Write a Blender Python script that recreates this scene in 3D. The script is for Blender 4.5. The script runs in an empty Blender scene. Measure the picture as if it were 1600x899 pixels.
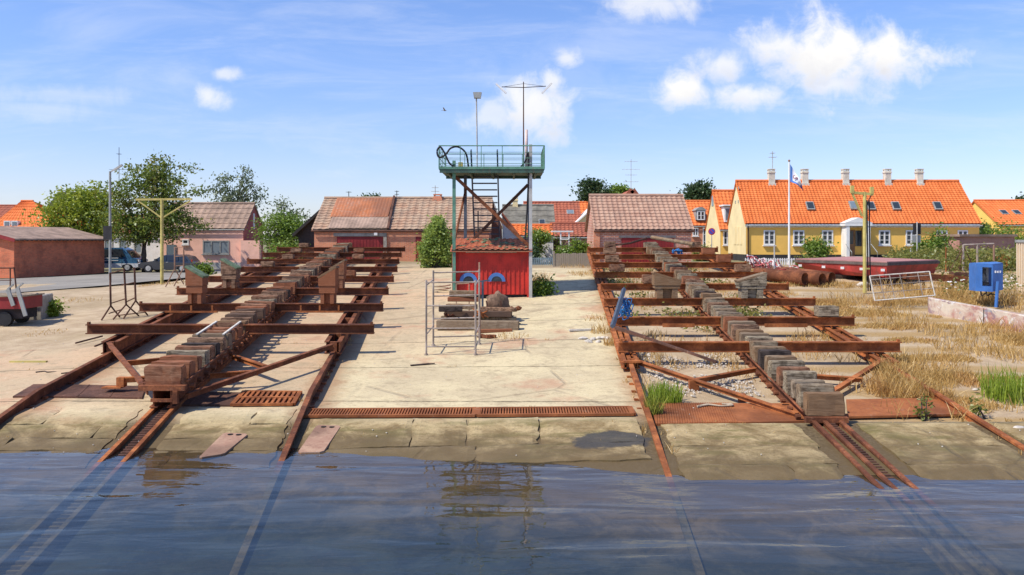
import bpy, bmesh, math, random
from mathutils import Vector, Matrix, noise
random.seed(11)
R = math.radians
S = bpy.context.scene
C = S.collection
F, CX, H0, EYE = 1300.0, 800.0, 375.0, 3.6      # lens in photo pixels, eye height above the water (z = 0)

# ---------------------------------------------------------------- camera
cd = bpy.data.cameras.new('camera'); cam = bpy.data.objects.new('camera', cd); C.objects.link(cam)
cam.location = (0, 0, EYE); cam.rotation_euler = (R(90), 0, 0)
cd.sensor_width = 36; cd.lens = 36 * F / 1600; cd.shift_y = -(899 / 2 - H0) / 1600
cd.clip_start = 0.1; cd.clip_end = 6000
S.camera = cam
# ---------------------------------------------------------------- light
SUN_EL, SUN_DIR = 52, Vector((-0.895, -0.445, 0)).normalized()
sv = Vector((SUN_DIR.x * math.cos(R(SUN_EL)), SUN_DIR.y * math.cos(R(SUN_EL)), math.sin(R(SUN_EL))))
sl = bpy.data.lights.new('sun', 'SUN'); sl.energy = 4.6; sl.angle = R(0.5); sl.color = (1, 0.93, 0.81)
so = bpy.data.objects.new('sun', sl); C.objects.link(so); so.location = (-30, -20, 40)
so.rotation_euler = (-sv).to_track_quat('-Z', 'Y').to_euler()
vs = S.view_settings
vs.view_transform = 'Standard'; vs.look = 'None'; vs.gamma = 1; vs.exposure = 0.25; vs.use_curve_mapping = False
S.cycles.max_bounces = 6; S.cycles.transparent_max_bounces = 12


# ---------------------------------------------------------------- node helpers
class NT:
    def __init__(s, tree):
        s.t = tree; s.n = tree.nodes; s.l = tree.links; s.n.clear()

    def new(s, typ, ins=None, **kw):
        nd = s.n.new(typ)
        for k, v in kw.items():
            setattr(nd, k, v)
        for k, v in (ins or {}).items():
            s.put(nd.inputs[k], v)
        return nd

    def put(s, sock, v):
        if isinstance(v, bpy.types.NodeSocket):
            s.l.new(v, sock)
        elif v is not None:
            if isinstance(v, (tuple, list)) and len(v) == 3 and sock.type == 'RGBA':
                v = (*v, 1)
            sock.default_value = v

    def m(s, op, a, b=None, c=None, clamp=False):
        nd = s.new('ShaderNodeMath', operation=op, use_clamp=clamp)
        for i, v in enumerate((a, b, c)):
            if v is not None:
                s.put(nd.inputs[i], v)
        return nd.outputs[0]

    def mix(s, f, a, b, blend='MIX'):
        nd = s.new('ShaderNodeMixRGB', blend_type=blend)
        s.put(nd.inputs[0], f); s.put(nd.inputs[1], a); s.put(nd.inputs[2], b)
        return nd.outputs[0]

    def noise(s, vec, scale, detail=4, rough=0.6, dist=0.0):
        nd = s.new('ShaderNodeTexNoise', {'Scale': scale, 'Detail': detail, 'Roughness': rough, 'Distortion': dist})
        if vec is not None:
            s.l.new(vec, nd.inputs['Vector'])
        return nd.outputs['Fac']

    def map(s, vec, scale=(1, 1, 1), loc=(0, 0, 0), rot=(0, 0, 0)):
        nd = s.new('ShaderNodeMapping', {'Scale': scale, 'Location': loc, 'Rotation': rot})
        s.l.new(vec, nd.inputs['Vector'])
        return nd.outputs[0]

    def ss(s, v, a, b, lo=0.0, hi=1.0):
        nd = s.new('ShaderNodeMapRange', {'From Min': a, 'From Max': b, 'To Min': lo, 'To Max': hi}, interpolation_type='SMOOTHSTEP')
        s.put(nd.inputs['Value'], v)
        return nd.outputs[0]

    def sep(s, vec):
        nd = s.new('ShaderNodeSeparateXYZ'); s.l.new(vec, nd.inputs[0])
        return nd.outputs

    def comb(s, x, y, z):
        nd = s.new('ShaderNodeCombineXYZ')
        for i, v in enumerate((x, y, z)):
            s.put(nd.inputs[i], v)
        return nd.outputs[0]

    def bump(s, h, strength=0.3, dist=0.02):
        return s.new('ShaderNodeBump', {'Height': h, 'Strength': strength, 'Distance': dist}).outputs[0]


def material(name):
    m = bpy.data.materials.new(name); m.use_nodes = True
    return m, NT(m.node_tree)


def finish(nt, col, rough=0.8, bump=None, metal=0.0, spec=0.3, **kw):
    b = nt.new('ShaderNodeBsdfPrincipled')
    nt.put(b.inputs['Base Color'], col); nt.put(b.inputs['Roughness'], rough)
    b.inputs['Metallic'].default_value = metal; b.inputs['Specular IOR Level'].default_value = spec
    for k, v in kw.items():
        nt.put(b.inputs[k], v)
    if bump is not None:
        nt.l.new(bump, b.inputs['Normal'])
    o = nt.new('ShaderNodeOutputMaterial'); nt.l.new(b.outputs[0], o.inputs[0])
    return b


def objc(nt):
    return nt.new('ShaderNodeTexCoord').outputs['Object']


def pos(nt):
    return nt.new('ShaderNodeNewGeometry').outputs['Position']


def paint(name, c, rough=0.55, var=0.18, scale=3.0, dirt=None, dirt_amt=0.5, bump=0.1, spec=0.35):
    """painted or plain surface with blotchy wear"""
    m, nt = material(name); p = pos(nt)
    n1 = nt.noise(p, scale, 6, 0.65); n2 = nt.noise(p, scale * 9, 3, 0.6)
    d = tuple(x * (1 - var * 1.8) for x in c); l = tuple(min(1, x * (1 + var)) for x in c)
    col = nt.mix(nt.ss(n1, 0.3, 0.7), d, l)
    col = nt.mix(nt.m('MULTIPLY', nt.ss(n2, 0.4, 0.75), var), col, tuple(x * 0.6 for x in c))
    if dirt:
        n3 = nt.noise(nt.map(p, (1, 1, 0.45)), scale * 2.3, 8, 0.72)
        col = nt.mix(nt.m('MULTIPLY', nt.ss(n3, 0.52, 0.68), dirt_amt), col, dirt)
    finish(nt, col, rough, nt.bump(n2, bump, 0.01), spec=spec)
    return m


def rust(name, a, b, c, scale=4.0, bump=0.35):
    m, nt = material(name); p = pos(nt)
    n1 = nt.noise(p, scale, 8, 0.7); n2 = nt.noise(p, scale * 6, 5, 0.7); n3 = nt.noise(p, scale * 0.35, 3, 0.5)
    col = nt.mix(nt.ss(n1, 0.35, 0.65), a, b)
    col = nt.mix(nt.m('MULTIPLY', nt.ss(n2, 0.5, 0.7), 0.7), col, c)
    col = nt.mix(nt.m('MULTIPLY', nt.ss(n3, 0.42, 0.6), 0.65), col, tuple(x * 0.5 for x in a))
    n4 = nt.noise(p, scale * 1.7, 9, 0.8, 0.6)
    col = nt.mix(nt.m('MULTIPLY', nt.ss(n4, 0.56, 0.66), 0.55), col, (0.30, 0.17, 0.105))
    col = nt.mix(nt.m('MULTIPLY', nt.ss(n4, 0.42, 0.32), 0.6), col, (0.045, 0.024, 0.018))
    col = nt.mix(nt.ss(nt.sep(p)[2], 0.02, -0.12), col, nt.mix(nt.ss(n1, 0.4, 0.6), (0.075, 0.07, 0.042), (0.16, 0.14, 0.085)))   # silted below the water
    finish(nt, col, 0.85, nt.bump(n2, bump, 0.012), spec=0.25)
    return m


def timber(name, a, b, c, axis=0, scale=3.0):
    m, nt = material(name)
    sc = [22.0, 22.0, 22.0]; sc[axis] = 1.6
    p = pos(nt); g = nt.noise(nt.map(p, tuple(sc)), scale * 0.5, 6, 0.7)
    n = nt.noise(p, 2.2, 5, 0.65)
    oi = nt.new('ShaderNodeObjectInfo').outputs['Random']
    col = nt.mix(nt.ss(g, 0.32, 0.62), b, a)
    n5 = nt.noise(p, 6.5, 5, 0.7)
    col = nt.mix(nt.m('MULTIPLY', nt.ss(n5, 0.48, 0.62), 0.6), col, tuple(x * 0.45 for x in b))
    col = nt.mix(nt.m('MULTIPLY', oi, 0.35), col, tuple(x * 0.7 for x in c))
    col = nt.mix(nt.m('MULTIPLY', nt.ss(nt.m('ADD', nt.m('MULTIPLY', n, 0.6), nt.m('MULTIPLY', oi, 0.5)), 0.42, 0.72), 0.85), col, c)
    finish(nt, col, 0.9, nt.bump(g, 0.6, 0.02), spec=0.15)
    return m


def wallvec(nt):
    """along-wall, up coordinates for upright walls of any heading"""
    tc = nt.new('ShaderNodeTexCoord'); o = nt.sep(tc.outputs['Object']); nrm = nt.sep(nt.new('ShaderNodeNewGeometry').outputs['True Normal'])
    f = nt.m('GREATER_THAN', nt.m('ABSOLUTE', nrm[0]), nt.m('ABSOLUTE', nrm[1]))
    u = nt.m('ADD', nt.m('MULTIPLY', o[0], nt.m('SUBTRACT', 1.0, f)), nt.m('MULTIPLY', o[1], f))
    return nt.comb(u, o[2], 0.0)


def brick(name, a, b, mortar, bw=0.24, bh=0.075, msize=0.012, stain=(0.1, 0.05, 0.04), stain_amt=0.5):
    m, nt = material(name); v = wallvec(nt); p = pos(nt)
    t = nt.new('ShaderNodeTexBrick', {'Color1': a, 'Color2': b, 'Mortar': mortar, 'Scale': 1.0, 'Mortar Size': msize, 'Mortar Smooth': 0.2,
                                     'Bias': 0.0, 'Brick Width': bw, 'Row Height': bh})
    nt.l.new(v, t.inputs['Vector'])
    n = nt.noise(p, 0.9, 6, 0.7); n2 = nt.noise(p, 7, 4, 0.7)
    col = nt.mix(nt.m('MULTIPLY', nt.ss(n, 0.42, 0.7), stain_amt), t.outputs['Color'], stain)
    col = nt.mix(nt.m('MULTIPLY', nt.ss(n2, 0.45, 0.75), 0.35), col, tuple(min(1, x * 1.5) for x in b))
    finish(nt, col, 0.9, nt.bump(t.outputs['Fac'], -0.4, 0.01), spec=0.2)
    return m


def tiles(name, a, b, c=None, lichen=None, amt=0.5, pitch=0.22, row=0.33):
    """roof tiles: each tile its own shade, on a mesh that carries the relief"""
    m, nt = material(name); o = nt.sep(objc(nt)); p = pos(nt)
    ix = nt.m('FLOOR', nt.m('DIVIDE', o[0], pitch)); iz = nt.m('FLOOR', nt.m('DIVIDE', o[2], row))
    w = nt.new('ShaderNodeTexWhiteNoise', noise_dimensions='2D'); nt.l.new(nt.comb(ix, iz, 0.0), w.inputs['Vector'])
    col = nt.mix(w.outputs['Value'], a, b)
    n = nt.noise(p, 0.8, 7, 0.7); n2 = nt.noise(p, 6, 5, 0.7)
    if c:
        col = nt.mix(nt.m('MULTIPLY', nt.ss(n, 0.42, 0.66), amt), col, c)
    if lichen:
        col = nt.mix(nt.m('MULTIPLY', nt.ss(n2, 0.55, 0.7), 0.7), col, lichen)
    finish(nt, col, 0.85, nt.bump(n2, 0.2, 0.01), spec=0.2)
    return m


def leafmat(name, a, b, c=None, trans=0.42):
    m, nt = material(name); p = pos(nt)
    at = nt.new('ShaderNodeAttribute', attribute_name='tone').outputs['Fac']
    n = nt.noise(p, 0.9, 3, 0.5)
    col = nt.mix(at, a, b)
    if c:
        col = nt.mix(nt.m('MULTIPLY', nt.ss(n, 0.5, 0.7), 0.6), col, c)
    d = nt.new('ShaderNodeBsdfDiffuse'); nt.put(d.inputs[0], col)
    t = nt.new('ShaderNodeBsdfTranslucent'); nt.put(t.inputs[0], nt.mix(0.5, col, b))
    g = nt.new('ShaderNodeBsdfGlossy', {'Roughness': 0.45, 'Color': (0.6, 0.65, 0.6)})
    x = nt.new('ShaderNodeMixShader', {0: trans}); nt.l.new(d.outputs[0], x.inputs[1]); nt.l.new(t.outputs[0], x.inputs[2])
    y = nt.new('ShaderNodeMixShader', {0: 0.05}); nt.l.new(x.outputs[0], y.inputs[1]); nt.l.new(g.outputs[0], y.inputs[2])
    o = nt.new('ShaderNodeOutputMaterial'); nt.l.new(y.outputs[0], o.inputs[0])
    return m


# ---------------------------------------------------------------- sky
def make_world():
    w = bpy.data.worlds.new('World'); S.world = w; w.use_nodes = True
    nt = NT(w.node_tree)
    sky = nt.new('ShaderNodeTexSky', sky_type='NISHITA', sun_disc=False, sun_elevation=R(SUN_EL),
                 sun_rotation=math.atan2(SUN_DIR.x, SUN_DIR.y), air_density=1.0, dust_density=0.4, ozone_density=2.0)
    d = nt.new('ShaderNodeTexCoord').outputs['Generated']
    x, y, z = nt.sep(d)[:3]
    yy = nt.m('MAXIMUM', y, 0.05)
    u = nt.m('DIVIDE', x, yy); v = nt.m('DIVIDE', z, yy)
    uv = nt.comb(u, v, 0.0)
    tint = nt.mix(nt.ss(z, 0.0, 0.30), (0.83, 0.835, 1.06), (0.82, 0.93, 1.24))
    base = nt.mix(1.0, sky.outputs[0], tint, 'MULTIPLY')
    front = nt.ss(y, 0.1, 0.3)
    # cumulus: soft ellipses in sky directions broken up by noise
    nA = nt.noise(uv, 26, 8, 0.62, 0.3); nB = nt.noise(uv, 9, 5, 0.6)
    brk = nt.m('ADD', nt.m('MULTIPLY', nt.m('SUBTRACT', nA, 0.5), 2.3), nt.m('MULTIPLY', nt.m('SUBTRACT', nB, 0.5), 1.3))
    puffs = [(1290, 88, 120, 70, 1), (1385, 88, 105, 40, 1), (1220, 75, 60, 42, 0.9), (1300, 130, 75, 26, 0.8), (1062, 142, 44, 30, 1), (1130, 102, 50, 28, 0.8),
             (1180, 150, 58, 24, 0.85), (835, 168, 68, 58, 0.9), (862, 130, 28, 30, 0.8), (775, 180, 50, 34, 0.6), (885, 90, 26, 20, 0.7),
             (325, 152, 27, 21, 0.72), (350, 116, 26, 11, 0.6), (1030, 6, 80, 28, 0.7), (110, 150, 130, 16, 0.22), (60, 175, 90, 20, 0.2), (860, 120, 150, 40, 0.1)]
    dens = None; shade = None
    for (px, py, rx, ry, a) in puffs:
        cu, cv = (px - CX) / F, (H0 - py) / F
        du = nt.m('DIVIDE', nt.m('SUBTRACT', u, cu), rx / F); dv = nt.m('DIVIDE', nt.m('SUBTRACT', v, cv), ry / F)
        r = nt.m('SQRT', nt.m('ADD', nt.m('MULTIPLY', du, du), nt.m('MULTIPLY', dv, dv)))
        k = nt.m('MULTIPLY', nt.ss(nt.m('ADD', nt.m('SUBTRACT', 1.28, r), brk), 0.0, 1.15), a)
        dens = k if dens is None else nt.m('MAXIMUM', dens, k)
        if a >= 0.75:
            g = nt.m('MULTIPLY', k, nt.ss(dv, 0.5, -0.9))
            shade = g if shade is None else nt.m('MAXIMUM', shade, g)
    # thin cirrus
    cu = nt.noise(nt.map(uv, (2.2, 9.0, 1), rot=(0, 0, R(-14))), 1.6, 7, 0.62, 0.7)
    cir = nt.m('MULTIPLY', nt.ss(cu, 0.42, 0.8), 0.34)
    cu2 = nt.noise(nt.map(uv, (2.4, 16.0, 1), rot=(0, 0, R(5)), loc=(3, 1, 0)), 1.5, 7, 0.65, 0.5)
    cir = nt.m('MAXIMUM', cir, nt.m('MULTIPLY', nt.ss(cu2, 0.44, 0.8), 0.32))
    haze = nt.ss(z, 0.14, 0.0, 0.0, 0.14)
    white = nt.mix(nt.m('MULTIPLY', shade, nt.ss(nA, 0.25, 0.7)), (6.6, 6.5, 6.35), (4.9, 4.95, 5.35))
    col = nt.mix(nt.m('MULTIPLY', nt.m('MAXIMUM', cir, haze), front), base, (5.6, 5.9, 6.8))
    col = nt.mix(nt.m('MULTIPLY', dens, front), col, white)
    bg = nt.new('ShaderNodeBackground', {'Color': col, 'Strength': 0.135})
    o = nt.new('ShaderNodeOutputWorld'); nt.l.new(bg.outputs[0], o.inputs[0])


make_world()


# ---------------------------------------------------------------- coordinates
def X(px, Y): return (px - CX) * Y / F
def Z(py, Y): return EYE - (py - H0) * Y / F
def P(px, py, Y): return Vector((X(px, Y), Y, Z(py, Y)))
def lerp(a, b, t): return a + (b - a) * t
def cl(t): return max(0.0, min(1.0, t))
def xl(Y): return -0.1002 * Y - 5.15           # centre line of the left slip
def xr(Y): return 0.0582 * Y + 4.90            # centre line of the right slip


def adjL(Y): return -0.075 * max(0.0, 16 - Y)     # the slips bend as they enter the water
def adjR(Y): return 0.0289 * max(0.0, 17 - Y) - 0.078 * max(0.0, 12.9 - Y)


def GZ(x, Y):
    L, Rr, FL = 0.0659 * Y - 0.84 + adjL(Y), 0.0889 * Y - 1.25 + adjR(Y), 0.053 * Y - 0.79 + adjL(Y)
    a, b = xl(Y) + 3.2, xr(Y) - 3.4
    if x < xl(Y) - 3.2:
        t = cl((xl(Y) - 3.2 - x) / 5); z = lerp(L, FL, t)
    elif x < a: z = L
    elif x < b: z = lerp(L, Rr, (x - a) / (b - a))
    else: z = Rr
    if x < -14: c = lerp(2.3, 1.2, cl((-14 - x) / 5))
    elif x < -7: c = 2.3
    elif x < 0: c = lerp(2.3, 2.1, (x + 7) / 7)
    else: c = 2.1
    k = 0.25
    d = cl(0.5 + 0.5 * (c - z) / k)
    z = lerp(c, z, d) - k * d * (1 - d)
    return max(z, -2.2)


def og(px, py):
    """the point of the ground seen at a photo pixel"""
    lo, hi = 6.0, 95.0
    for Y in [6 + 0.25 * i for i in range(360)]:
        if Z(py, Y) <= GZ(X(px, Y), Y):
            hi = Y; lo = Y - 0.25; break
    for _ in range(24):
        m = (lo + hi) / 2
        if Z(py, m) <= GZ(X(px, m), m): hi = m
        else: lo = m
    return Vector((X(px, hi), hi, GZ(X(px, hi), hi)))


# ---------------------------------------------------------------- mesh builder
class MB:
    def __init__(s): s.v = []; s.f = []; s.mi = []; s.cur = 0

    def add(s, vs, fs):
        o = len(s.v); s.v += [Vector(p) for p in vs]
        for f in fs:
            s.f.append([i + o for i in f]); s.mi.append(s.cur)
        return s

    def box(s, c, d, rz=0, rx=0, ry=0):
        M = Matrix.Rotation(rz, 3, 'Z') @ Matrix.Rotation(ry, 3, 'Y') @ Matrix.Rotation(rx, 3, 'X')
        c = Vector(c); a = [(-1, -1, -1), (1, -1, -1), (1, 1, -1), (-1, 1, -1), (-1, -1, 1), (1, -1, 1), (1, 1, 1), (-1, 1, 1)]
        return s.add([c + M @ Vector((p[0] * d[0] / 2, p[1] * d[1] / 2, p[2] * d[2] / 2)) for p in a],
                     [(3, 2, 1, 0), (4, 5, 6, 7), (0, 1, 5, 4), (1, 2, 6, 5), (2, 3, 7, 6), (3, 0, 4, 7)])

    def bar(s, p0, p1, w, h, up=(0, 0, 1)):
        p0, p1, up = Vector(p0), Vector(p1), Vector(up)
        d = (p1 - p0).normalized(); sd = d.cross(up)
        if sd.length < 1e-4: sd = d.cross(Vector((0, 1, 0)))
        sd.normalize(); u = sd.cross(d)
        vs = [p + sd * (a * w / 2) + u * (b * h / 2) for p in (p0, p1) for a, b in ((-1, -1), (1, -1), (1, 1), (-1, 1))]
        return s.add(vs, [(0, 1, 2, 3), (7, 6, 5, 4), (0, 4, 5, 1), (1, 5, 6, 2), (2, 6, 7, 3), (3, 7, 4, 0)])

    def ibeam(s, p0, p1, w, h, t=0.03):
        p0, p1 = Vector(p0), Vector(p1); u = Vector((0, 0, 1)) * (h / 2 - t / 2)
        s.bar(p0 + u, p1 + u, w, t); s.bar(p0 - u, p1 - u, w, t)
        return s.bar(p0, p1, t, h - 2 * t - 0.002)

    def tube(s, pts, r, n=8, r1=None):
        pts = [Vector(p) for p in pts]; rings = []
        for i, p in enumerate(pts):
            d = (pts[min(i + 1, len(pts) - 1)] - pts[max(i - 1, 0)]).normalized()
            a = d.cross(Vector((0, 0, 1)))
            if a.length < 1e-3: a = d.cross(Vector((0, 1, 0)))
            a.normalize(); b = a.cross(d)
            rr = r if r1 is None else lerp(r, r1, i / (len(pts) - 1))
            rings.append([p + a * math.cos(k * 2 * math.pi / n) * rr + b * math.sin(k * 2 * math.pi / n) * rr for k in range(n)])
        vs = [p for g in rings for p in g]; fs = []
        for i in range(len(pts) - 1):
            for k in range(n):
                fs.append((i * n + k, i * n + (k + 1) % n, (i + 1) * n + (k + 1) % n, (i + 1) * n + k))
        fs.append(tuple(range(n - 1, -1, -1))); fs.append(tuple(range((len(pts) - 1) * n, len(pts) * n)))
        return s.add(vs, fs)

    def prism(s, poly, ext):
        """closed polygon swept by a vector"""
        n = len(poly); e = Vector(ext); poly = [Vector(p) for p in poly]
        fs = [tuple(range(n - 1, -1, -1)), tuple(range(n, 2 * n))] + [(i, (i + 1) % n, n + (i + 1) % n, n + i) for i in range(n)]
        return s.add(poly + [p + e for p in poly], fs)

    def blob(s, c, r, seed=0, amp=0.25, n=7):
        c = Vector(c); vs = []; fs = []
        for i in range(n + 1):
            for k in range(2 * n):
                a, b = math.pi * i / n, math.pi * k / n
                q = Vector((math.sin(a) * math.cos(b), math.sin(a) * math.sin(b), math.cos(a)))
                f = 1 + amp * noise.noise(q * 2.2 + Vector((seed * 3.1, seed, 0)))
                vs.append(c + Vector((q.x * r[0], q.y * r[1], q.z * r[2])) * f)
        for i in range(n):
            for k in range(2 * n):
                fs.append((i * 2 * n + k, i * 2 * n + (k + 1) % (2 * n), (i + 1) * 2 * n + (k + 1) % (2 * n), (i + 1) * 2 * n + k))
        return s.add(vs, fs)

    def build(s, name, mat, parent=None, smooth=False, shift=None, bevel=0):
        me = bpy.data.meshes.new(name)
        o = bpy.data.objects.new(name, me)
        off = Vector((0, 0, 0))
        if parent is not None:
            q = parent
            while q is not None: off += q.location; q = q.parent
        loc = shift if shift is not None else Vector((0, 0, 0))
        me.from_pydata([tuple(p - off - loc) for p in s.v], [], s.f)
        for mm in (mat if isinstance(mat, (list, tuple)) else [mat]): me.materials.append(mm)
        if isinstance(mat, (list, tuple)):
            for pl, i in zip(me.polygons, s.mi): pl.material_index = i
        bm = bmesh.new(); bm.from_mesh(me)
        bmesh.ops.recalc_face_normals(bm, faces=bm.faces)
        if bevel:
            bmesh.ops.bevel(bm, geom=list(bm.edges), offset=bevel, segments=1, affect='EDGES')
        bm.to_mesh(me); bm.free()
        if smooth:
            for pl in me.polygons: pl.use_smooth = True
        me.update(); C.objects.link(o); o.location = loc
        if parent is not None: o.parent = parent
        return o


def thing(name, label, cat, loc, group=None):
    o = bpy.data.objects.new(name, None); C.objects.link(o); o.location = loc; o.empty_display_size = 0.2
    return tag(o, label, cat, group)


def tag(o, label, cat, group=None, kind=None):
    o['label'] = label; o['category'] = cat
    if group: o['group'] = group
    if kind: o['kind'] = kind
    return o


def structure(o): o['kind'] = 'structure'; return o


def solo(mb, name, mat, label, cat, group=None, smooth=False, bevel=0, base=None, kind=None):
    """a thing that is one mesh, its origin at its base"""
    if base is None:
        xs = [p.x for p in mb.v]; ys = [p.y for p in mb.v]; zs = [p.z for p in mb.v]
        base = Vector(((min(xs) + max(xs)) / 2, (min(ys) + max(ys)) / 2, min(zs)))
    return tag(mb.build(name, mat, None, smooth, base, bevel), label, cat, group, kind)


# ---------------------------------------------------------------- materials
M = {}
M['rust'] = rust('rust_dark', (0.125, 0.042, 0.021), (0.265, 0.09, 0.038), (0.43, 0.165, 0.06))
M['rust_o'] = rust('rust_orange', (0.25, 0.075, 0.024), (0.48, 0.165, 0.05), (0.12, 0.045, 0.022))
M['rust_b'] = rust('rust_brown', (0.085, 0.042, 0.030), (0.14, 0.065, 0.042), (0.22, 0.10, 0.06))
M['rust_plate'] = rust('rust_plate', (0.26, 0.085, 0.030), (0.36, 0.125, 0.042), (0.17, 0.055, 0.026), 2.0, 0.2)
M['rust_pale'] = rust('rust_pale', (0.33, 0.19, 0.13), (0.42, 0.27, 0.18), (0.25, 0.12, 0.08), 2.5, 0.15)
M['iron'] = rust('dark_iron', (0.03, 0.028, 0.03), (0.06, 0.05, 0.05), (0.14, 0.07, 0.05))
M['scaff'] = rust('scaffold_pipe', (0.30, 0.25, 0.21), (0.42, 0.36, 0.31), (0.26, 0.12, 0.07), 5.0, 0.1)
M['wood_grey'] = timber('weathered_timber', (0.38, 0.315, 0.22), (0.075, 0.053, 0.033), (0.20, 0.115, 0.06))
M['wood_red'] = timber('rust_stained_timber', (0.34, 0.21, 0.13), (0.075, 0.04, 0.026), (0.26, 0.095, 0.045))
M['wood_y'] = timber('timber_beam', (0.38, 0.31, 0.22), (0.17, 0.12, 0.08), (0.2, 0.14, 0.09))
M['wood_dark'] = timber('tarred_timber', (0.085, 0.065, 0.055), (0.03, 0.024, 0.022), (0.13, 0.08, 0.055))
M['wood_white'] = paint('worn_white_board', (0.62, 0.58, 0.50), 0.8, 0.15, 6, (0.25, 0.16, 0.11), 0.6)
M['fence_wood'] = timber('fence_board', (0.36, 0.31, 0.25), (0.24, 0.19, 0.15), (0.30, 0.25, 0.19), 2)
M['fence_blue'] = paint('blue_grey_pickets', (0.20, 0.27, 0.30), 0.8, 0.2)
M['brick'] = brick('red_brick', (0.72, 0.25, 0.115), (0.58, 0.175, 0.085), (0.5, 0.35, 0.24))
M['brick_dark'] = brick('garage_brick', (0.70, 0.18, 0.08), (0.55, 0.135, 0.065), (0.38, 0.23, 0.15))
M['brick_brown'] = brick('brown_brick', (0.22, 0.085, 0.06), (0.16, 0.06, 0.045), (0.2, 0.13, 0.1))
M['brick_big'] = brick('boathouse_brick', (0.54, 0.20, 0.13), (0.42, 0.15, 0.10), (0.60, 0.44, 0.34), 0.26, 0.1, 0.02)
M['brick_pink'] = brick('shed_brick', (0.44, 0.20, 0.14), (0.36, 0.15, 0.11), (0.45, 0.33, 0.27))
M['pink'] = paint('pink_plaster', (0.92, 0.53, 0.40), 0.9, 0.06, 1.5)
M['pink_shaded'] = paint('shaded_pink_plaster', (0.36, 0.10, 0.085), 0.9, 0.08, 1.5)  # the pink plaster in shade, darkened in its colour
M['yellow'] = paint('yellow_plaster', (0.88, 0.53, 0.125), 0.9, 0.05, 0.9, (0.7, 0.45, 0.15), 0.25)
M['cream'] = paint('cream_plaster', (0.78, 0.63, 0.34), 0.9, 0.06, 0.9)
M['white'] = paint('white_paint', (0.76, 0.75, 0.72), 0.6, 0.05, 2.0, (0.5, 0.46, 0.4), 0.25)
M['chim'] = paint('limewashed_chimney', (0.66, 0.61, 0.50), 0.9, 0.12, 3, (0.4, 0.34, 0.27), 0.5)
M['plinth'] = paint('black_plinth', (0.035, 0.033, 0.035), 0.85, 0.2)
M['grey'] = paint('grey_paint', (0.30, 0.305, 0.285), 0.6, 0.12)
M['galv'] = paint('galvanised', (0.44, 0.43, 0.40), 0.5, 0.12)
M['tile_orange'] = tiles('orange_pantiles', (0.64, 0.165, 0.045), (0.74, 0.215, 0.065), (0.52, 0.13, 0.04), None, 0.4)
M['tile_old'] = tiles('weathered_tiles', (0.40, 0.29, 0.20), (0.30, 0.20, 0.14), (0.42, 0.22, 0.13), (0.50, 0.44, 0.32), 0.5, 0.4, 0.3)
M['tile_pink'] = tiles('faded_tiles', (0.43, 0.27, 0.19), (0.35, 0.20, 0.14), (0.30, 0.2, 0.15), (0.50, 0.40, 0.30), 0.5, 0.4, 0.3)
M['tile_red'] = tiles('red_brown_tiles', (0.40, 0.125, 0.07), (0.30, 0.09, 0.055), (0.24, 0.1, 0.07), None, 0.5)
M['sheet_rust'] = rust('rusted_roof_sheet', (0.36, 0.15, 0.085), (0.44, 0.15, 0.06), (0.40, 0.27, 0.2), 0.9, 0.1)
M['fibre'] = paint('fibre_cement', (0.34, 0.235, 0.175), 0.9, 0.2, 1.2, (0.16, 0.12, 0.1), 0.5)
M['slate'] = paint('grey_roof', (0.19, 0.175, 0.14), 0.9, 0.2, 1.0, (0.10, 0.10, 0.075), 0.6)
M['tar'] = paint('dark_roof', (0.03, 0.028, 0.027), 0.85, 0.2)
M['door_red'] = paint('oxide_red_door', (0.25, 0.022, 0.022), 0.6, 0.15, 2)
M['shed_red'] = paint('bright_red_boards', (0.54, 0.036, 0.022), 0.6, 0.16, 1.6, (0.26, 0.035, 0.025), 0.75)
M['blue_arch'] = paint('blue_paint', (0.07, 0.17, 0.42), 0.5, 0.1)
M['green'] = paint('green_paint', (0.11, 0.25, 0.175), 0.6, 0.18, 3, (0.2, 0.12, 0.08), 0.45)
M['green_d'] = paint('dark_green_steel', (0.05, 0.10, 0.075), 0.6, 0.2, 3, (0.12, 0.06, 0.04), 0.5)
M['bluegrey'] = paint('blue_grey_steel', (0.07, 0.09, 0.12), 0.6, 0.2)
M['yellowpole'] = paint('yellow_green_paint', (0.50, 0.42, 0.13), 0.6, 0.15, 3, (0.3, 0.2, 0.08), 0.4)
M['cab_blue'] = paint('cabinet_blue', (0.055, 0.17, 0.46), 0.45, 0.12, 2, (0.12, 0.14, 0.2), 0.3)
M['rope_blue'] = paint('blue_rope', (0.03, 0.16, 0.40), 0.8, 0.2, 8)
M['rope'] = paint('pale_rope', (0.42, 0.34, 0.24), 0.9, 0.2, 8)
M['rubber'] = paint('black_rubber', (0.018, 0.018, 0.02), 0.6, 0.2)
M['barge_red'] = paint('barge_red', (0.43, 0.05, 0.04), 0.6, 0.22, 1.6, (0.20, 0.06, 0.045), 0.7)
M['barge_deck'] = paint('barge_deck', (0.42, 0.20, 0.18), 0.85, 0.15, 1.6, (0.3, 0.2, 0.17), 0.5)
M['barge_edge'] = paint('barge_edge', (0.13, 0.10, 0.085), 0.9, 0.2, 4)
M['concrete'] = paint('concrete_block', (0.36, 0.32, 0.26), 0.9, 0.18, 3, (0.2, 0.16, 0.12), 0.6, 0.3)
M['stone'] = paint('pale_stone', (0.55, 0.5, 0.43), 0.9, 0.18, 3)
M['beige'] = paint('beige_sheet', (0.62, 0.49, 0.34), 0.55, 0.05, 1)
M['dark'] = paint('hole_shade', (0.012, 0.010, 0.009), 0.95, 0.2)  # near-black colour standing for shade below grates and in bolt holes
M['moss'] = paint('moss_green_pad', (0.13, 0.19, 0.11), 0.9, 0.3, 5, (0.25, 0.2, 0.13), 0.5)
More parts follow.
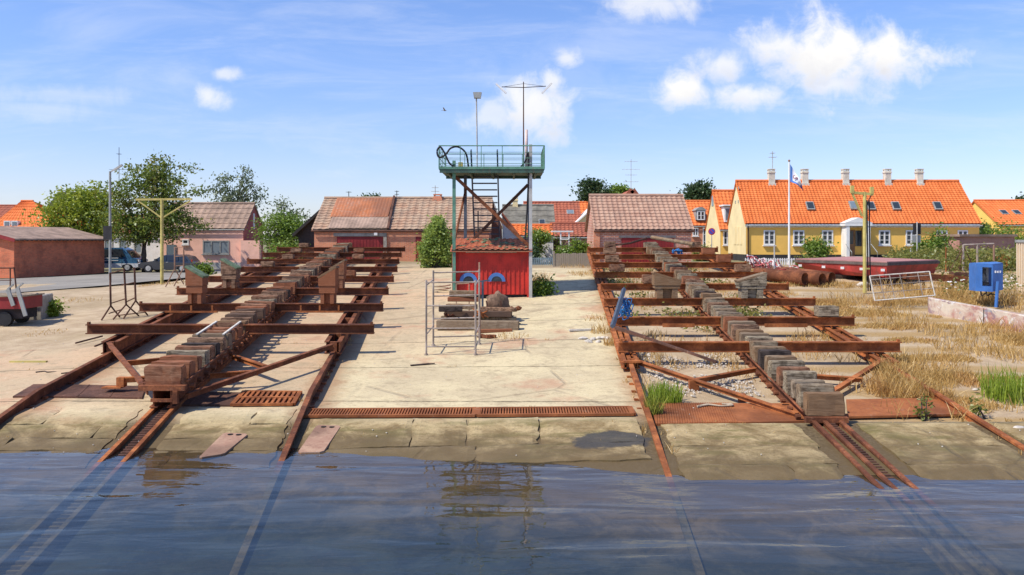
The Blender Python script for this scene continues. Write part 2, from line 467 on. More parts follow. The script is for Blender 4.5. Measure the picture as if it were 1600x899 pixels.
M['letters'] = paint('white_letters', (0.8, 0.8, 0.8), 0.6, 0.02)
M['bark'] = timber('bark', (0.16, 0.12, 0.09), (0.07, 0.05, 0.04), (0.1, 0.08, 0.06), 2)


def glass(name, c):
    m, nt = material(name); finish(nt, c, 0.06, spec=0.6); return m


M['pane'] = glass('window_pane', (0.035, 0.045, 0.055))
M['pane_l'] = glass('pale_window_pane', (0.16, 0.20, 0.23))
M['carglass'] = glass('car_glass', (0.02, 0.025, 0.03))


def carpaint(name, c):
    m, nt = material(name); finish(nt, c, 0.25, spec=0.5, **{'Coat Weight': 0.6, 'Coat Roughness': 0.08}); return m


M['car_dark'] = carpaint('dark_car_paint', (0.022, 0.024, 0.032)); M['van_blue'] = carpaint('blue_van_paint', (0.028, 0.095, 0.165))
M['van_white'] = carpaint('white_van_paint', (0.62, 0.62, 0.60)); M['tyre'] = M['rubber']
LEAF = {
    'bright': leafmat('bright_foliage', (0.12, 0.19, 0.015), (0.36, 0.42, 0.045), (0.42, 0.34, 0.05)),
    'dark': leafmat('dark_foliage', (0.065, 0.12, 0.018), (0.24, 0.29, 0.045), (0.28, 0.17, 0.06)),
    'birch': leafmat('birch_foliage', (0.09, 0.13, 0.06), (0.22, 0.26, 0.13)),
    'bush': leafmat('bush_foliage', (0.075, 0.15, 0.02), (0.26, 0.36, 0.05)),
    'willow': leafmat('willow_foliage', (0.13, 0.22, 0.035), (0.38, 0.46, 0.10)),
    'pine': leafmat('evergreen_foliage', (0.025, 0.06, 0.02), (0.085, 0.14, 0.045)),
    'weeds': leafmat('weed_foliage', (0.10, 0.14, 0.02), (0.27, 0.26, 0.06), (0.32, 0.24, 0.08)),
    'dry': leafmat('straw', (0.40, 0.235, 0.06), (0.66, 0.45, 0.17), (0.48, 0.23, 0.08), 0.3),
    'green': leafmat('green_blades', (0.13, 0.21, 0.015), (0.34, 0.42, 0.045), (0.38, 0.33, 0.07), 0.35),
}


# ---------------------------------------------------------------- ground materials
def mat_slip():
    m, nt = material('slipway_concrete'); p = pos(nt); x, y, z = nt.sep(p)[:3]
    n1 = nt.noise(p, 0.35, 6, 0.65); n2 = nt.noise(p, 1.6, 8, 0.7, 0.4); n3 = nt.noise(p, 14, 6, 0.75); n4 = nt.noise(p, 90, 2, 0.6)
    xlc = nt.m('ADD', nt.m('MULTIPLY', y, -0.1002), -5.15)
    pink = nt.m('MAXIMUM', nt.ss(nt.m('SUBTRACT', x, xlc), 3.4, 2.2), nt.m('MULTIPLY', nt.ss(nt.m('SUBTRACT', x, xlc), 9, 3), nt.ss(y, 19, 26)))
    pink = nt.m('MULTIPLY', pink, nt.ss(y, 15.5, 18))
    col = nt.mix(pink, (0.60, 0.50, 0.30), (0.52, 0.365, 0.225))
    col = nt.mix(nt.m('MULTIPLY', nt.ss(n1, 0.42, 0.62), 0.65), col, (0.45, 0.36, 0.225))
    col = nt.mix(nt.m('MULTIPLY', nt.ss(n2, 0.48, 0.64), 0.62), col, (0.34, 0.265, 0.165))
    red = nt.noise(nt.map(p, loc=(7, 3, 0)), 0.5, 5, 0.6)
    col = nt.mix(nt.m('MULTIPLY', nt.ss(red, 0.55, 0.68), 0.6), col, (0.44, 0.225, 0.135))
    spk = nt.noise(nt.map(p, (1, 1.6, 1), loc=(1, 5, 0)), 4.5, 8, 0.78)
    col = nt.mix(nt.m('MULTIPLY', nt.ss(spk, 0.54, 0.66), 0.5), col, (0.21, 0.15, 0.09))
    col = nt.mix(nt.m('MULTIPLY', nt.ss(spk, 0.42, 0.34), 0.4), col, (0.66, 0.59, 0.44))
    # rust washed off the rails and cradles
    xrc = nt.m('ADD', nt.m('MULTIPLY', y, 0.0582), 4.90); rs = None
    for c_, o_ in ((xlc, -2.85), (xlc, 0.0), (xlc, 2.75), (xrc, -3.25)):
        dd = nt.m('ABSOLUTE', nt.m('SUBTRACT', nt.m('SUBTRACT', x, c_), o_ + 0.12)); k_ = nt.ss(nt.m('ADD', dd, nt.m('MULTIPLY', nt.m('SUBTRACT', n2, 0.5), 1.4)), 0.62, 0.05)
        rs = k_ if rs is None else nt.m('MAXIMUM', rs, k_)
    col = nt.mix(nt.m('MULTIPLY', rs, 0.6), col, (0.27, 0.125, 0.06))
    oil = nt.noise(nt.map(p, loc=(3, 11, 0)), 0.9, 6, 0.7)
    col = nt.mix(nt.m('MULTIPLY', nt.ss(oil, 0.63, 0.72), 0.55), col, (0.12, 0.09, 0.065))
    # algae-stained slabs between the drain and the water
    wob = nt.m('ADD', y, nt.m('MULTIPLY', nt.m('SUBTRACT', n2, 0.5), 0.5))
    low = nt.ss(wob, 16.3, 15.2)
    soil = nt.new('ShaderNodeAttribute', attribute_name='slab').outputs['Fac']
    alg = nt.mix(nt.ss(nt.m('ADD', nt.m('MULTIPLY', n2, 0.7), nt.m('MULTIPLY', n3, 0.3)), 0.38, 0.62), (0.20, 0.135, 0.055), (0.48, 0.365, 0.19))
    alg = nt.mix(nt.m('MULTIPLY', nt.ss(n1, 0.5, 0.62), 0.5), alg, (0.13, 0.125, 0.045))
    alg = nt.mix(nt.m('MULTIPLY', nt.ss(n3, 0.5, 0.66), 0.55), alg, (0.12, 0.085, 0.04))
    alg = nt.mix(nt.m('MULTIPLY', nt.ss(nt.noise(nt.map(p, (0.6, 2.2, 1), loc=(2, 9, 0)), 1.1, 6, 0.7), 0.5, 0.64), 0.7), alg, (0.14, 0.12, 0.035))
    mud = nt.mix(nt.ss(n3, 0.4, 0.65), (0.075, 0.052, 0.025), (0.19, 0.14, 0.075))
    alg = nt.mix(soil, mud, alg)
    col = nt.mix(low, col, alg)
    # slab joints with weeds and dirt in them
    jy = nt.m('ADD', y, nt.m('MULTIPLY', nt.m('SUBTRACT', nt.noise(p, 2.5, 5, 0.7), 0.5), 0.16))
    j2 = nt.m('MULTIPLY', nt.m('ABSOLUTE', nt.m('SUBTRACT', nt.m('FRACT', nt.m('DIVIDE', jy, 3.1)), 0.5)), 3.1)
    jl = nt.m('MULTIPLY', nt.ss(j2, 0.04, 0.01), nt.m('SUBTRACT', 1.0, low))
    jl = nt.m('MULTIPLY', jl, nt.ss(n2, 0.3, 0.52))
    col = nt.mix(nt.m('MULTIPLY', jl, 0.8), col, (0.07, 0.055, 0.025))
    # dark cracks
    vor = nt.new('ShaderNodeTexVoronoi', {'Scale': 0.42}, feature='DISTANCE_TO_EDGE')
    nt.l.new(nt.mix(0.35, p, nt.new('ShaderNodeTexNoise', {'Scale': 1.2, 'Detail': 5}).outputs['Color']), vor.inputs['Vector'])
    ck = nt.m('MULTIPLY', nt.ss(vor.outputs['Distance'], 0.018, 0.004), nt.ss(n1, 0.45, 0.6))
    col = nt.mix(nt.m('MULTIPLY', ck, 0.3), col, (0.16, 0.11, 0.07))
    # wet, silted margin; bed colour darkens with depth in place of water absorption
    wz = nt.m('ADD', z, nt.m('MULTIPLY', nt.m('SUBTRACT', n2, 0.5), 0.22))
    wet = nt.ss(wz, 0.21, 0.04)
    col = nt.mix(nt.m('MULTIPLY', wet, 0.85), col, (0.115, 0.078, 0.034))
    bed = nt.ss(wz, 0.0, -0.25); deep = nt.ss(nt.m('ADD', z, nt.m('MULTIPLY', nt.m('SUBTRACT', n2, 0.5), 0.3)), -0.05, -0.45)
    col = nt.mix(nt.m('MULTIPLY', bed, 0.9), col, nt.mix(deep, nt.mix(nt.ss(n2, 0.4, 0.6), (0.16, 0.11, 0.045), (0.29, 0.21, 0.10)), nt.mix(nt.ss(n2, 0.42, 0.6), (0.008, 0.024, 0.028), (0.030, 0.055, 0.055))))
    pw = og(955, 692); pu = nt.m('DIVIDE', nt.m('SUBTRACT', x, pw.x), 0.75); pv = nt.m('DIVIDE', nt.m('SUBTRACT', y, pw.y), 0.5)
    pd = nt.m('ADD', nt.m('SQRT', nt.m('ADD', nt.m('MULTIPLY', pu, pu), nt.m('MULTIPLY', pv, pv))), nt.m('MULTIPLY', nt.m('SUBTRACT', n2, 0.5), 1.6))
    pool = nt.ss(pd, 1.0, 0.75); col = nt.mix(nt.m('MULTIPLY', pool, 0.85), col, (0.045, 0.045, 0.045))
    wet = nt.m('MAXIMUM', wet, pool)
    fine = nt.m('ADD', nt.m('MULTIPLY', n3, 0.7), nt.m('MULTIPLY', n4, 0.3))
    col = nt.mix(nt.m('MULTIPLY', nt.ss(fine, 0.5, 0.62), 0.42), col, nt.mix(0.6, col, (0.1, 0.08, 0.05)))
    h = nt.m('SUBTRACT', nt.m('ADD', nt.m('MULTIPLY', n3, 0.3), nt.m('MULTIPLY', n2, 0.3)), nt.m('MULTIPLY', nt.m('MAXIMUM', jl, ck), 0.8))
    finish(nt, col, nt.m('SUBTRACT', 0.92, nt.m('MULTIPLY', wet, 0.22)), nt.bump(h, 0.5, 0.05), spec=0.25)
    return m


def mat_ground():
    m, nt = material('sandy_ground'); p = pos(nt); x, y, z = nt.sep(p)[:3]
    n1 = nt.noise(p, 0.25, 6, 0.65); n2 = nt.noise(p, 1.4, 8, 0.72, 0.3); n3 = nt.noise(p, 16, 6, 0.75)
    col = nt.mix(nt.ss(n2, 0.35, 0.65), (0.50, 0.39, 0.255), (0.37, 0.27, 0.17))
    col = nt.mix(nt.m('MULTIPLY', nt.ss(n1, 0.45, 0.65), 0.6), col, (0.30, 0.22, 0.12))
    jy = nt.m('ADD', y, nt.m('MULTIPLY', nt.m('SUBTRACT', n2, 0.5), 0.7))
    j = nt.m('MULTIPLY', nt.m('ABSOLUTE', nt.m('SUBTRACT', nt.m('FRACT', nt.m('DIVIDE', jy, 2.1)), 0.5)), 2.1)
    right = nt.ss(x, 4, 9)
    col = nt.mix(nt.m('MULTIPLY', nt.m('MULTIPLY', nt.ss(j, 0.5, 0.1), right), 0.8), col, (0.34, 0.215, 0.08))
    col = nt.mix(nt.m('MULTIPLY', nt.ss(y, 42, 60), 0.7), col, (0.12, 0.13, 0.05))
    col = nt.mix(nt.m('MULTIPLY', nt.ss(n3, 0.5, 0.7), 0.35), col, (0.56, 0.48, 0.37))
    bed = nt.ss(z, 0.05, -0.4)
    col = nt.mix(bed, col, (0.10, 0.10, 0.06))
    finish(nt, col, 0.95, nt.bump(nt.m('ADD', n3, n2), 0.5, 0.05), spec=0.15)
    return m


def mat_asphalt():
    m, nt = material('asphalt'); p = pos(nt)
    n1 = nt.noise(p, 0.5, 5, 0.6); n2 = nt.noise(p, 25, 4, 0.7)
    col = nt.mix(nt.ss(n1, 0.35, 0.65), (0.235, 0.215, 0.185), (0.30, 0.275, 0.235))
    col = nt.mix(nt.m('MULTIPLY', nt.ss(n2, 0.45, 0.7), 0.4), col, (0.11, 0.10, 0.09))
    finish(nt, col, 0.9, nt.bump(n2, 0.3, 0.01), spec=0.25)
    return m


def mat_water():
    m, nt = material('harbour_water'); p = pos(nt)
    a = nt.noise(nt.map(p, (0.28, 1.1, 1)), 0.8, 2, 0.5, 0.5); b = nt.noise(nt.map(p, (0.7, 2.2, 1), loc=(5, 2, 0)), 1.7, 3, 0.5, 0.5)
    c = nt.noise(p, 0.2, 3, 0.5)
    h = nt.m('ADD', nt.m('MULTIPLY', a, 1.2), nt.m('MULTIPLY', b, nt.ss(c, 0.35, 0.65, 0.05, 0.26)))
    bm = nt.bump(h, 0.30, 0.15)
    fr = nt.new('ShaderNodeFresnel', {'IOR': 1.34}); nt.l.new(bm, fr.inputs['Normal'])
    gl = nt.new('ShaderNodeBsdfGlossy', {'Roughness': 0.02, 'Color': (1, 1, 1, 1)}); nt.l.new(bm, gl.inputs['Normal'])
    tr = nt.new('ShaderNodeBsdfTransparent', {'Color': (0.84, 0.80, 0.68, 1)})
    df = nt.new('ShaderNodeBsdfDiffuse', {'Color': (0.032, 0.048, 0.056, 1)})
    mx = nt.new('ShaderNodeMixShader', {0: 0.22}); nt.l.new(tr.outputs[0], mx.inputs[1]); nt.l.new(df.outputs[0], mx.inputs[2])
    my = nt.new('ShaderNodeMixShader'); nt.l.new(fr.outputs[0], my.inputs[0]); nt.l.new(mx.outputs[0], my.inputs[1]); nt.l.new(gl.outputs[0], my.inputs[2])
    o = nt.new('ShaderNodeOutputMaterial'); nt.l.new(my.outputs[0], o.inputs[0])
    return m


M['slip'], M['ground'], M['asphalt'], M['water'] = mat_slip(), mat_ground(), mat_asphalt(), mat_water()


# ---------------------------------------------------------------- terrain
def sheet(name, mat, xa, xb, Y0, Y1, dx, dY, off, rim=0.25):
    nY = max(2, int((Y1 - Y0) / dY) + 1); vs = []; fs = []
    nX = max(2, int(max(xb(Y) - xa(Y) for Y in (Y0, Y1)) / dx) + 1)
    for i in range(nY):
        Y = lerp(Y0, Y1, i / (nY - 1))
        for k in range(nX):
            x = lerp(xa(Y), xb(Y), k / (nX - 1)); vs.append((x, Y, GZ(x, Y) + off))
    for i in range(nY - 1):
        for k in range(nX - 1):
            fs.append((i * nX + k, i * nX + k + 1, (i + 1) * nX + k + 1, (i + 1) * nX + k))
    o = MB().add(vs, fs).build(name, mat, None, True)
    return structure(o)


def slabs():
    """broken concrete slabs between the drain and the water, each with its own edge, gap and tilt"""
    rnd = random.Random(31); b = MB()
    def slab(xa, xb, Ya, Yb):
        nx, ny = max(4, int((xb(Ya) - xa(Ya)) / 0.12)), 8; sd = rnd.uniform(0, 90); tl = rnd.uniform(-0.02, 0.02); tv = rnd.uniform(-0.02, 0.025); g = 0.012
        vs = []; rim = []
        for i in range(ny + 1):
            for k in range(nx + 1):
                Y = lerp(Ya + g, Yb - g, i / ny); x = lerp(xa(Y) + g, xb(Y) - g, k / nx)
                e = 0.0
                if i in (0, ny): Y += 0.06 * noise.noise(Vector((x * 2.3, sd, i))) + 0.03 * noise.noise(Vector((x * 9, sd, i)))
                if k in (0, nx): x += 0.08 * noise.noise(Vector((Y * 3, sd, k + 5)))
                if i in (0, ny) or k in (0, nx): e = -0.02
                z = GZ(x, Y) + 0.055 + tl * (k / nx - 0.5) + tv * (i / ny - 0.5) + e + 0.012 * noise.noise(Vector((x * 1.7, Y * 1.7, sd)))
                vs.append(Vector((x, Y, z)))
        o = len(b.v); w = nx + 1; fs = [(i * w + k, i * w + k + 1, (i + 1) * w + k + 1, (i + 1) * w + k) for i in range(ny) for k in range(nx)]
        ring = [k for k in range(nx + 1)] + [i * w + nx for i in range(1, ny + 1)] + [ny * w + k for k in range(nx - 1, -1, -1)] + [i * w for i in range(ny - 1, 0, -1)]
        n = len(vs); vs += [vs[q] - Vector((0, 0, 0.1)) for q in ring]; m = len(ring)
        fs += [(ring[j], n + j, n + (j + 1) % m, ring[(j + 1) % m]) for j in range(m)]
        b.add(vs, fs)
    def bay(a, c, rows, cuts):
        for Y1, Y0 in zip(rows, rows[1:]):
            ts = [0] + sorted(rnd.uniform(0.15, 0.85) for _ in range(rnd.choice(cuts))) + [1]
            ts = [t for i, t in enumerate(ts) if i == 0 or t - ts[i - 1] > 0.12 or t == 1]
            for t0, t1 in zip(ts, ts[1:]):
                slab(lambda Y: lerp(a(Y), c(Y), t0), lambda Y: lerp(a(Y), c(Y), t1), Y0, Y1)
    left = [16.4, 15.45, 14.78, 14.2, 13.5]; right = [15.45, 14.05, 13.1, 12.4]
    bay(lambda Y: xl(Y) - 9.3, lambda Y: xl(Y) - 3.0, left, (2, 3)); bay(lambda Y: xl(Y) - 2.7, lambda Y: xl(Y) - 0.45, left, (0, 1)); bay(lambda Y: xl(Y) + 0.45, lambda Y: xl(Y) + 2.55, left, (0, 0, 1))
    bay(lambda Y: xl(Y) + 2.95, lambda Y: xr(Y) - 3.45, [15.75, 14.3, 13.4], (3, 4))
    bay(lambda Y: xr(Y) - 3.05, lambda Y: xr(Y) - 0.55, right, (0, 0, 1)); bay(lambda Y: xr(Y) + 0.55, lambda Y: xr(Y) + 2.65, right, (0, 0, 1)); bay(lambda Y: xr(Y) + 3.05, lambda Y: xr(Y) + 9, right, (1, 2))
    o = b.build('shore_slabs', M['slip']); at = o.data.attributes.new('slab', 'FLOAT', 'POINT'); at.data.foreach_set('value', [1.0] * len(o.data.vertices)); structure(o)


def terrain():
    xs = [-3000, -400, -120, -70] + [-50 + 0.5 * i for i in range(201)] + [70, 120, 400, 3000]
    ys = [-60, -20, 0, 4] + [6 + 0.5 * i for i in range(120)] + [70, 80, 100, 200, 800, 4000]
    vs = [(x, y, GZ(x, y) + (0.03 * noise.noise(Vector((x * 0.6, y * 0.6, 0))) if 8 < y < 66 and not (xl(y) - 4 < x < xr(y) + 4) else 0) - 0.03) for y in ys for x in xs]
    n = len(xs)
    fs = [(i * n + k, i * n + k + 1, (i + 1) * n + k + 1, (i + 1) * n + k) for i in range(len(ys) - 1) for k in range(n - 1)]
    structure(MB().add(vs, fs).build('ground', M['ground'], None, True))
    structure(MB().add([(-400, -300, 0), (400, -300, 0), (400, 40, 0), (-400, 40, 0)], [(0, 1, 2, 3)]).build('water', M['water']))
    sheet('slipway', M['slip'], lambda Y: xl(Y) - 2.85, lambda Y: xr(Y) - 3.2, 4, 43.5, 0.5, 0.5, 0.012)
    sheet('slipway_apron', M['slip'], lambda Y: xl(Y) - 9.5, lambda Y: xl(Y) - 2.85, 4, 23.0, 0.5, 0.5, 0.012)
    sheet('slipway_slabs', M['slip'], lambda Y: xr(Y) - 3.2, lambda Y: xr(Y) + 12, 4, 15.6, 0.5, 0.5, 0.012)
    slabs()
    # street on the left, its near edge running away to the right
    a, b = og(-60, 466), og(205, 445)
    d = (b - a).normalized()
    pts = []
    for t in (-20, 0, 8, 16, 24, 30):
        q = a + d * t; pts.append(q)
    vs = []; fs = []
    for i, q in enumerate(pts):
        for k in range(13):
            yy = q.y + k * 2.6 - (0.0 if k else 0); xx = q.x
            vs.append((xx, yy, GZ(xx, yy) + 0.055))
    for i in range(len(pts) - 1):
        for k in range(12):
            fs.append((i * 13 + k, (i + 1) * 13 + k, (i + 1) * 13 + k + 1, i * 13 + k + 1))
    structure(MB().add(vs, fs).build('road', M['asphalt'], None, True))


terrain()


# ---------------------------------------------------------------- slip frames
class Slip:
    def __init__(s, cxf, slope, z0): s.c, s.k, s.z0 = cxf, slope, z0
    def __call__(s, Y, v, h=0.0): return Vector((s.c(Y) + v, Y, EYE + s.k * Y + s.z0 + h))   # h measured from the cross beams' top


SL = Slip(xl, 0.0659, -3.636)
SR = Slip(xr, 0.0889, -4.306)


def rails():
    def zr_(sp, v, Y, g, k):
        p = sp(Y, v, -g); p.z = sp(17, v, -g).z - k * (17 - Y) if Y < 17 else p.z
        return p

    def side(sp, v, Y1, g, k, label, mat):
        b = MB(); ys = [5, 11, 17, 30, Y1]
        for ya, yb in zip(ys, ys[1:]):
            p, q = zr_(sp, v, ya, g, k), zr_(sp, v, yb, g, k)
            b.bar(p, q, 0.035, 0.2); b.bar(p + Vector((0, 0, 0.11)), q + Vector((0, 0, 0.11)), 0.10, 0.045); b.bar(p - Vector((0, 0, 0.11)), q - Vector((0, 0, 0.11)), 0.2, 0.05)
        Y = 12.2
        while Y < 24:
            for s_ in (-1, 1): b.box(zr_(sp, v, Y, g + 0.07, k) + Vector((s_ * 0.085, 0, 0)), (0.09, 0.09, 0.05))
            Y += 0.62
        solo(b, 'slip_rail', mat, label, 'rail', 'rails laid up the slipway')
    side(SL, -2.85, 51, 0.68, 0.155, 'rusty rail along the far left edge of the left slip', M['rust'])
    side(SL, 2.75, 51, 0.68, 0.155, 'rusty rail between the left slip and the bare concrete', M['rust'])
    side(SR, -3.25, 46, 0.45, 0.112, 'orange rusted rail at the right edge of the bare concrete', M['rust_o'])
    side(SR, 2.85, 46, 0.49, 0.10, 'rusty rail among dry grass right of the right cradle', M['rust_o'])

    def track(sp, Y1, g, w, k, third, label, mat):
        r = thing('keel_track', label, 'rail track', sp(14, 0, -g), 'keel tracks running into the water')
        ys = [5, 11, 17, 30, Y1]
        for s_ in ((-1, 1, -0.2) if third else (-1, 1)):
            b = MB()
            for ya, yb in zip(ys, ys[1:]):
                p, q = zr_(sp, s_ * w, ya, g - 0.05, k), zr_(sp, s_ * w, yb, g - 0.05, k)
                b.bar(p, q, 0.03, 0.16); b.bar(p + Vector((0, 0, 0.085)), q + Vector((0, 0, 0.085)), 0.075, 0.035); b.bar(p - Vector((0, 0, 0.08)), q - Vector((0, 0, 0.08)), 0.16, 0.03)
            b.build('rail', mat, r)
        b = MB(); b.bar(zr_(sp, 0.04, 11.9 if third else 10, g - 0.025, k), zr_(sp, 0.04, 17.2, g - 0.025, k), 0.2, 0.06)
        Y = 11.9 if third else 10
        while Y < 17.2:
            b.box(zr_(sp, 0.05, Y, g - 0.075, k), (0.17, 0.045, 0.07)); Y += 0.115
        b.build('rack', M['rust_b'], r)
    track(SL, 50, 0.78, 0.19, 0.130, False, 'twin rusty centre rails with a toothed rack below the left cradle', M['rust_o'])
    track(SR, 45, 0.52, 0.25, 0.088, True, 'brown centre rails with a toothed rack below the right cradle', M['rust'])


rails()


# ---------------------------------------------------------------- cradles
def block_mesh(w, l, h, seed, parent, mat, p, name='keel_block'):
    rnd = random.Random(seed)
    bm = bmesh.new(); bmesh.ops.create_cube(bm, size=1)
    bmesh.ops.scale(bm, vec=(w, l, h), verts=bm.verts)
    bmesh.ops.bevel(bm, geom=list(bm.edges), offset=0.018, segments=2, affect='EDGES')
    bmesh.ops.subdivide_edges(bm, edges=[e for e in bm.edges if e.calc_length() > 0.1], cuts=3, use_grid_fill=True)
    for v in bm.verts:
        q = v.co * 5 + Vector((seed * 3.7, seed * 1.3, 0))
        v.co += Vector((noise.noise(q), noise.noise(q + Vector((9, 0, 0))), noise.noise(q + Vector((0, 9, 0))))) * 0.022 + Vector((noise.noise(q * 4), noise.noise(q * 4 + Vector((3, 0, 0))), 0)) * 0.007
    me = bpy.data.meshes.new(name); bm.to_mesh(me); bm.free(); me.materials.append(mat)
    o = bpy.data.objects.new(name, me); C.objects.link(o); o.parent = parent; o.location = p - parent.location
    return o


def cradle(sp, name, label, Ys, half, gL, gR, keelY, mats, blockw, blockh, girder_drop, seed):
    rnd = random.Random(seed)
    mb, mg, mk, mw = mats
    r = thing(name, label, 'boat cradle', sp(keelY[0], 0, -0.75))
    k = sp.k
    for Y in Ys:
        b = MB(); j = rnd.uniform(-0.05, 0.05)
        a, c = sp(Y, -half + j, -0.14), sp(Y, half + j, -0.14)
        b.bar(a + Vector((0, 0, 0.125)), c + Vector((0, 0, 0.125)), 0.22, 0.026); b.bar(a - Vector((0, 0, 0.10)), c - Vector((0, 0, 0.10)), 0.22, 0.026)
        b.bar(a + Vector((0, 0, 0.0125)), c + Vector((0, 0, 0.0125)), 0.03, 0.196)
        for s_ in (-1, 1):
            b.box(sp(Y - 0.05, s_ * (half - 0.06) + j, 0.03), (0.06, 0.08, 0.07))
        b.build('cross_beam', mb, r)
    for v in (gL, gR):
        b = MB(); Y0, Y1 = Ys[0] - 0.9, Ys[-1] + 1.2
        for s_ in (-0.16, 0.16):
            b.ibeam(sp(Y0, v + s_, -0.29 - girder_drop / 2), sp(Y1, v + s_, -0.29 - girder_drop / 2), 0.11, girder_drop, 0.022)
        Y = Y0 + 0.15
        while Y < Y1:
            b.box(sp(Y, v, -0.29 - girder_drop / 2), (0.2, 0.16, girder_drop * 0.8)); Y += 1.25
        b.build('side_girder', mg, r)
        for i, Y in enumerate(Ys):                      # rollers on the rail
            w = MB(); p = sp(Y + 0.35, v, -0.29 - girder_drop + 0.03)
            w.tube([p + Vector((-0.05, 0, 0)), p + Vector((0.05, 0, 0))], 0.11, 12); w.build('roller', M['iron'], r)
    b = MB(); ya, yb = keelY; kb = 0.08 - blockh; kh = 0.30 if sp is SR else 0.40
    for s_ in (-0.17, 0.17):
        b.ibeam(sp(ya, s_, kb - kh / 2 - 0.01), sp(yb, s_, kb - kh / 2 - 0.01), 0.15, kh, 0.025)
    b.box(sp(ya + 0.03, 0, kb - 0.03), (blockw + 0.1, 0.12, 0.1)); b.box(sp(ya + 0.02, 0.19, kb - 0.16), (0.05, 0.04, 0.2))
    b.box(sp(ya - 0.02, 0, kb - 0.26), (0.42, 0.05, 0.06)); b.box(sp(ya - 0.02, 0.27, kb - 0.2), (0.09, 0.1, 0.24))
    b.build('keel_girder', mk, r)
    for s_ in (-1, 1):                                   # clamping rod along the blocks
        b = MB(); b.tube([sp(ya + 0.2, s_ * (blockw / 2 + 0.03), kb + 0.06), sp(yb - 0.3, s_ * (blockw / 2 + 0.03), kb + 0.06)], 0.022, 6)
        Y = ya + 0.3
        while Y < yb - 0.4:
            p = sp(Y, s_ * (blockw / 2 + 0.06), kb - 0.05); b.tube([p, p + Vector((s_ * 0.09, 0, 0))], 0.05, 8); Y += 0.53
        b.build('clamp_rod', mk, r)
    proto = []
    for i in range(14):
        proto.append(block_mesh(blockw * rnd.uniform(0.86, 1.10), rnd.uniform(0.21, 0.31), blockh * rnd.uniform(0.88, 1.14), i + seed, r, mw[i % len(mw)], sp(ya + 0.2 + i * 0.505, 0, 0.08 - blockh / 2)))
    Y = ya + 0.2 + 14 * 0.505
    while Y < yb:
        o = rnd.choice(proto).copy(); C.objects.link(o); o.parent = r
        if rnd.random() > 0.04:
            o.location = sp(Y, rnd.uniform(-0.05, 0.05), 0.08 - blockh / 2 + rnd.uniform(-0.03, 0.06)) - r.location
            o.rotation_euler = (rnd.uniform(-0.09, 0.09), rnd.uniform(-0.05, 0.05), rnd.uniform(-0.09, 0.09))
        else:
            o.location = sp(Y, 0, 0.08 - blockh / 2) - r.location
        Y += 0.505
    return r


def bilge(sp, r, Y, v, w, h, inner, mat, cap, drop=0.32):
    """upright timber bilge block whose top slopes down towards the keel"""
    s_ = -1 if v < 0 else 1
    b = MB(); p = sp(Y, v, 0.0)
    hi, lo = h, h - drop
    zl, zr = (hi, lo) if v < 0 else (lo, hi)
    nn = 4; base = 0.32
    b.box(p + Vector((-w * 0.28, 0, base / 2)), (w * 0.22, 0.42, base)); b.box(p + Vector((w * 0.28, 0, base / 2)), (w * 0.22, 0.42, base))
    b.box(p + Vector((0, 0.05, base / 2)), (w * 0.33, 0.3, base * 0.97))
    for i in range(2):
        x0 = -w / 2 + (0.03 if i else 0); z0 = base + i * (min(zl, zr) - base) * 0.5; z1a = base + (min(zl, zr) - base) * 0.5 - 0.008
        if i == 0:
            b.box(p + Vector((0, 0, (z0 + z1a) / 2)), (w * 0.94, 0.46, z1a - z0))
        else:
            q = [p + Vector((-w / 2, -0.25, z0)), p + Vector((w / 2, -0.25, z0)), p + Vector((w / 2, -0.25, zr)), p + Vector((-w / 2, -0.25, zl))]
            b.prism(q, (0, 0.5, 0))
    o = b.build('bilge_block', mat, r)
    c = MB(); a0, a1 = p + Vector((-w / 2 - 0.02, 0, zl + 0.035)), p + Vector((w / 2 + 0.02, 0, zr + 0.035))
    c.bar(a0, a1, 0.5, 0.06); c.build('pad', cap, o)


def ell(b, p, q, w=0.11, h=0.11):
    """angle iron"""
    b.bar(p, q, w, 0.022); b.bar(Vector(p) - Vector((0, 0, h / 2)), Vector(q) - Vector((0, 0, h / 2)), 0.022, h)


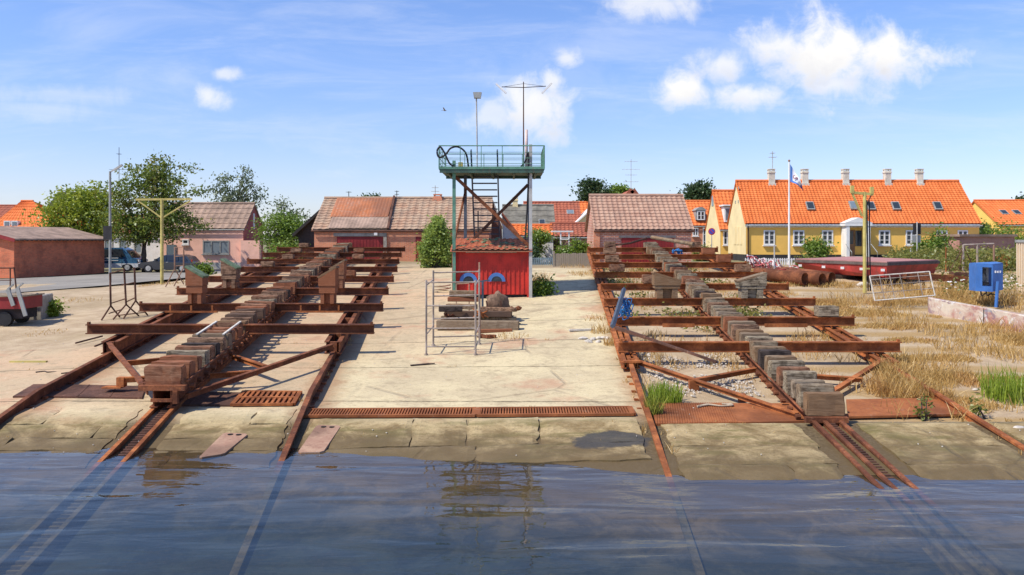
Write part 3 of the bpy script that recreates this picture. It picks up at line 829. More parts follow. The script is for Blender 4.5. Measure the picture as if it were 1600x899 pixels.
def left_cradle():
    Ys = [21.76 + 3.84 * i for i in range(8)]
    mw = [M['wood_red'], M['wood_red'], M['wood_red'], M['wood_grey'], M['wood_red'], M['wood_dark'], M['wood_red'], M['wood_y']]
    r = cradle(SL, 'slipway_cradle', 'long dark rusty boat cradle on the left slip, with mossy upright bilge blocks', Ys, 3.75, -2.85, 2.75, (16.08, 51.5),
               (M['rust'], M['rust'], M['rust'], mw), 0.80, 0.34, 0.31, 3)
    for (p, q) in (((20.8, 2.75, -0.34), (16.3, 0.42, -0.45)), ((20.8, -2.85, -0.30), (16.5, -0.42, -0.42)), ((19.9, 0.45, -0.42), (18.6, 1.5, -0.40)),
                   ((19.7, -0.45, -0.40), (18.9, -1.75, -0.37)), ((17.9, 0.45, -0.42), (18.2, 1.42, -0.42)), ((17.7, -0.45, -0.42), (17.7, -1.3, -0.46))):
        b = MB(); ell(b, SL(*p), SL(*q)); b.build('brace', M['rust_o'] if abs(p[1]) < 1 else M['rust'], r)
    b = MB(); b.box(SL(17.7, -1.38, -0.55), (0.16, 0.16, 0.2)); b.box(SL(17.7, -1.55, -0.66), (0.4, 0.25, 0.03)); b.build('bracket', M['rust_o'], r)
    for Y, v, w, h in ((25.6, -1.98, 0.52, 1.10), (25.6, 2.07, 0.52, 1.08), (29.44, -1.85, 0.54, 0.98), (29.44, 1.95, 0.50, 0.95)):
        bilge(SL, r, Y, v, w, h, 0, M['wood_red'], M['moss'] if v < 0 else M['wood_grey'])
    for v0, v1 in ((-2.9, -1.3), (1.1, 2.55)):       # sliding bars in front of the second beam
        b = MB(); b.bar(SL(25.42, v0, -0.24), SL(25.42, v1, -0.24), 0.06, 0.05)
        for t in (0.1, 0.5, 0.9): b.bar(SL(25.42, lerp(v0, v1, t), -0.2), SL(25.42, lerp(v0, v1, t), -0.04), 0.05, 0.04)
        b.build('slide_bar', M['rust_o'], r)
    rnd = random.Random(5)
    for i in range(2, 8):
        for v in (-2.0, 1.7):
            if rnd.random() < 0.75:
                block_mesh(0.55, 0.3, 0.22, i * 7 + int(v * 3), r, M['wood_red'], SL(Ys[i], v + rnd.uniform(-0.3, 0.3), 0.12), 'packing_block')
    for s_ in (-1, 1):                                # pale battens laid over the blocks by the first beam
        b = MB(); b.bar(SL(19.6, s_ * 0.31, 0.115), SL(21.4, s_ * 0.31, 0.125), 0.05, 0.03); b.build('batten', M['wood_white'], r)
    return r


def right_cradle():
    Ys = [20.4 + 3.36 * i for i in range(8)]
    r = cradle(SR, 'slipway_cradle', 'orange rusted boat cradle on the right slip, with thick grey keel timbers', Ys, 3.45, -3.25, 2.85, (15.3, 46.2),
               (M['rust_o'], M['rust_o'], M['rust'], [M['wood_grey'], M['wood_grey'], M['wood_y'], M['wood_grey'], M['wood_red'], M['wood_grey'], M['wood_grey'], M['wood_dark'], M['wood_grey']]), 0.68, 0.42, 0.16, 8)
    for (p, q) in (((19.9, -3.2, -0.30), (15.75, -0.42, -0.38)), ((19.9, 2.85, -0.30), (17.0, 0.45, -0.42)), ((19.2, -0.4, -0.36), (18.1, -2.0, -0.34)),
                   ((18.7, 0.42, -0.36), (18.3, 1.75, -0.36))):
        b = MB(); ell(b, SR(*p), SR(*q), 0.125, 0.10); b.build('brace', M['rust_o'], r)
    b = MB()
    for s_ in (-0.14, 0.14): b.bar(SR(19.5, -3.25 + s_, -0.28), SR(20.3, -3.25 + s_, -0.28), 0.08, 0.05)
    b.bar(SR(19.5, -3.43, -0.28), SR(19.5, -3.0, -0.28), 0.1, 0.05); b.build('bracket', M['rust_o'], r)
    b = MB(); b.box(SR(18.1, -2.0, -0.46), (0.2, 0.16, 0.22)); b.build('bracket', M['rust_o'], r)
    b = MB(); b.bar(SR(17.2, -1.15, -0.62), SR(17.2, -1.15, -0.4), 0.14, 0.1); b.box(SR(17.2, -1.1, -0.62), (0.4, 0.2, 0.05)); b.build('bracket', M['rust'], r)
    for v, w, h in ((-1.45, 0.86, 0.80), (1.3, 0.90, 0.78)):
        bilge(SR, r, 27.12, v, w, h, 0, M['wood_grey'], M['wood_grey'], 0.27)
    rnd = random.Random(9)
    for i, v in ((1, 2.7), (4, -2.6), (5, -2.6), (6, -2.5), (7, -2.3), (3, -1.6), (5, 2.4), (6, 2.3), (7, 2.2), (4, 2.5)):
        block_mesh(0.6, 0.34, 0.3, i * 5 + int(v * 3), r, M['wood_grey'] if i == 1 else M['wood_red'], SR(Ys[i], v, 0.16), 'packing_block')
    for a, c in ((-2.0, -1.1), (0.9, 2.1)):
        b = MB(); b.bar(SR(23.6, a, -0.22), SR(23.6, c, -0.22), 0.06, 0.1); b.build('slide_bar', M['rust_o'], r)
    b = MB(); b.tube([SR(45.5, -0.2, 0.35), SR(44.2, -1.2, 0.2), SR(43.7, -2.4, 0.1)], 0.06, 6); b.build('brace', M['rust_b'], r)
    b = MB(); b.tube([SR(45.5, 0.1, 0.4), SR(42.5, 1.9, 0.3)], 0.1, 8); b.build('brace', M['wood_grey'], r)
    return r


left_cradle(); right_cradle()


# ---------------------------------------------------------------- drains and cover plates
def quadplate(c4, off, th):
    """a plate lying on the ground between four photo corners (near-left, near-right, far-right, far-left)"""
    b = MB(); top = []; n = 8
    for i in range(n + 1):
        for a, d in ((c4[0], c4[1]), (c4[3], c4[2])):
            p = a.lerp(d, i / n); p.z = GZ(p.x, p.y) + off; top.append(p)
    vs = top + [p - Vector((0, 0, th)) for p in top]; o = len(top); fs = []
    for i in range(n):
        a = 2 * i; fs += [(a, a + 2, a + 3, a + 1), (o + a, o + a + 1, o + a + 3, o + a + 2), (a, o + a, o + a + 2, a + 2), (a + 1, a + 3, o + a + 3, o + a + 1)]
    fs += [(0, 1, o + 1, o), (2 * n, o + 2 * n, o + 2 * n + 1, 2 * n + 1)]
    return b.add(vs, fs)


def grate(name, label, cat, c4, bars, mat, group=None, slots=False):
    q = [og(*c) for c in c4]
    r = thing(name, label, cat, (q[0] + q[2]) / 2, group)
    quadplate(q, 0.022, 0.02).build('pit_shade', M['dark'], r)  # dark sheet laid on the ground in place of shade below the bars
    up = Vector((0, 0, 0.055))
    b = MB()
    def g(p): return Vector((p.x, p.y, GZ(p.x, p.y))) + up
    for u, v in ((0, 1), (3, 2)): b.bar(g(q[u]), g(q[v]), 0.07, 0.05)
    for u, v in ((0, 3), (1, 2)): b.bar(g(q[u]), g(q[v]), 0.09, 0.054)
    if slots: b.bar(g(q[0].lerp(q[3], 0.5)), g(q[1].lerp(q[2], 0.5)), 0.1, 0.052)
    b.build('frame', mat, r)
    b = MB(); b0 = q[0].lerp(q[1], 0)
    for i in range(1, bars):
        t = i / bars; b.bar(g(q[0].lerp(q[1], t)) - Vector((0, 0, 0.002)), g(q[3].lerp(q[2], t)) - Vector((0, 0, 0.002)), (0.055 if slots else 0.03), 0.046)
    b.build('grid', mat, r)


grate('drain_grate', 'long rusty drain grate on the bare concrete, left half', 'grate', ((474, 655), (742, 654), (744, 643), (482, 645)), 60, M['rust_plate'], 'drain grates across the slip')
grate('drain_grate', 'long rusty drain grate on the bare concrete, right half', 'grate', ((746, 654), (990, 652), (984, 641), (748, 643)), 56, M['rust_plate'], 'drain grates across the slip')
grate('slotted_grate', 'short orange grate with two rows of slots beside left slip rail', 'grate', ((363, 637), (458, 636), (469, 617), (382, 616)), 11, M['rust_o'], None, True)


def plate(label, c4, mat, seams=0, ridges=0):
    q = [og(*c) for c in c4]; b = quadplate(q, 0.05, 0.04)
    r = solo(b, 'cover_plate', mat, label, 'steel plate', 'steel cover plates over the drain', base=(q[0] + q[2]) / 2)
    s = MB()
    def g(p): return Vector((p.x, p.y, GZ(p.x, p.y) + 0.052))
    for i in range(1, seams + 1):
        s.bar(g(q[0].lerp(q[1], i / (seams + 1))), g(q[3].lerp(q[2], i / (seams + 1))), 0.025, 0.012)
    for i in range(1, ridges):
        t = i / ridges * 0.55
        s.bar(g(q[0].lerp(q[1], t)), g(q[3].lerp(q[2], t)), 0.03, 0.02)
    if seams or ridges:
        if seams: s.bar(g(q[0].lerp(q[3], 0.5)), g(q[1].lerp(q[2], 0.5)), 0.02, 0.01)
        s.build('ribs' if ridges else 'seams', mat, r)


plate('dark brown seamed cover plate left of the left keel', ((20, 623), (222, 625), (228, 607), (52, 604)), M['rust_b'], 3)
plate('dark brown cover plate between left keel and slotted grate', ((262, 636), (362, 637), (381, 617), (285, 615)), M['rust_b'], 2)
plate('rusty ribbed cover plate between orange rail and right keel', ((1022, 667), (1262, 662), (1240, 634), (1020, 634)), M['rust_plate'], 0, 34)
plate('smooth orange cover plate right of the right keel', ((1325, 655), (1508, 651), (1474, 625), (1322, 628)), M['rust_plate'])


def loose_plate(label, c4, mat):
    q = [og(*c) for c in c4]; b = MB()
    for p in q: p.z = max(p.z, -0.05) + 0.07
    e = (q[1] - q[0])
    poly = [q[0] + (q[3] - q[0]) * 0.04, q[0] + e * 0.14, q[1] - e * 0.14, q[1] + (q[2] - q[1]) * 0.04, q[2] - (q[2] - q[1]) * 0.05, q[2] - (q[2] - q[3]) * 0.1, q[3] + (q[2] - q[3]) * 0.1, q[3] - (q[3] - q[0]) * 0.05]
    b.prism(poly, (0, 0, -0.04))
    r = solo(b, 'steel_plate', mat, label, 'steel plate', 'loose steel plates at the water edge', base=(q[0] + q[2]) / 2)
    h = MB()
    for t in (0.33, 0.67):
        p = q[3].lerp(q[2], t).lerp(q[0].lerp(q[1], t), 0.07) + Vector((0, 0, 0.002)); h.tube([p - Vector((0, 0, 0.01)), p + Vector((0, 0, 0.003))], 0.05, 12)
    h.build('bolt_hole_shade', M['dark'], r)  # dark discs on the solid plate, painted as the shade inside holes


loose_plate('pale rusty loose plate dipping into water beside the slip rail', ((465, 715), (505, 713), (533, 671), (495, 670)), M['rust_pale'])
loose_plate('brown loose plate dipping into water below the slotted grate', ((310, 728), (350, 718), (388, 684), (350, 682)), M['rust_pale'])


# ---------------------------------------------------------------- tower and shed
def shed():
    Y0, Y1 = 31.3, 33.4; x0, x1 = X(709, Y0), X(826, Y0); zb = GZ((x0 + x1) / 2, Y0)
    zt = Z(392, Y0); zt2 = Z(383, Y0)
    r = thing('red_shed', 'small bright red board shed with mossy tile roof under the tower', 'shed', ((x0 + x1) / 2, Y0, zb))
    b = MB(); n = 16
    b.prism([(x0, Y0, zb + 0.16), (x0, Y1, zb + 0.16), (x0, Y1, zt + 0.34), (x0, Y0, zt)], (x1 - x0, 0, 0))
    for i in range(n + 1):
        x = lerp(x0 + 0.03, x1 - 0.03, i / n)
        b.box((x, Y0 - 0.014, (zb + 0.17 + zt) / 2), (0.045, 0.028, zt - zb - 0.2))
    for x in (x0, x1): b.box((x, Y0 - 0.02, (zb + zt) / 2), (0.12, 0.1, zt - zb - 0.02))
    for k in range(7): b.box((x1 + 0.012, lerp(Y0 + 0.15, Y1 - 0.1, k / 6), (zb + 0.2 + zt) / 2), (0.024, 0.045, zt - zb - 0.25))
    b.build('wall', M['shed_red'], r)
    b = MB(); b.box(((x0 + x1) / 2, (Y0 + Y1) / 2, zb + 0.08), (x1 - x0 - 0.3, Y1 - Y0 - 0.2, 0.16)); b.build('plinth', M['plinth'], r)
    b = MB(); b.box(((x0 + x1) / 2, Y0 - 0.12, zt - 0.03), (1.9, 0.03, 0.09)); b.build('fascia', M['concrete'], r)
    # tiles
    rf = tile_roof(x0 - 0.12, x1 + 0.14, Y0 - 0.28, zt + 0.02, Y1 + 0.1, zt + 0.46, 8, 0.21, 0.05)
    rnd = random.Random(3)
    rf.build('roof', M['tile_shed'], r)
    b = MB()
    for i in range(40):
        t = rnd.random(); x = lerp(x0, x1, rnd.random() ** 0.8); b.blob((x, lerp(Y0 - 0.25, Y1, t), zt + 0.05 + 0.43 * t), (rnd.uniform(0.04, 0.13), 0.06, 0.035), i, 0.4, 4)
    b.build('moss_clumps', M['moss'], r)
    for px in (732, 776):
        x = X(px, Y0); z = Z(440, Y0); a = MB(); rr = 0.33; n = 14; po = []
        for i in range(n + 1): po.append((x + rr * math.cos(math.pi * i / n), Y0 - 0.03, z + rr * math.sin(math.pi * i / n)))
        for i in range(n + 1): po.append((x - 0.2 * math.cos(math.pi * i / n), Y0 - 0.03, z + 0.2 * math.sin(math.pi * i / n)))
        a.prism(po, (0, -0.03, 0)); w = a.build('arch_trim', M['blue_arch'], r)
        g = MB(); g.prism([(x + 0.199 * math.cos(math.pi * i / n), Y0 - 0.03, z + 0.199 * math.sin(math.pi * i / n)) for i in range(n + 1)], (0, -0.012, 0)); g.build('window', M['pane'], r)


def tile_roof(x0, x1, ye, ze, yr, zr, rows, pitch, amp=0.05, th=0.06, x0r=None, x1r=None):
    """a slope of pantiles with real waves across and a step at every row; x0r / x1r: the extent at the ridge for hips and skews"""
    b = MB(); n = max(4, int((x1 - x0) / pitch) * 4)
    up = Vector((0, -(zr - ze), (yr - ye))).normalized()
    if up.z < 0: up = -up
    vs = []
    for j in range(rows):
        for e in (0, 1):
            t = (j + e) / rows; lift = 0.0 if e else 0.035
            xa = lerp(x0, x0 if x0r is None else x0r, t); xb = lerp(x1, x1 if x1r is None else x1r, t)
            for i in range(n + 1):
                w = math.sin(2 * math.pi * i / 4.0 + 0.4); w = w if w > 0 else w * 0.55
                vs.append(Vector((lerp(xa, xb, i / n), lerp(ye, yr, t), lerp(ze, zr, t))) + up * (amp * 0.5 * w + lift))
    fs = []; m = n + 1
    for j in range(2 * rows - 1):
        for i in range(n): fs.append((j * m + i, j * m + i + 1, (j + 1) * m + i + 1, (j + 1) * m + i))
    b.add(vs, fs)
    xa, xb = (x0 if x0r is None else x0r), (x1 if x1r is None else x1r)
    dn = up * -th
    q = [Vector((x0, ye, ze)) + dn, Vector((x1, ye, ze)) + dn, Vector((xb, yr, zr)) + dn, Vector((xa, yr, zr)) + dn]
    b.prism([p + up * 0.03 for p in q], dn * 0.6)
    return b


M['tile_shed'] = tiles('shed_tiles', (0.58, 0.20, 0.10), (0.44, 0.15, 0.085), (0.2, 0.14, 0.09), (0.2, 0.19, 0.10), 0.5, 0.21, 0.06)
shed()


def tower():
    Yf, Yb = 31.15, 33.7
    def Q(px, py): return P(px, py, Yf)
    g = GZ(X(770, Yf), Yf)
    r = thing('lookout_tower', 'green steel lookout tower with railed platform and steep stair', 'tower', (X(768, Yf), (Yf + Yb) / 2, g))
    xa, xb = X(709.5, Yf), X(829, Yf)
    zf = Z(264, Yf)                                     # platform floor
    for x, Y, mat, top in ((xa, Yf, 'green', zf + 0.3), (xb, Yf, 'galv', Z(226, Yf)), (xa + 0.28, Yb, 'bluegrey', zf + 0.2), (xb + 0.0, Yb, 'bluegrey', zf)):
        b = MB(); b.bar((x, Y, GZ(x, Y) - 0.05), (x, Y, top), 0.12, 0.12, (0, 1, 0)); b.build('leg', M[mat], r)
    for (x0, z0, x1, z1, Y, mat) in ((xa + 0.03, Z(276, Yf), xb, Z(387, Yf), Yf + 0.09, 'rust'), (xb - 0.05, Z(280, Yf) - 0.05, xa + 0.4, Z(383, Yf), Yb - 0.1, 'rust_b')):
        b = MB(); b.bar((x0, Y, z0), (x1, Y, z1), 0.04, 0.125); b.build('brace', M[mat], r)
    b = MB(); b.bar((xa + 0.3, Yb, zf - 0.6), (xa - 0.05, Yf + 0.3, zf - 2.9), 0.06, 0.1); b.build('brace', M['rust'], r)
    x0, x1 = X(687, Yf), X(850, Yf)
    b = MB(); b.box(((x0 + x1) / 2, (Yf + Yb) / 2, zf - 0.03), (x1 - x0, Yb - Yf + 0.5, 0.06))
    for Y in (Yf - 0.22, Yb + 0.22): b.box(((x0 + x1) / 2, Y, zf - 0.09), (x1 - x0 - 0.04, 0.08, 0.16))
    for i in range(5): b.box((lerp(x0 + 0.3, x1 - 0.3, i / 4), (Yf + Yb) / 2, zf - 0.13), (0.08, Yb - Yf + 0.3, 0.13))
    b.build('platform', M['green_d'], r)
    b = MB()
    for Y, d in ((Yf - 0.27, -1), (Yb + 0.27, 1)): b.box(((x0 + x1) / 2, Y, zf + 0.015), (x1 - x0 + 0.02, 0.016, 0.10))
    for x in (x0 - 0.01, x1 + 0.01): b.box((x, (Yf + Yb) / 2, zf + 0.015), (0.016, Yb - Yf + 0.5, 0.10))
    b.build('edge_plate', M['green'], r)
    zt = zf + 0.84
    b = MB()
    for Y in (Yf - 0.22, Yb + 0.22):
        for k, h in enumerate((0.84, 0.6, 0.38, 0.18)): b.tube([(x0, Y, zf + h), (x1, Y, zf + h)], 0.024 if k == 0 else 0.011, 6)
        for i in range(6): b.tube([(lerp(x0, x1, i / 5), Y, zf), (lerp(x0, x1, i / 5), Y, zt)], 0.026 if i in (0, 5) else 0.014, 6)
    for x in (x0, x1):
        for h in (0.84, 0.6, 0.38, 0.18): b.tube([(x, Yf - 0.22, zf + h), (x, Yb + 0.22, zf + h)], 0.024 if h > 0.8 else 0.011, 6)
        for i in range(1, 4): b.tube([(x, lerp(Yf - 0.2, Yb + 0.2, i / 4), zf), (x, lerp(Yf - 0.2, Yb + 0.2, i / 4), zt)], 0.014, 6)
    b.build('railing', M['green'], r)
    # stair rising towards the camera, behind the shed
    Ya, Yt = 35.6, 33.0
    for px, s_ in ((736, -1), (777, 1)):
        b = MB(); xt = X(px, Yt)
        pt, pb = Vector((xt, Yt, zf + 0.9)), Vector((xt + 0.1 * 1, Ya, GZ(xt, Ya)))
        b.bar(pt, pb, 0.05, 0.2); b.build('stringer', M['bluegrey'], r)
    n = 18; b = MB(); xs0, xs1 = X(736, Yt), X(777, Yt)
    for i in range(n):
        t = (i + 0.5) / n; b.box(((xs0 + xs1) / 2 + 0.1 * (1 - t), lerp(Ya, Yt + 0.4, t), lerp(GZ(xs0, Ya), zf, t)), (xs1 - xs0 - 0.06, 0.2, 0.045))
    b.build('treads', M['bluegrey'], r)
    b = MB(); b.tube([P(747, 385, Ya - 0.4), P(747, 330, Ya - 0.3)], 0.03, 6); b.build('handrail', M['iron'], r)
    b = MB(); b.box((X(719, Yf), Yf + 0.3, zf + 0.14), (0.17, 0.14, 0.26)); b.build('junction_box', M['yellowpole'], r)
    # things fixed on the platform
    q = thing('floodlight', 'grey box floodlight on a thin pole on the tower platform', 'floodlight', (X(745.5, 32), 32, zf))
    b = MB(); b.tube([(X(745.5, 32), 32, zf), (X(745.5, 32), 32, Z(233, 32)), (X(745.5, 32) - 0.03, 32, Z(150, 32))], 0.028, 8); b.build('pole', M['galv'], q)
    b = MB(); b.prism([P(739, 144, 31.8), P(752.5, 144, 31.8), P(751, 153, 31.8), P(740.5, 153, 31.8)], (0, 0.22, 0)); b.build('lamp_head', M['grey'], q)
    ym = 32.2
    q = thing('tube_light_mast', 'tall thin mast with two slanted tube lights on a crossbar', 'light mast', (X(818, ym), ym, zf))
    b = MB(); b.tube([(X(818, ym), ym, zf), P(818, 128, ym)], 0.03, 8, 0.018); b.build('pole', M['rust_b'], q)
    b = MB(); b.tube([P(784, 136, ym), P(818, 137, ym), P(853, 135, ym)], 0.016, 6); b.tube([P(786, 136, ym), P(818, 131, ym), P(851, 135, ym)], 0.007, 5); b.build('crossbar', M['iron'], q)
    for a, c in (((775, 131), (791, 146)), ((847, 146), (862, 130))):
        b = MB(); b.bar(P(*a, ym), P(*c, ym), 0.09, 0.06); b.build('tube_lamp', M['white'], q)
    b = MB(); b.tube([P(822.5, 262, 32.6), P(822.5, 203, 32.6)], 0.06, 8)
    solo(b, 'vent_pipe', paint('pale_pink_pipe', (0.55, 0.42, 0.38), 0.7), 'short pale pink pipe standing upright beside the tube light mast', 'pipe', smooth=True)
    pts = [P(732, 262, 31.3), P(728, 240, 31.1), P(716, 230, 31), P(704, 232, 30.9), P(696, 242, 30.85), P(686, 246, 30.8), P(683, 236, 30.8), P(688, 230, 30.8), P(695, 240, 30.8), P(703, 256, 30.85), P(715, 263, 31.0)]
    def smoothpts(pts, k=6):
        out = []
        for i in range(len(pts) - 1):
            p0, p1, p2, p3 = pts[max(i - 1, 0)], pts[i], pts[i + 1], pts[min(i + 2, len(pts) - 1)]
            for s_ in range(k):
                t = s_ / k; out.append(0.5 * ((2 * p1) + (p2 - p0) * t + (2 * p0 - 5 * p1 + 4 * p2 - p3) * t * t + (3 * p1 - p0 - 3 * p2 + p3) * t ** 3))
        return out + [pts[-1]]
    b = MB(); b.tube(smoothpts(pts), 0.035, 7)
    solo(b, 'hose', M['rubber'], 'thick black hose looped over the left end of the tower railing', 'hose', smooth=True)
    b = MB(); b.tube(smoothpts([P(813, 262, 31.3), P(821, 252, 31.1), P(825, 238, 31.0), P(826, 262, 31.0), P(824, 320, 31.3), P(820, 380, 31.3)]), 0.032, 7)
    solo(b, 'cable', M['rubber'], 'black cable hanging down beside the right tower leg', 'cable', smooth=True)


tower()


def sm(pts, k=6):
    out = []; pts = [Vector(p) for p in pts]
    for i in range(len(pts) - 1):
        p0, p1, p2, p3 = pts[max(i - 1, 0)], pts[i], pts[i + 1], pts[min(i + 2, len(pts) - 1)]
        for s_ in range(k):
            t = s_ / k; out.append(0.5 * ((2 * p1) + (p2 - p0) * t + (2 * p0 - 5 * p1 + 4 * p2 - p3) * t * t + (3 * p1 - p0 - 3 * p2 + p3) * t ** 3))
    return out + [pts[-1]]


# ---------------------------------------------------------------- houses
def window(r, x0, x1, z0, z1, Y, cols=2, rows=3, fm='white', pm='pane', sill=True, fw=0.09):
    b = MB(); d = 0.06; y = Y - 0.02
    b.box(((x0 + x1) / 2, y, z0 + fw / 2), (x1 - x0, d, fw)); b.box(((x0 + x1) / 2, y, z1 - fw / 2), (x1 - x0, d, fw))
    for x in (x0 + fw / 2, x1 - fw / 2): b.box((x, y, (z0 + z1) / 2), (fw, d, z1 - z0 - 2 * fw - 0.004))
    for i in range(1, cols): b.box((lerp(x0, x1, i / cols), y - 0.003, (z0 + z1) / 2), (fw * 1.1, d, z1 - z0 - 2 * fw - 0.004))
    for j in range(1, rows): b.box(((x0 + x1) / 2, y + 0.006, lerp(z0, z1, j / rows)), (x1 - x0 - 2 * fw - 0.004, 0.035, 0.04))
    o = b.build('window', M[fm], r)
    p = MB(); p.box(((x0 + x1) / 2, Y - 0.004, (z0 + z1) / 2), (x1 - x0 - 0.03, 0.02, z1 - z0 - 0.03)); p.build('pane', M[pm], o)
    if sill:
        s_ = MB(); s_.box(((x0 + x1) / 2, Y - 0.07, z0 - 0.05), (x1 - x0 + 0.12, 0.16, 0.08)); s_.build('sill', M[fm], o)
    return o


def gable_house(name, label, cat, x0, x1, Yf, depth, zb, ze, zr, wall, roof, rows=12, pitch=0.3, over=0.25, gable_mat=None, x1r=None, group=None, x0r=None, back=True, plinth=0, eave_drop=0.12):
    """house with its ridge across the view: eaves towards the camera"""
    r = thing(name, label, cat, ((x0 + x1) / 2, Yf, zb), group)
    Ym = Yf + depth / 2
    b = MB(); b.prism([(x0, Yf, zb + plinth), (x0, Yf + depth, zb + plinth), (x0, Yf + depth, ze), (x0, Ym, zr - 0.14 if x0r is None else ze), (x0, Yf, ze)], (x1 - x0, 0, 0))
    b.build('wall', wall, r)
    if plinth:
        b = MB(); b.box(((x0 + x1) / 2, Yf + depth / 2, zb + plinth / 2 - 0.1), (x1 - x0 + 0.06, depth + 0.06, plinth + 0.2)); b.build('plinth', M['plinth'], r)
    sl = (zr - ze) / (depth / 2); oy = 0.12
    o = tile_roof(x0 - over, x1 + over, Yf - oy, ze - oy * sl + eave_drop, Ym, zr + eave_drop * 0.2, rows, pitch, min(0.06, pitch * 0.25), 0.08, x0r, x1r)
    if back:
        o2 = tile_roof(x0 - over, x1 + over, Yf + depth + oy, ze - oy * sl + eave_drop, Ym, zr + eave_drop * 0.2, 3, pitch * 3, 0.03, 0.08, x0r, x1r)
        o.add(o2.v, o2.f)
    xe = x1 + over if x1r is None else x1r
    o.tube([(x0 - over if x0r is None else x0r, Ym, zr + 0.05), (xe, Ym, zr + 0.05)], 0.11, 8)
    rf = o.build('roof', roof, r)
    g = MB(); g.tube([(x0 - over, Yf - oy - 0.06, ze - oy * sl + 0.02), (x1 + over, Yf - oy - 0.06, ze - oy * sl + 0.02)], 0.06, 6); g.build('gutter', M['rust_b'] if cat == 'boathouse' else M['grey'], r)
    return r, rf


def chimney(rf, x, Y, z0, z1, w, mat, pot=True):
    b = MB(); b.box((x, Y, (z0 + z1) / 2), (w, w, z1 - z0)); b.box((x, Y, z0 + 0.1), (w * 1.25, w * 1.25, 0.25)); b.box((x, Y, z1 - 0.14), (w * 1.18, w * 1.18, 0.08)); b.box((x, Y, z1 + 0.1), (w * 1.1, w * 1.1, 0.06))
    for dx in (-1, 1):
        for dy in (-1, 1): b.box((x + dx * w * 0.42, Y + dy * w * 0.42, z1 + 0.035), (0.08, 0.08, 0.07))
    return b.build('chimney', mat, rf)


def skylight(rf, x, Ye, ze, Yr, zr, t, w, h, mat='pane'):
    """roof window lying on the slope at fraction t"""
    a = Vector((x, lerp(Ye, Yr, t), lerp(ze, zr, t))); up = Vector((0, Yr - Ye, zr - ze)).normalized(); n = Vector((0, -up.z, up.y))
    s_ = Vector((w / 2, 0, 0))
    def ring(k, off): return [a - s_ * k + n * off + up * (h / 2 * (1 - k)), a + s_ * k + n * off + up * (h / 2 * (1 - k)), a + s_ * k + up * (h - h / 2 * (1 - k)) + n * off, a - s_ * k + up * (h - h / 2 * (1 - k)) + n * off]
    b = MB(); b.prism(ring(1, 0.02), n * 0.12); o = b.build('skylight', M['grey'], rf)
    b = MB(); b.prism(ring(0.8, 0.14), n * 0.012); b.build('pane', M[mat], o)


def antenna(rf, base, h, arms, mat='galv'):
    b = MB(); base = Vector(base); b.tube([base, base + Vector((0, 0, h))], 0.025, 5)
    for z, w in arms:
        b.tube([base + Vector((-w / 2, 0, z)), base + Vector((w / 2, 0, z))], 0.014, 4)
        for i in range(5):
            x = lerp(-w / 2, w / 2, i / 4); b.tube([base + Vector((x, -0.25, z)), base + Vector((x, 0.25, z))], 0.01, 4)
    return b.build('antenna', M[mat], rf)


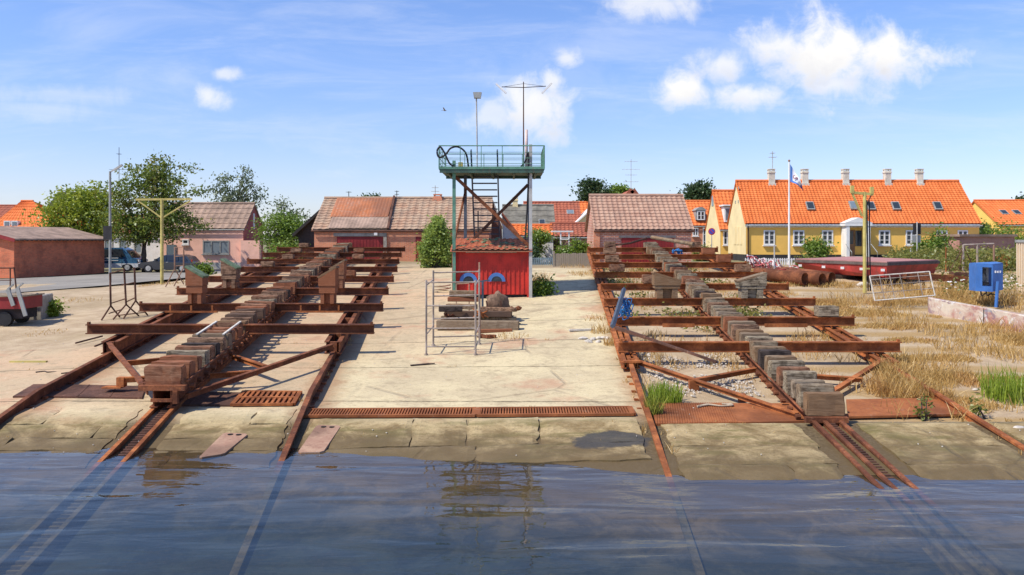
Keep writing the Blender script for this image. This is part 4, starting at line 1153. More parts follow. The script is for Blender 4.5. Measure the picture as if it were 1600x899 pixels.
def yellow_house():
    Y = 59.0; zb = 2.0; x0, x1 = X(1166, Y), X(1530, Y); dep = 4.8
    ze, zr = Z(350, Y), Z(282, Y + dep / 2) - 0.1
    r, rf = gable_house('yellow_house', 'long yellow house with orange tile roof and five white chimneys', 'house', x0, x1, Y, dep, zb, ze, zr, M['yellow'], M['tile_orange'], 21, 0.25, 0.12, x1r=X(1498, Y + dep / 2), plinth=0.55, eave_drop=0.2)
    Ym = Y + dep / 2
    b = MB(); b.prism([(x0 - 0.012, Y, zb + 0.56), (x0 - 0.012, Y + dep, zb + 0.56), (x0 - 0.012, Y + dep, ze), (x0 - 0.012, Ym, zr - 0.12), (x0 - 0.012, Y, ze)], (-0.02, 0, 0)); b.build('gable_wall', M['cream'], r)  # sunlit gable: the brighter light put into a paler plaster colour
    for y_ in (1.2, 2.0, 2.8):
        b = MB(); b.box((x0 - 0.05, Y + y_, zb + 1.9), (0.03, 0.5, 1.3)); b.build('window', M['cream'], r)
    for y_, z_ in ((1.9, 4.4), (2.7, 4.4), (1.8, 5.4), (2.7, 5.4)):
        b = MB(); b.box((x0 - 0.05, Y + y_, zb + z_), (0.03, 0.16, 0.2)); b.build('vent', M['grey'], r)
    b = MB(); b.box(((x0 + x1) / 2, Y - 0.05, ze - 0.14), (x1 - x0, 0.1, 0.22)); b.build('cornice', M['white'], r)
    for px in (1202, 1248, 1293, 1382, 1424):
        window(r, X(px - 9, Y), X(px + 8.5, Y), Z(383, Y), Z(360, Y), Y, 2, 3)
    window(r, X(1463, Y), X(1480, Y), Z(383, Y), Z(360, Y), Y, 2, 3); window(r, X(1496, Y), X(1512, Y), Z(370, Y), Z(360, Y), Y, 2, 1)
    for px in (1205, 1257, 1320.5, 1386, 1436): chimney(rf, X(px, Ym), Ym, zr - 0.35, Z(267, Ym), 0.44, M['chim'])
    antenna(rf, (X(1207, Ym), Ym, Z(265, Ym)), 1.35, ((0.9, 0.5), (1.2, 0.3)))
    sl = (zr - ze) / (dep / 2)
    for px, py, m_ in ((1268, 333, 'pane'), (1336, 332, 'pane_l'), (1363, 333, 'pane'), (1402.5, 333, 'pane'), (1468, 333, 'pane')):
        t = (350 - py) / 68.0; skylight(rf, X(px, Y + 0.5), Y, ze + 0.22, Ym, zr + 0.1, t, 0.55, 0.72, m_)
    # portico
    Yp = Y - 0.9; xa, xb = X(1322, Yp), X(1359, Yp); xm = (xa + xb) / 2
    p = MB()
    for x in (xa + 0.1, xb - 0.1): p.box((x, Yp, (zb + Z(353, Yp)) / 2 + 0.2), (0.22, 0.22, Z(353, Yp) - zb - 0.4))
    p.box((xm, Yp + 0.4, Z(351, Yp)), (xb - xa + 0.25, 1.1, 0.2)); p.prism([(xa - 0.16, Yp - 0.16, Z(348.5, Yp)), (xb + 0.16, Yp - 0.16, Z(348.5, Yp)), (xm, Yp - 0.16, Z(340, Yp))], (0, 1.6, 0))
    for x in (xa + 0.05, xb - 0.05): p.box((x, Y - 0.4, (zb + Z(353, Yp)) / 2 + 0.2), (0.08, 0.8, Z(353, Yp) - zb - 0.4))
    p.build('portico', M['white'], r)
    d = MB(); d.box((xm - 0.18, Y - 0.03, zb + 1.35), (0.62, 0.08, 1.9)); dd = d.build('door', paint('brown_door', (0.28, 0.14, 0.06), 0.5), r)
    g = MB(); g.box((xm - 0.2, Y - 0.08, zb + 1.75), (0.4, 0.02, 0.9)); g.box((xm + 0.4, Y - 0.04, zb + 1.7), (0.45, 0.02, 1.1)); g.build('glass', M['pane'], dd)
    s_ = MB()
    for i in range(4): s_.box((xm, Yp - 0.1 - 0.25 * i, zb + 0.42 - 0.11 * i - 0.1), (xb - xa + 0.3, 0.3, 0.2))
    s_.box((xm, Yp + 0.45, zb + 0.35), (xb - xa, 0.9, 0.2)); s_.build('steps', M['concrete'], r)
    for x in (xa - 0.05, xb + 0.05):
        h = MB(); h.tube([(x, Yp - 1.1, zb), (x, Yp - 1.1, zb + 0.75), (x, Yp - 0.1, zb + 1.3)], 0.03, 6); h.build('handrail', M['grey'], r)
    b = MB(); b.tube([(x0 + 0.12, Y - 0.06, zb + 0.1), (x0 + 0.12, Y - 0.06, ze)], 0.05, 6); b.build('downpipe', M['rust_b'], r)


yellow_house()


def yellow_annexe():
    Y = 70; x0, x1 = X(1126, Y), X(1175, Y); zb = 2.0; ze = Z(358, Y); dep = 5.2; zr = Z(299, Y + dep / 2)
    r, rf = gable_house('yellow_house', 'smaller yellow house with a dormer behind the long yellow one', 'house', x0, x1, Y, dep, zb, ze, zr, M['yellow'], M['tile_orange'], 12, 0.3, 0.1, plinth=0.4)
    b = MB(); b.prism([(x0 - 0.012, Y, zb + 0.4), (x0 - 0.012, Y + dep, zb + 0.4), (x0 - 0.012, Y + dep, ze), (x0 - 0.012, Y + dep / 2, zr - 0.12), (x0 - 0.012, Y, ze)], (-0.02, 0, 0)); b.build('gable_wall', M['cream'], r)  # annexe gable likewise paler, sunlight put into the plaster colour
    xd0, xd1 = X(1133, Y), X(1146, Y); b = MB(); b.box(((xd0 + xd1) / 2, Y + 1.0, Z(335, Y)), (xd1 - xd0, 1.6, 1.3)); b.box(((xd0 + xd1) / 2, Y + 0.95, Z(321, Y)), (xd1 - xd0 + 0.3, 2.0, 0.12)); dm = b.build('dormer', M['white'], rf)
    b = MB(); b.box(((xd0 + xd1) / 2, Y + 0.19, Z(335, Y)), (xd1 - xd0 - 0.2, 0.02, 0.95)); b.build('pane', M['pane_l'], dm)
    window(r, X(1130, Y), X(1137, Y), Z(383, Y), Z(361, Y), Y, 1, 2)
    b = MB(); b.box((x0 - 0.05, Y + 2.6, zb + 5.0), (0.04, 0.6, 0.9)); b.build('window', M['pane_l'], r)


yellow_annexe()


def back_houses():
    # red house with dormer
    Y = 82; x0, x1 = X(1072, Y), X(1124, Y); zb = 2.0; ze = Z(353, Y); dep = 6; zr = Z(315, Y + 3)
    r, rf = gable_house('red_house', 'red brick house with white arched dormer beyond the right boathouse', 'house', x0, x1, Y, dep, zb, ze, zr, M['brick'], M['tile_orange'], 9, 0.33, 0.1)
    xa, xb = X(1088, Y), X(1103, Y); b = MB(); b.box(((xa + xb) / 2, Y + 0.8, Z(336, Y)), (xb - xa, 1.4, 1.0)); b.prism([(xa - 0.1 + (xb - xa + 0.2) * i / 8, Y, Z(329, Y) + 0.35 * math.sin(math.pi * i / 8)) for i in range(9)], (0, 1.8, 0)); dm = b.build('dormer', M['grey'], rf)
    window(dm, xa + 0.1, xb - 0.1, Z(344, Y), Z(330, Y), Y + 0.09, 2, 2, sill=False)
    window(r, X(1082, Y), X(1091, Y), Z(369, Y), Z(356, Y), Y, 2, 2); window(r, X(1098, Y), X(1107, Y), Z(388, Y), Z(356, Y), Y, 2, 3)
    # cream gable with the big antenna
    Y = 74; zb = 2.0
    r = thing('cream_house', 'cream gabled house peeping over the right boathouse, carrying a tall antenna', 'house', (X(988, Y), Y, zb))
    b = MB(); b.prism([(X(973, Y), Y, zb), (X(1004, Y), Y, zb), (X(1004, Y), Y, Z(318, Y)), (X(988, Y), Y, Z(298, Y)), (X(973, Y), Y, Z(318, Y))], (0, 6, 0)); b.build('wall', M['cream'], r)
    b = MB(); b.bar(P(970, 321, Y), P(988, 297, Y), 0.5, 0.12, (0, 1, 0)); b.bar(P(988, 297, Y), P(1006, 321, Y), 0.5, 0.12, (0, 1, 0)); 
    for a in ((970, 321), (1006, 321)):
        b.prism([P(*a, Y), P(988, 297, Y), P(988, 295.5, Y), P(a[0], a[1] - 1.5, Y)], (0, 6.3, 0))
    rf = b.build('roof', M['tile_red'], r)
    antenna(rf, P(986, 300, Y), 2.9, ((0.9, 1.3), (1.5, 1.0), (2.0, 1.5), (2.7, 1.1)))
    # grey roofed house
    Y = 70; zb = 2.0
    r, rf = gable_house('grey_roof_house', 'low house with olive grey roof and yellow chimney behind the tower', 'house', X(786, Y), X(866, Y), Y, 6, zb, Z(356, Y), Z(322, Y + 3), M['cream'], M['slate'], 4, 0.9, 0.1)
    chimney(rf, X(805, Y + 3), Y + 3, Z(326, Y), Z(311, Y + 3), 0.45, M['cream'])
    skylight(rf, X(847, Y + 0.5), Y, Z(356, Y), Y + 3, Z(322, Y + 3), 0.1, 0.55, 0.8)
    Y = 78
    r, rf = gable_house('red_roof_house', 'house with faded red tile roof and a small roof window', 'house', X(820, Y), X(908, Y), Y, 7, zb, Z(352, Y), Z(317, Y + 3.5), M['brick'], M['tile_red'], 9, 0.33, 0.1)
    skylight(rf, X(892, Y + 1), Y, Z(352, Y), Y + 3.5, Z(317, Y + 3.5), 0.45, 0.7, 0.7, 'pane_l')
    Y = 76
    r = thing('cream_house', 'cream gable with white verges left of the right boathouse', 'house', (X(930, Y), Y, zb))
    b = MB(); b.prism([(X(895, Y), Y, zb), (X(966, Y), Y, zb), (X(966, Y), Y, Z(352, Y)), (X(936, Y), Y, Z(318, Y)), (X(897, Y), Y, Z(352, Y))], (0, 7, 0)); b.build('wall', M['cream'], r)
    b = MB()
    for a in ((893, 356), (968, 354)): b.prism([P(*a, Y - 0.2), P(936, 318, Y - 0.2), P(936, 315.5, Y - 0.2), P(a[0], a[1] - 2.5, Y - 0.2)], (0, 7.3, 0))
    b.build('roof', M['white'], r)
    window(r, X(918, Y), X(926, Y), Z(349, Y), Z(340, Y), Y, 2, 2)
    Y = 84
    gable_house('orange_roof_house', 'orange tiled roof glimpsed behind the cream gable', 'house', X(908, Y), X(960, Y), Y, 6, zb, Z(345, Y), Z(317, Y + 3), M['cream'], M['tile_orange'], 7, 0.33, 0.1)
    # low yard buildings
    Y = 62
    r, rf = gable_house('blue_outhouse', 'small blue outhouse with bright orange tiles behind the picket fence', 'outhouse', X(800, Y), X(862, Y), Y, 3, zb, Z(369, Y), Z(353, Y + 1.5), paint('pale_blue_wall', (0.36, 0.50, 0.62), 0.9, 0.1), M['tile_orange'], 5, 0.33, 0.1)
    r, rf = gable_house('brick_outhouse', 'low outhouse with long red brown tile roof behind the board fence', 'outhouse', X(863, Y), X(945, Y), Y, 3.4, zb, Z(371, Y), Z(350.5, Y + 1.7), M['brick_pink'], M['tile_red'], 6, 0.3, 0.1)
    window(r, X(895, Y), X(908, Y), Z(386, Y), Z(374, Y), Y, 1, 1, 'grey')
    r = thing('white_shed', 'small white yard shed with flat roof behind the fence', 'shed', (X(852, 57), 57, zb))
    b = MB(); b.box((X(853, 57), 57.8, zb + 0.9), (1.0, 1.4, 1.8)); b.build('wall', M['white'], r)
    b = MB(); b.box((X(853, 57), 57.8, zb + 1.84), (1.25, 1.7, 0.08)); b.build('roof', M['slate'], r)
    r = thing('garden_pergola', 'white slatted yard stand beside the red brown outhouse', 'pergola', (X(882, 58), 58, zb))
    b = MB()
    for px in (876, 889):
        for y_ in (57.5, 58.5): b.box((X(px, y_), y_, (zb + Z(362, 58)) / 2), (0.09, 0.09, Z(362, 58) - zb))
    b.build('post', M['white'], r)
    b = MB(); b.box((X(878, 58), 58, Z(362, 58)), (1.5, 1.2, 0.1)); b.box((X(882, 57.5), 57.45, Z(374, 58)), (0.6, 0.06, 0.08)); b.build('top', M['white'], r)
    b = MB(); b.prism([(X(759, 58), 58, zb), (X(785, 58), 58, zb), (X(783, 58), 58, Z(352, 58)), (X(770, 58), 58, Z(317, 58)), (X(759, 58), 58, Z(352, 58))], (0, 4, 0))
    r = thing('brown_house', 'narrow dark brick gable seen through the tower stair', 'house', (X(772, 58), 58, zb))
    b.build('wall', M['brick_brown'], r)
    b = MB()
    for a in ((757, 357), (786, 357)): b.prism([P(*a, 57.8), P(770, 315, 57.8), P(770, 312.5, 57.8), P(a[0], a[1] - 2.5, 57.8)], (0, 4.4, 0))
    b.build('roof', M['fibre'], r)
    r = thing('white_house', 'white gable with steep brown roof right of the tower stair', 'house', (X(805, 60), 60, zb))
    b = MB(); b.prism([(X(785, 60), 60, zb), (X(822, 60), 60, zb), (X(822, 60), 60, Z(385, 60)), (X(785, 60), 60, Z(338, 60))], (0, 1.5, 0)); b.build('wall', M['white'], r)
    b = MB(); b.prism([P(783, 336, 59.8), P(824, 388, 59.8), P(826, 385, 59.8), P(785, 332, 59.8)], (0, 1.9, 0)); b.build('roof', M['tile_red'], r)
    # far right houses
    Y = 85
    r, rf = gable_house('orange_roof_house', 'orange tiled house at the far right edge with two roof windows', 'house', X(1562, Y), X(1680, Y), Y, 9, zb, Z(352, Y), Z(314, Y + 4.5), M['yellow'], M['tile_orange'], 12, 0.33, 0.15)
    for px in (1570, 1590): skylight(rf, X(px, Y + 2), Y, Z(352, Y), Y + 4.5, Z(314, Y + 4.5), 0.4, 0.7, 0.9)
    Y = 95
    gable_house('red_roof_house', 'duller red tiled roof just left of the far right orange house', 'house', X(1543, Y), X(1580, Y), Y, 7, zb, Z(345, Y), Z(324, Y + 3.5), M['brick'], M['tile_red'], 8, 0.33, 0.1)


back_houses()


def boathouses():
    Y = 52.0; x0, x1 = X(491, Y), X(764, Y); zb = GZ(-8, Y) - 0.15; ze = Z(360, Y); dep = 7.0; zr = Z(311, Y + dep / 2)
    r, rf = gable_house('boathouse', 'long low brick boathouse with lichened tiles and rusted roof sheets behind left cradle', 'boathouse', x0, x1, Y, dep, zb, ze, zr, M['brick'], M['tile_old'], 12, 0.42, 0.15)
    sl = (zr - ze) / (dep / 2)
    def onroof(px, t, off=0.10):
        y = lerp(Y - 0.25, Y + dep / 2, t); return Vector((X(px, y), y, ze + (y - Y) * sl + 0.12 + off))
    for t0, t1, mt, nm in ((0.03, 0.36, 'fibre', 'roof_sheet'), (0.34, 0.92, 'sheet_rust', 'roof_sheet')):
        b = MB(); n = 36; vs = []
        for i in range(n + 1):
            a, c = onroof(lerp(512 if t0 < 0.1 else 515.5, 606, i / n), t0, 0.10 + (0.02 if t0 > 0.1 else 0) + 0.018 * (i % 2)), onroof(lerp(519 if t1 < 0.5 else 527, 614, i / n), t1, 0.10 + (0.02 if t0 > 0.1 else 0) + 0.018 * (i % 2)); vs += [a, c]
        b.add(vs, [(2 * i, 2 * i + 2, 2 * i + 3, 2 * i + 1) for i in range(n)]); b.build(nm, M[mt], rf)
    b = MB(); b.bar(onroof(606, 0.0, 0.14), onroof(616, 0.97, 0.14), 0.14, 0.08); b.build('verge_board', M['rust_b'], rf)
    def door(pa, pb, pt):
        xa, xb, zt = X(pa, Y), X(pb, Y), Z(pt, Y); b = MB(); b.box(((xa + xb) / 2, Y - 0.02, (zb + zt) / 2), (xb - xa, 0.07, zt - zb))
        n = int((xb - xa) / 0.2)
        for i in range(n + 1): b.box((lerp(xa, xb, i / n), Y - 0.06, (zb + zt) / 2), (0.02, 0.02, zt - zb - 0.02))
        return b.build('door', M['door_red'], r)
    door(527, 598, 370); door(650, 662, 370)
    b = MB(); b.box((X(563, Y), Y - 0.06, Z(367, Y)), (X(605, Y) - X(522, Y), 0.1, 0.2)); b.box((X(602, Y), Y - 0.06, (zb + Z(367, Y)) / 2), (0.2, 0.1, Z(367, Y) - zb - 0.24)); b.build('lintel', M['concrete'], r)
    b = MB(); b.box((X(588, Y), Y - 0.16, Z(366, Y)), (0.2, 0.2, 0.16)); b.build('lamp', M['white'], r)
    antenna(rf, (X(680, Y + 3.5), Y + 3.5, zr), 0.9, ((0.5, 0.5), (0.75, 0.4))); antenna(rf, (X(545, Y + 3.5), Y + 3.5, zr), 0.5, ((0.45, 0.3),), 'iron'); antenna(rf, (X(620, Y + 3.5), Y + 3.5, zr), 0.55, ((0.3, 0.25), (0.5, 0.25)), 'iron')
    chimney(rf, X(684, Y + 3.5), Y + 3.5, zr - 0.2, zr + 0.18, 0.5, M['brick'])
    # right
    Y = 48.0; x0, x1 = X(932, Y), X(1080, Y); zb = GZ(8, Y) - 0.15; ze = Z(360, Y); dep = 6.0; zr = Z(307, Y + dep / 2)
    r, rf = gable_house('boathouse', 'square red brick boathouse with pale tile roof behind the right cradle', 'boathouse', x0, x1, Y, dep, zb, ze, zr, M['brick_big'], M['tile_pink'], 11, 0.30, 0.16)
    xa, xb, zt = X(971, Y), X(1052, Y), Z(372, Y); b = MB(); b.box(((xa + xb) / 2, Y - 0.02, (zb + zt) / 2), (xb - xa, 0.07, zt - zb))
    for i in range(18): b.box((lerp(xa, xb, i / 17), Y - 0.06, (zb + zt) / 2), (0.02, 0.02, zt - zb - 0.02))
    b.build('door', M['door_red'], r)
    b = MB(); b.box(((xa + xb) / 2, Y - 0.05, zt + 0.06), (xb - xa + 0.3, 0.08, 0.1)); b.build('lintel', M['concrete'], r)
    b = MB(); b.box((x0 + 0.0, Y - 0.06, (zb + ze) / 2), (0.35, 0.14, ze - zb - 0.05)); b.build('pier', M['brick'], r)
    # dark roofed hut left of the long boathouse
    Y = 56
    r = thing('dark_hut', 'black tarred lean-to with a steep roof at the boathouse end', 'hut', (X(478, Y), Y, 2.2))
    b = MB(); b.prism([(X(466, Y), Y, 2.2), (X(520, Y), Y, 2.2), (X(520, Y), Y, Z(318, Y)), (X(466, Y), Y, Z(362, Y))], (0, 3, 0)); b.build('wall', M['plinth'], r)
    b = MB(); b.prism([P(458, 370, Y - 0.4), P(522, 312, Y - 0.4), P(522, 307, Y - 0.4), P(456, 366, Y - 0.4)], (0, 3.8, 0)); b.build('roof', M['tar'], r)


boathouses()


def left_buildings():
    # pink house
    Y = 66.5; zb = GZ(-22, Y) - 0.1; x0, x1 = X(255, Y), X(380, Y); ze = Z(358, Y); dep = 5.2; zr = Z(319, Y + 2.6)
    r, rf = gable_house('pink_house', 'low pink rendered house with brown corrugated roof beside the parked car', 'house', x0, x1, Y, dep, zb, ze, zr, M['pink'], M['fibre'], 5, 0.5, 0.14)
    b = MB(); b.prism([(x1 + 0.01, Y, zb), (x1 + 0.01, Y + dep, zb), (x1 + 0.01, Y + dep, ze), (x1 + 0.01, Y + dep / 2, zr - 0.12), (x1 + 0.01, Y, ze)], (0.02, 0, 0)); b.build('gable_wall', M['pink_shaded'], r)  # gable turned from the sun: its shade put into the wall colour
    window(r, X(317, Y), X(358, Y), Z(397, Y), Z(376, Y), Y, 3, 1, 'grey', 'pane_l'); window(r, X(285, Y), X(295, Y), Z(382, Y), Z(374, Y), Y, 1, 1)
    b = MB(); b.box((X(268, Y), Y - 0.03, zb + 1.1), (0.75, 0.08, 2.0)); b.build('door', M['pane_l'], r)
    b = MB(); b.box(((x0 + x1) / 2, Y - 0.04, zb + 0.35), (x1 - x0, 0.06, 0.7)); b.build('plinth', M['galv'], r)
    b = MB(); b.box((X(394, Y), Y - 0.3, (zb + Z(376, Y)) / 2), (X(409, Y) - X(380, Y), 0.5, Z(376, Y) - zb)); b.build('annexe_wall', M['pink'], r)
    b = MB(); b.box((X(394, Y), Y + dep / 2, Z(345, Y)), (0.03, 0.22, 1.2)); 
    b = MB(); b.box((x1 + 0.05, Y + dep / 2, Z(345, Y)), (0.04, 0.35, 1.3)); b.build('window', M['white'], r)
    b = MB(); b.box((X(421, Y), Y + 1.5, (zb + Z(379, Y)) / 2), (X(434, Y) - X(409, Y), 0.2, Z(379, Y) - zb))
    solo(b, 'garden_wall', M['brick_pink'], 'brownish garden wall beside the pink house annexe', 'wall')
    # white house behind the tree
    Y = 72; zb = GZ(-34, Y); x0, x1 = X(150, Y), X(262, Y)
    r, rf = gable_house('white_house', 'white house with tall windows behind the large left tree', 'house', x0, x1, Y, 6, zb, Z(366, Y), Z(338, Y + 3), M['white'], M['tile_red'], 7, 0.35, 0.1)
    for px in (170, 193, 216): window(r, X(px - 7, Y), X(px + 6, Y), Z(396, Y), Z(374, Y), Y, 1, 1, 'galv', 'pane_l')
    antenna(rf, (X(186, Y + 3), Y + 3, Z(338, Y + 3)), 6.2, ((4.2, 1.6), (5.6, 0.3)), 'iron'); antenna(rf, (X(266, Y + 3), Y + 3, Z(338, Y + 3)), 5.2, ((4.6, 0.2),), 'iron')
    # garage, long side running away to the right
    A = Vector((X(22, 52), 52, 1.15)); B = Vector((X(163, 60), 60, 1.15)); d = (B - A); d.z = 0; L = d.length; d.normalize(); n = Vector((-d.y, d.x, 0))
    A.z = min(GZ(A.x, A.y), GZ(B.x, B.y)); w = 6.5
    r = thing('brick_garage', 'low red brick garage with shallow grey roof at the road side', 'garage', A + d * L / 2)
    def g(u, v, z): return A + d * u + n * v + Vector((0, 0, z))
    hz = 2.45
    b = MB(); b.prism([g(0, 0, 0), g(0, w, 0), g(0, w, hz), g(0, w / 2, hz + 0.75), g(0, 0, hz)], d * L); b.build('wall', M['brick_dark'], r)
    b = MB()
    for v0, v1 in ((-0.35, w / 2), (w + 0.35, w / 2)):
        z0 = hz - 0.07; b.prism([g(-0.3, v0, z0), g(-0.3, v1, hz + 0.76), g(-0.3, v1, hz + 0.86), g(-0.3, v0, z0 + 0.1)], d * (L + 0.6))
    b.build('roof', M['fibre'], r)
    b = MB(); b.prism([g(-0.33, -0.37, hz - 0.2), g(-0.33, w / 2, hz + 0.62), g(-0.33, w / 2, hz + 0.85), g(-0.33, -0.37, hz + 0.02)], d * -0.03); b.build('bargeboard', M['door_red'], r)
    b = MB()
    for i in range(22): b.bar(g(i * L / 21, -0.33, hz - 0.09), g(i * L / 21, 0, hz - 0.02), 0.06, 0.09)
    b.build('rafters', M['rust_b'], r)
    # far left roofs
    Y = 82; zb = 1.3
    r, rf = gable_house('orange_roof_house', 'orange tiled house behind the brick garage, with small dormer windows', 'house', X(-14, Y), X(92, Y), Y, 8, zb, Z(356, Y), Z(315, Y + 4), M['cream'], M['tile_orange'], 9, 0.4, 0.1, x0r=X(33, Y + 4), x1r=X(52, Y + 4))
    for px in (10, 22):
        b = MB(); b.box((X(px, Y), Y + 0.3, Z(350, Y)), (0.6, 0.5, 0.6)); o = b.build('dormer', M['white'], rf)
        b = MB(); b.box((X(px, Y), Y + 0.03, Z(350, Y)), (0.4, 0.04, 0.42)); b.build('pane', M['pane_l'], o)
    Y = 88
    gable_house('red_roof_house', 'dull red roofed house at the far left edge of the photo', 'house', X(-60, Y), X(12, Y), Y, 7, zb, Z(350, Y), Z(322, Y + 3.5), M['brick'], M['tile_red'], 8, 0.4, 0.1)
    Y = 92
    gable_house('dark_roof_house', 'dark roofed house peeping out behind the bright green tree', 'house', X(62, Y), X(130, Y), Y, 8, zb, Z(340, Y), Z(302, Y + 4), M['white'], M['tar'], 5, 0.9, 0.1)


left_buildings()
# ---------------------------------------------------------------- plants
def leaves(b, c, spread, n, size, rnd, tone, droop=0.0, aspect=0.55):
    for _ in range(n):
        p = Vector(c) + Vector((rnd.gauss(0, spread[0]), rnd.gauss(0, spread[1]), rnd.gauss(0, spread[2])))
        a = Vector((rnd.gauss(0, 1), rnd.gauss(0, 1), rnd.gauss(0, 0.7) - droop)).normalized()
        t = a.cross(Vector((rnd.gauss(0, 1), rnd.gauss(0, 1), rnd.gauss(0, 1)))).normalized()
        L = size * rnd.uniform(0.6, 1.35); w = L * aspect
        b.add([p, p + a * L * 0.5 + t * w * 0.5, p + a * L, p + a * L * 0.5 - t * w * 0.5], [(0, 1, 2, 3)])
        b.tones.append(min(1, max(0, tone + rnd.gauss(0, 0.16))))


def foliage(b, name, mat, parent=None):
    o = b.build(name, mat, parent)
    at = o.data.attributes.new('tone', 'FLOAT', 'FACE'); at.data.foreach_set('value', b.tones)
    return o


def newb():
    b = MB(); b.tones = []; return b


def tree(name, label, base, trunk_h, lobes, mat, clusters, per, size, seed, cat='tree', group=None, trunk_r=0.16, spread=0.42, droop=0.2, dens=0.0):
    """lobes: (dx, dy, z, rx, ry, rz) ellipsoids relative to the base; leaves sit in clusters near their surfaces"""
    rnd = random.Random(seed); base = Vector(base)
    r = thing(name, label, cat, base, group)
    b = newb(); tips = []; vol = [l[3] * l[4] * l[5] for l in lobes]; tot = sum(vol)
    for l, v in zip(lobes, vol):
        for _ in range(max(3, int(clusters * (v / tot)))):
            d = Vector((rnd.gauss(0, 1), rnd.gauss(0, 1), rnd.gauss(0, 1))).normalized(); k = rnd.uniform(0.25 + dens, 1.0) ** 0.5
            c = base + Vector((l[0] + d.x * l[3] * k, l[1] + d.y * l[4] * k, l[2] + d.z * l[5] * k))
            sp = spread * rnd.uniform(0.6, 1.25); tips.append(c)
            leaves(b, c, (sp * rnd.uniform(0.7, 1.5), sp, sp * rnd.uniform(0.35, 0.7)), int(per * rnd.uniform(0.5, 1.4)), size, rnd, rnd.uniform(0.15, 0.85), droop)
    foliage(b, 'crown', mat, r)
    t = MB(); top = base + Vector((0, 0, trunk_h)); mid = base + Vector((rnd.uniform(-0.1, 0.1), 0, trunk_h * 0.5))
    t.tube([base - Vector((0, 0, 0.1)), mid, top], trunk_r, 9, trunk_r * 0.7)
    for c in rnd.sample(tips, min(16, len(tips))):
        m_ = top.lerp(c, 0.5) + Vector((0, 0, rnd.uniform(-0.1, 0.3))); t.tube([top - Vector((0, 0, rnd.uniform(0, trunk_h * 0.25))), m_, c], trunk_r * 0.42, 6, 0.02)
    t.build('trunk', M['bark'], r, True)
    return r


def bush(name, label, base, lobes, mat, clusters, per, size, seed, cat='bush', group=None, spread=0.25, droop=0.1):
    rnd = random.Random(seed); base = Vector(base); b = newb(); st = MB()
    r = thing(name, label, cat, base, group)
    for l in lobes:
        for _ in range(clusters):
            d = Vector((rnd.gauss(0, 1), rnd.gauss(0, 1), rnd.gauss(0, 1))).normalized(); k = rnd.uniform(0.15, 1.0) ** 0.5
            c = base + Vector((l[0] + d.x * l[3] * k, l[1] + d.y * l[4] * k, max(0.1, l[2] + d.z * l[5] * k)))
            sp = spread * rnd.uniform(0.6, 1.3); leaves(b, c, (sp, sp, sp), int(per * rnd.uniform(0.5, 1.4)), size, rnd, rnd.uniform(0.15, 0.85), droop)
            if rnd.random() < 0.25: st.tube([base + Vector((l[0] * 0.5 + rnd.uniform(-0.15, 0.15), 0, -0.05)), c], 0.025, 5, 0.008)
    foliage(b, 'foliage', mat, r); st.build('stems', M['bark'], r)
    return r


def px_tree(name, label, Y, cx, base_py, lobes_px, mat, clusters, per, size, seed, trunk_py, **kw):
    """lobes given as photo ellipses (px, py, rx, ry) at depth Y"""
    x = X(cx, Y); zb = GZ(x, Y); k = Y / F
    lobes = [((px - cx) * k, random.Random(seed + i).uniform(-0.5, 0.5), Z(py, Y) - zb, rx * k, max(rx * k * 0.7, 0.6), ry * k) for i, (px, py, rx, ry) in enumerate(lobes_px)]
    return tree(name, label, (x, Y, zb), Z(trunk_py, Y) - zb, lobes, mat, clusters, per, size, seed, **kw)


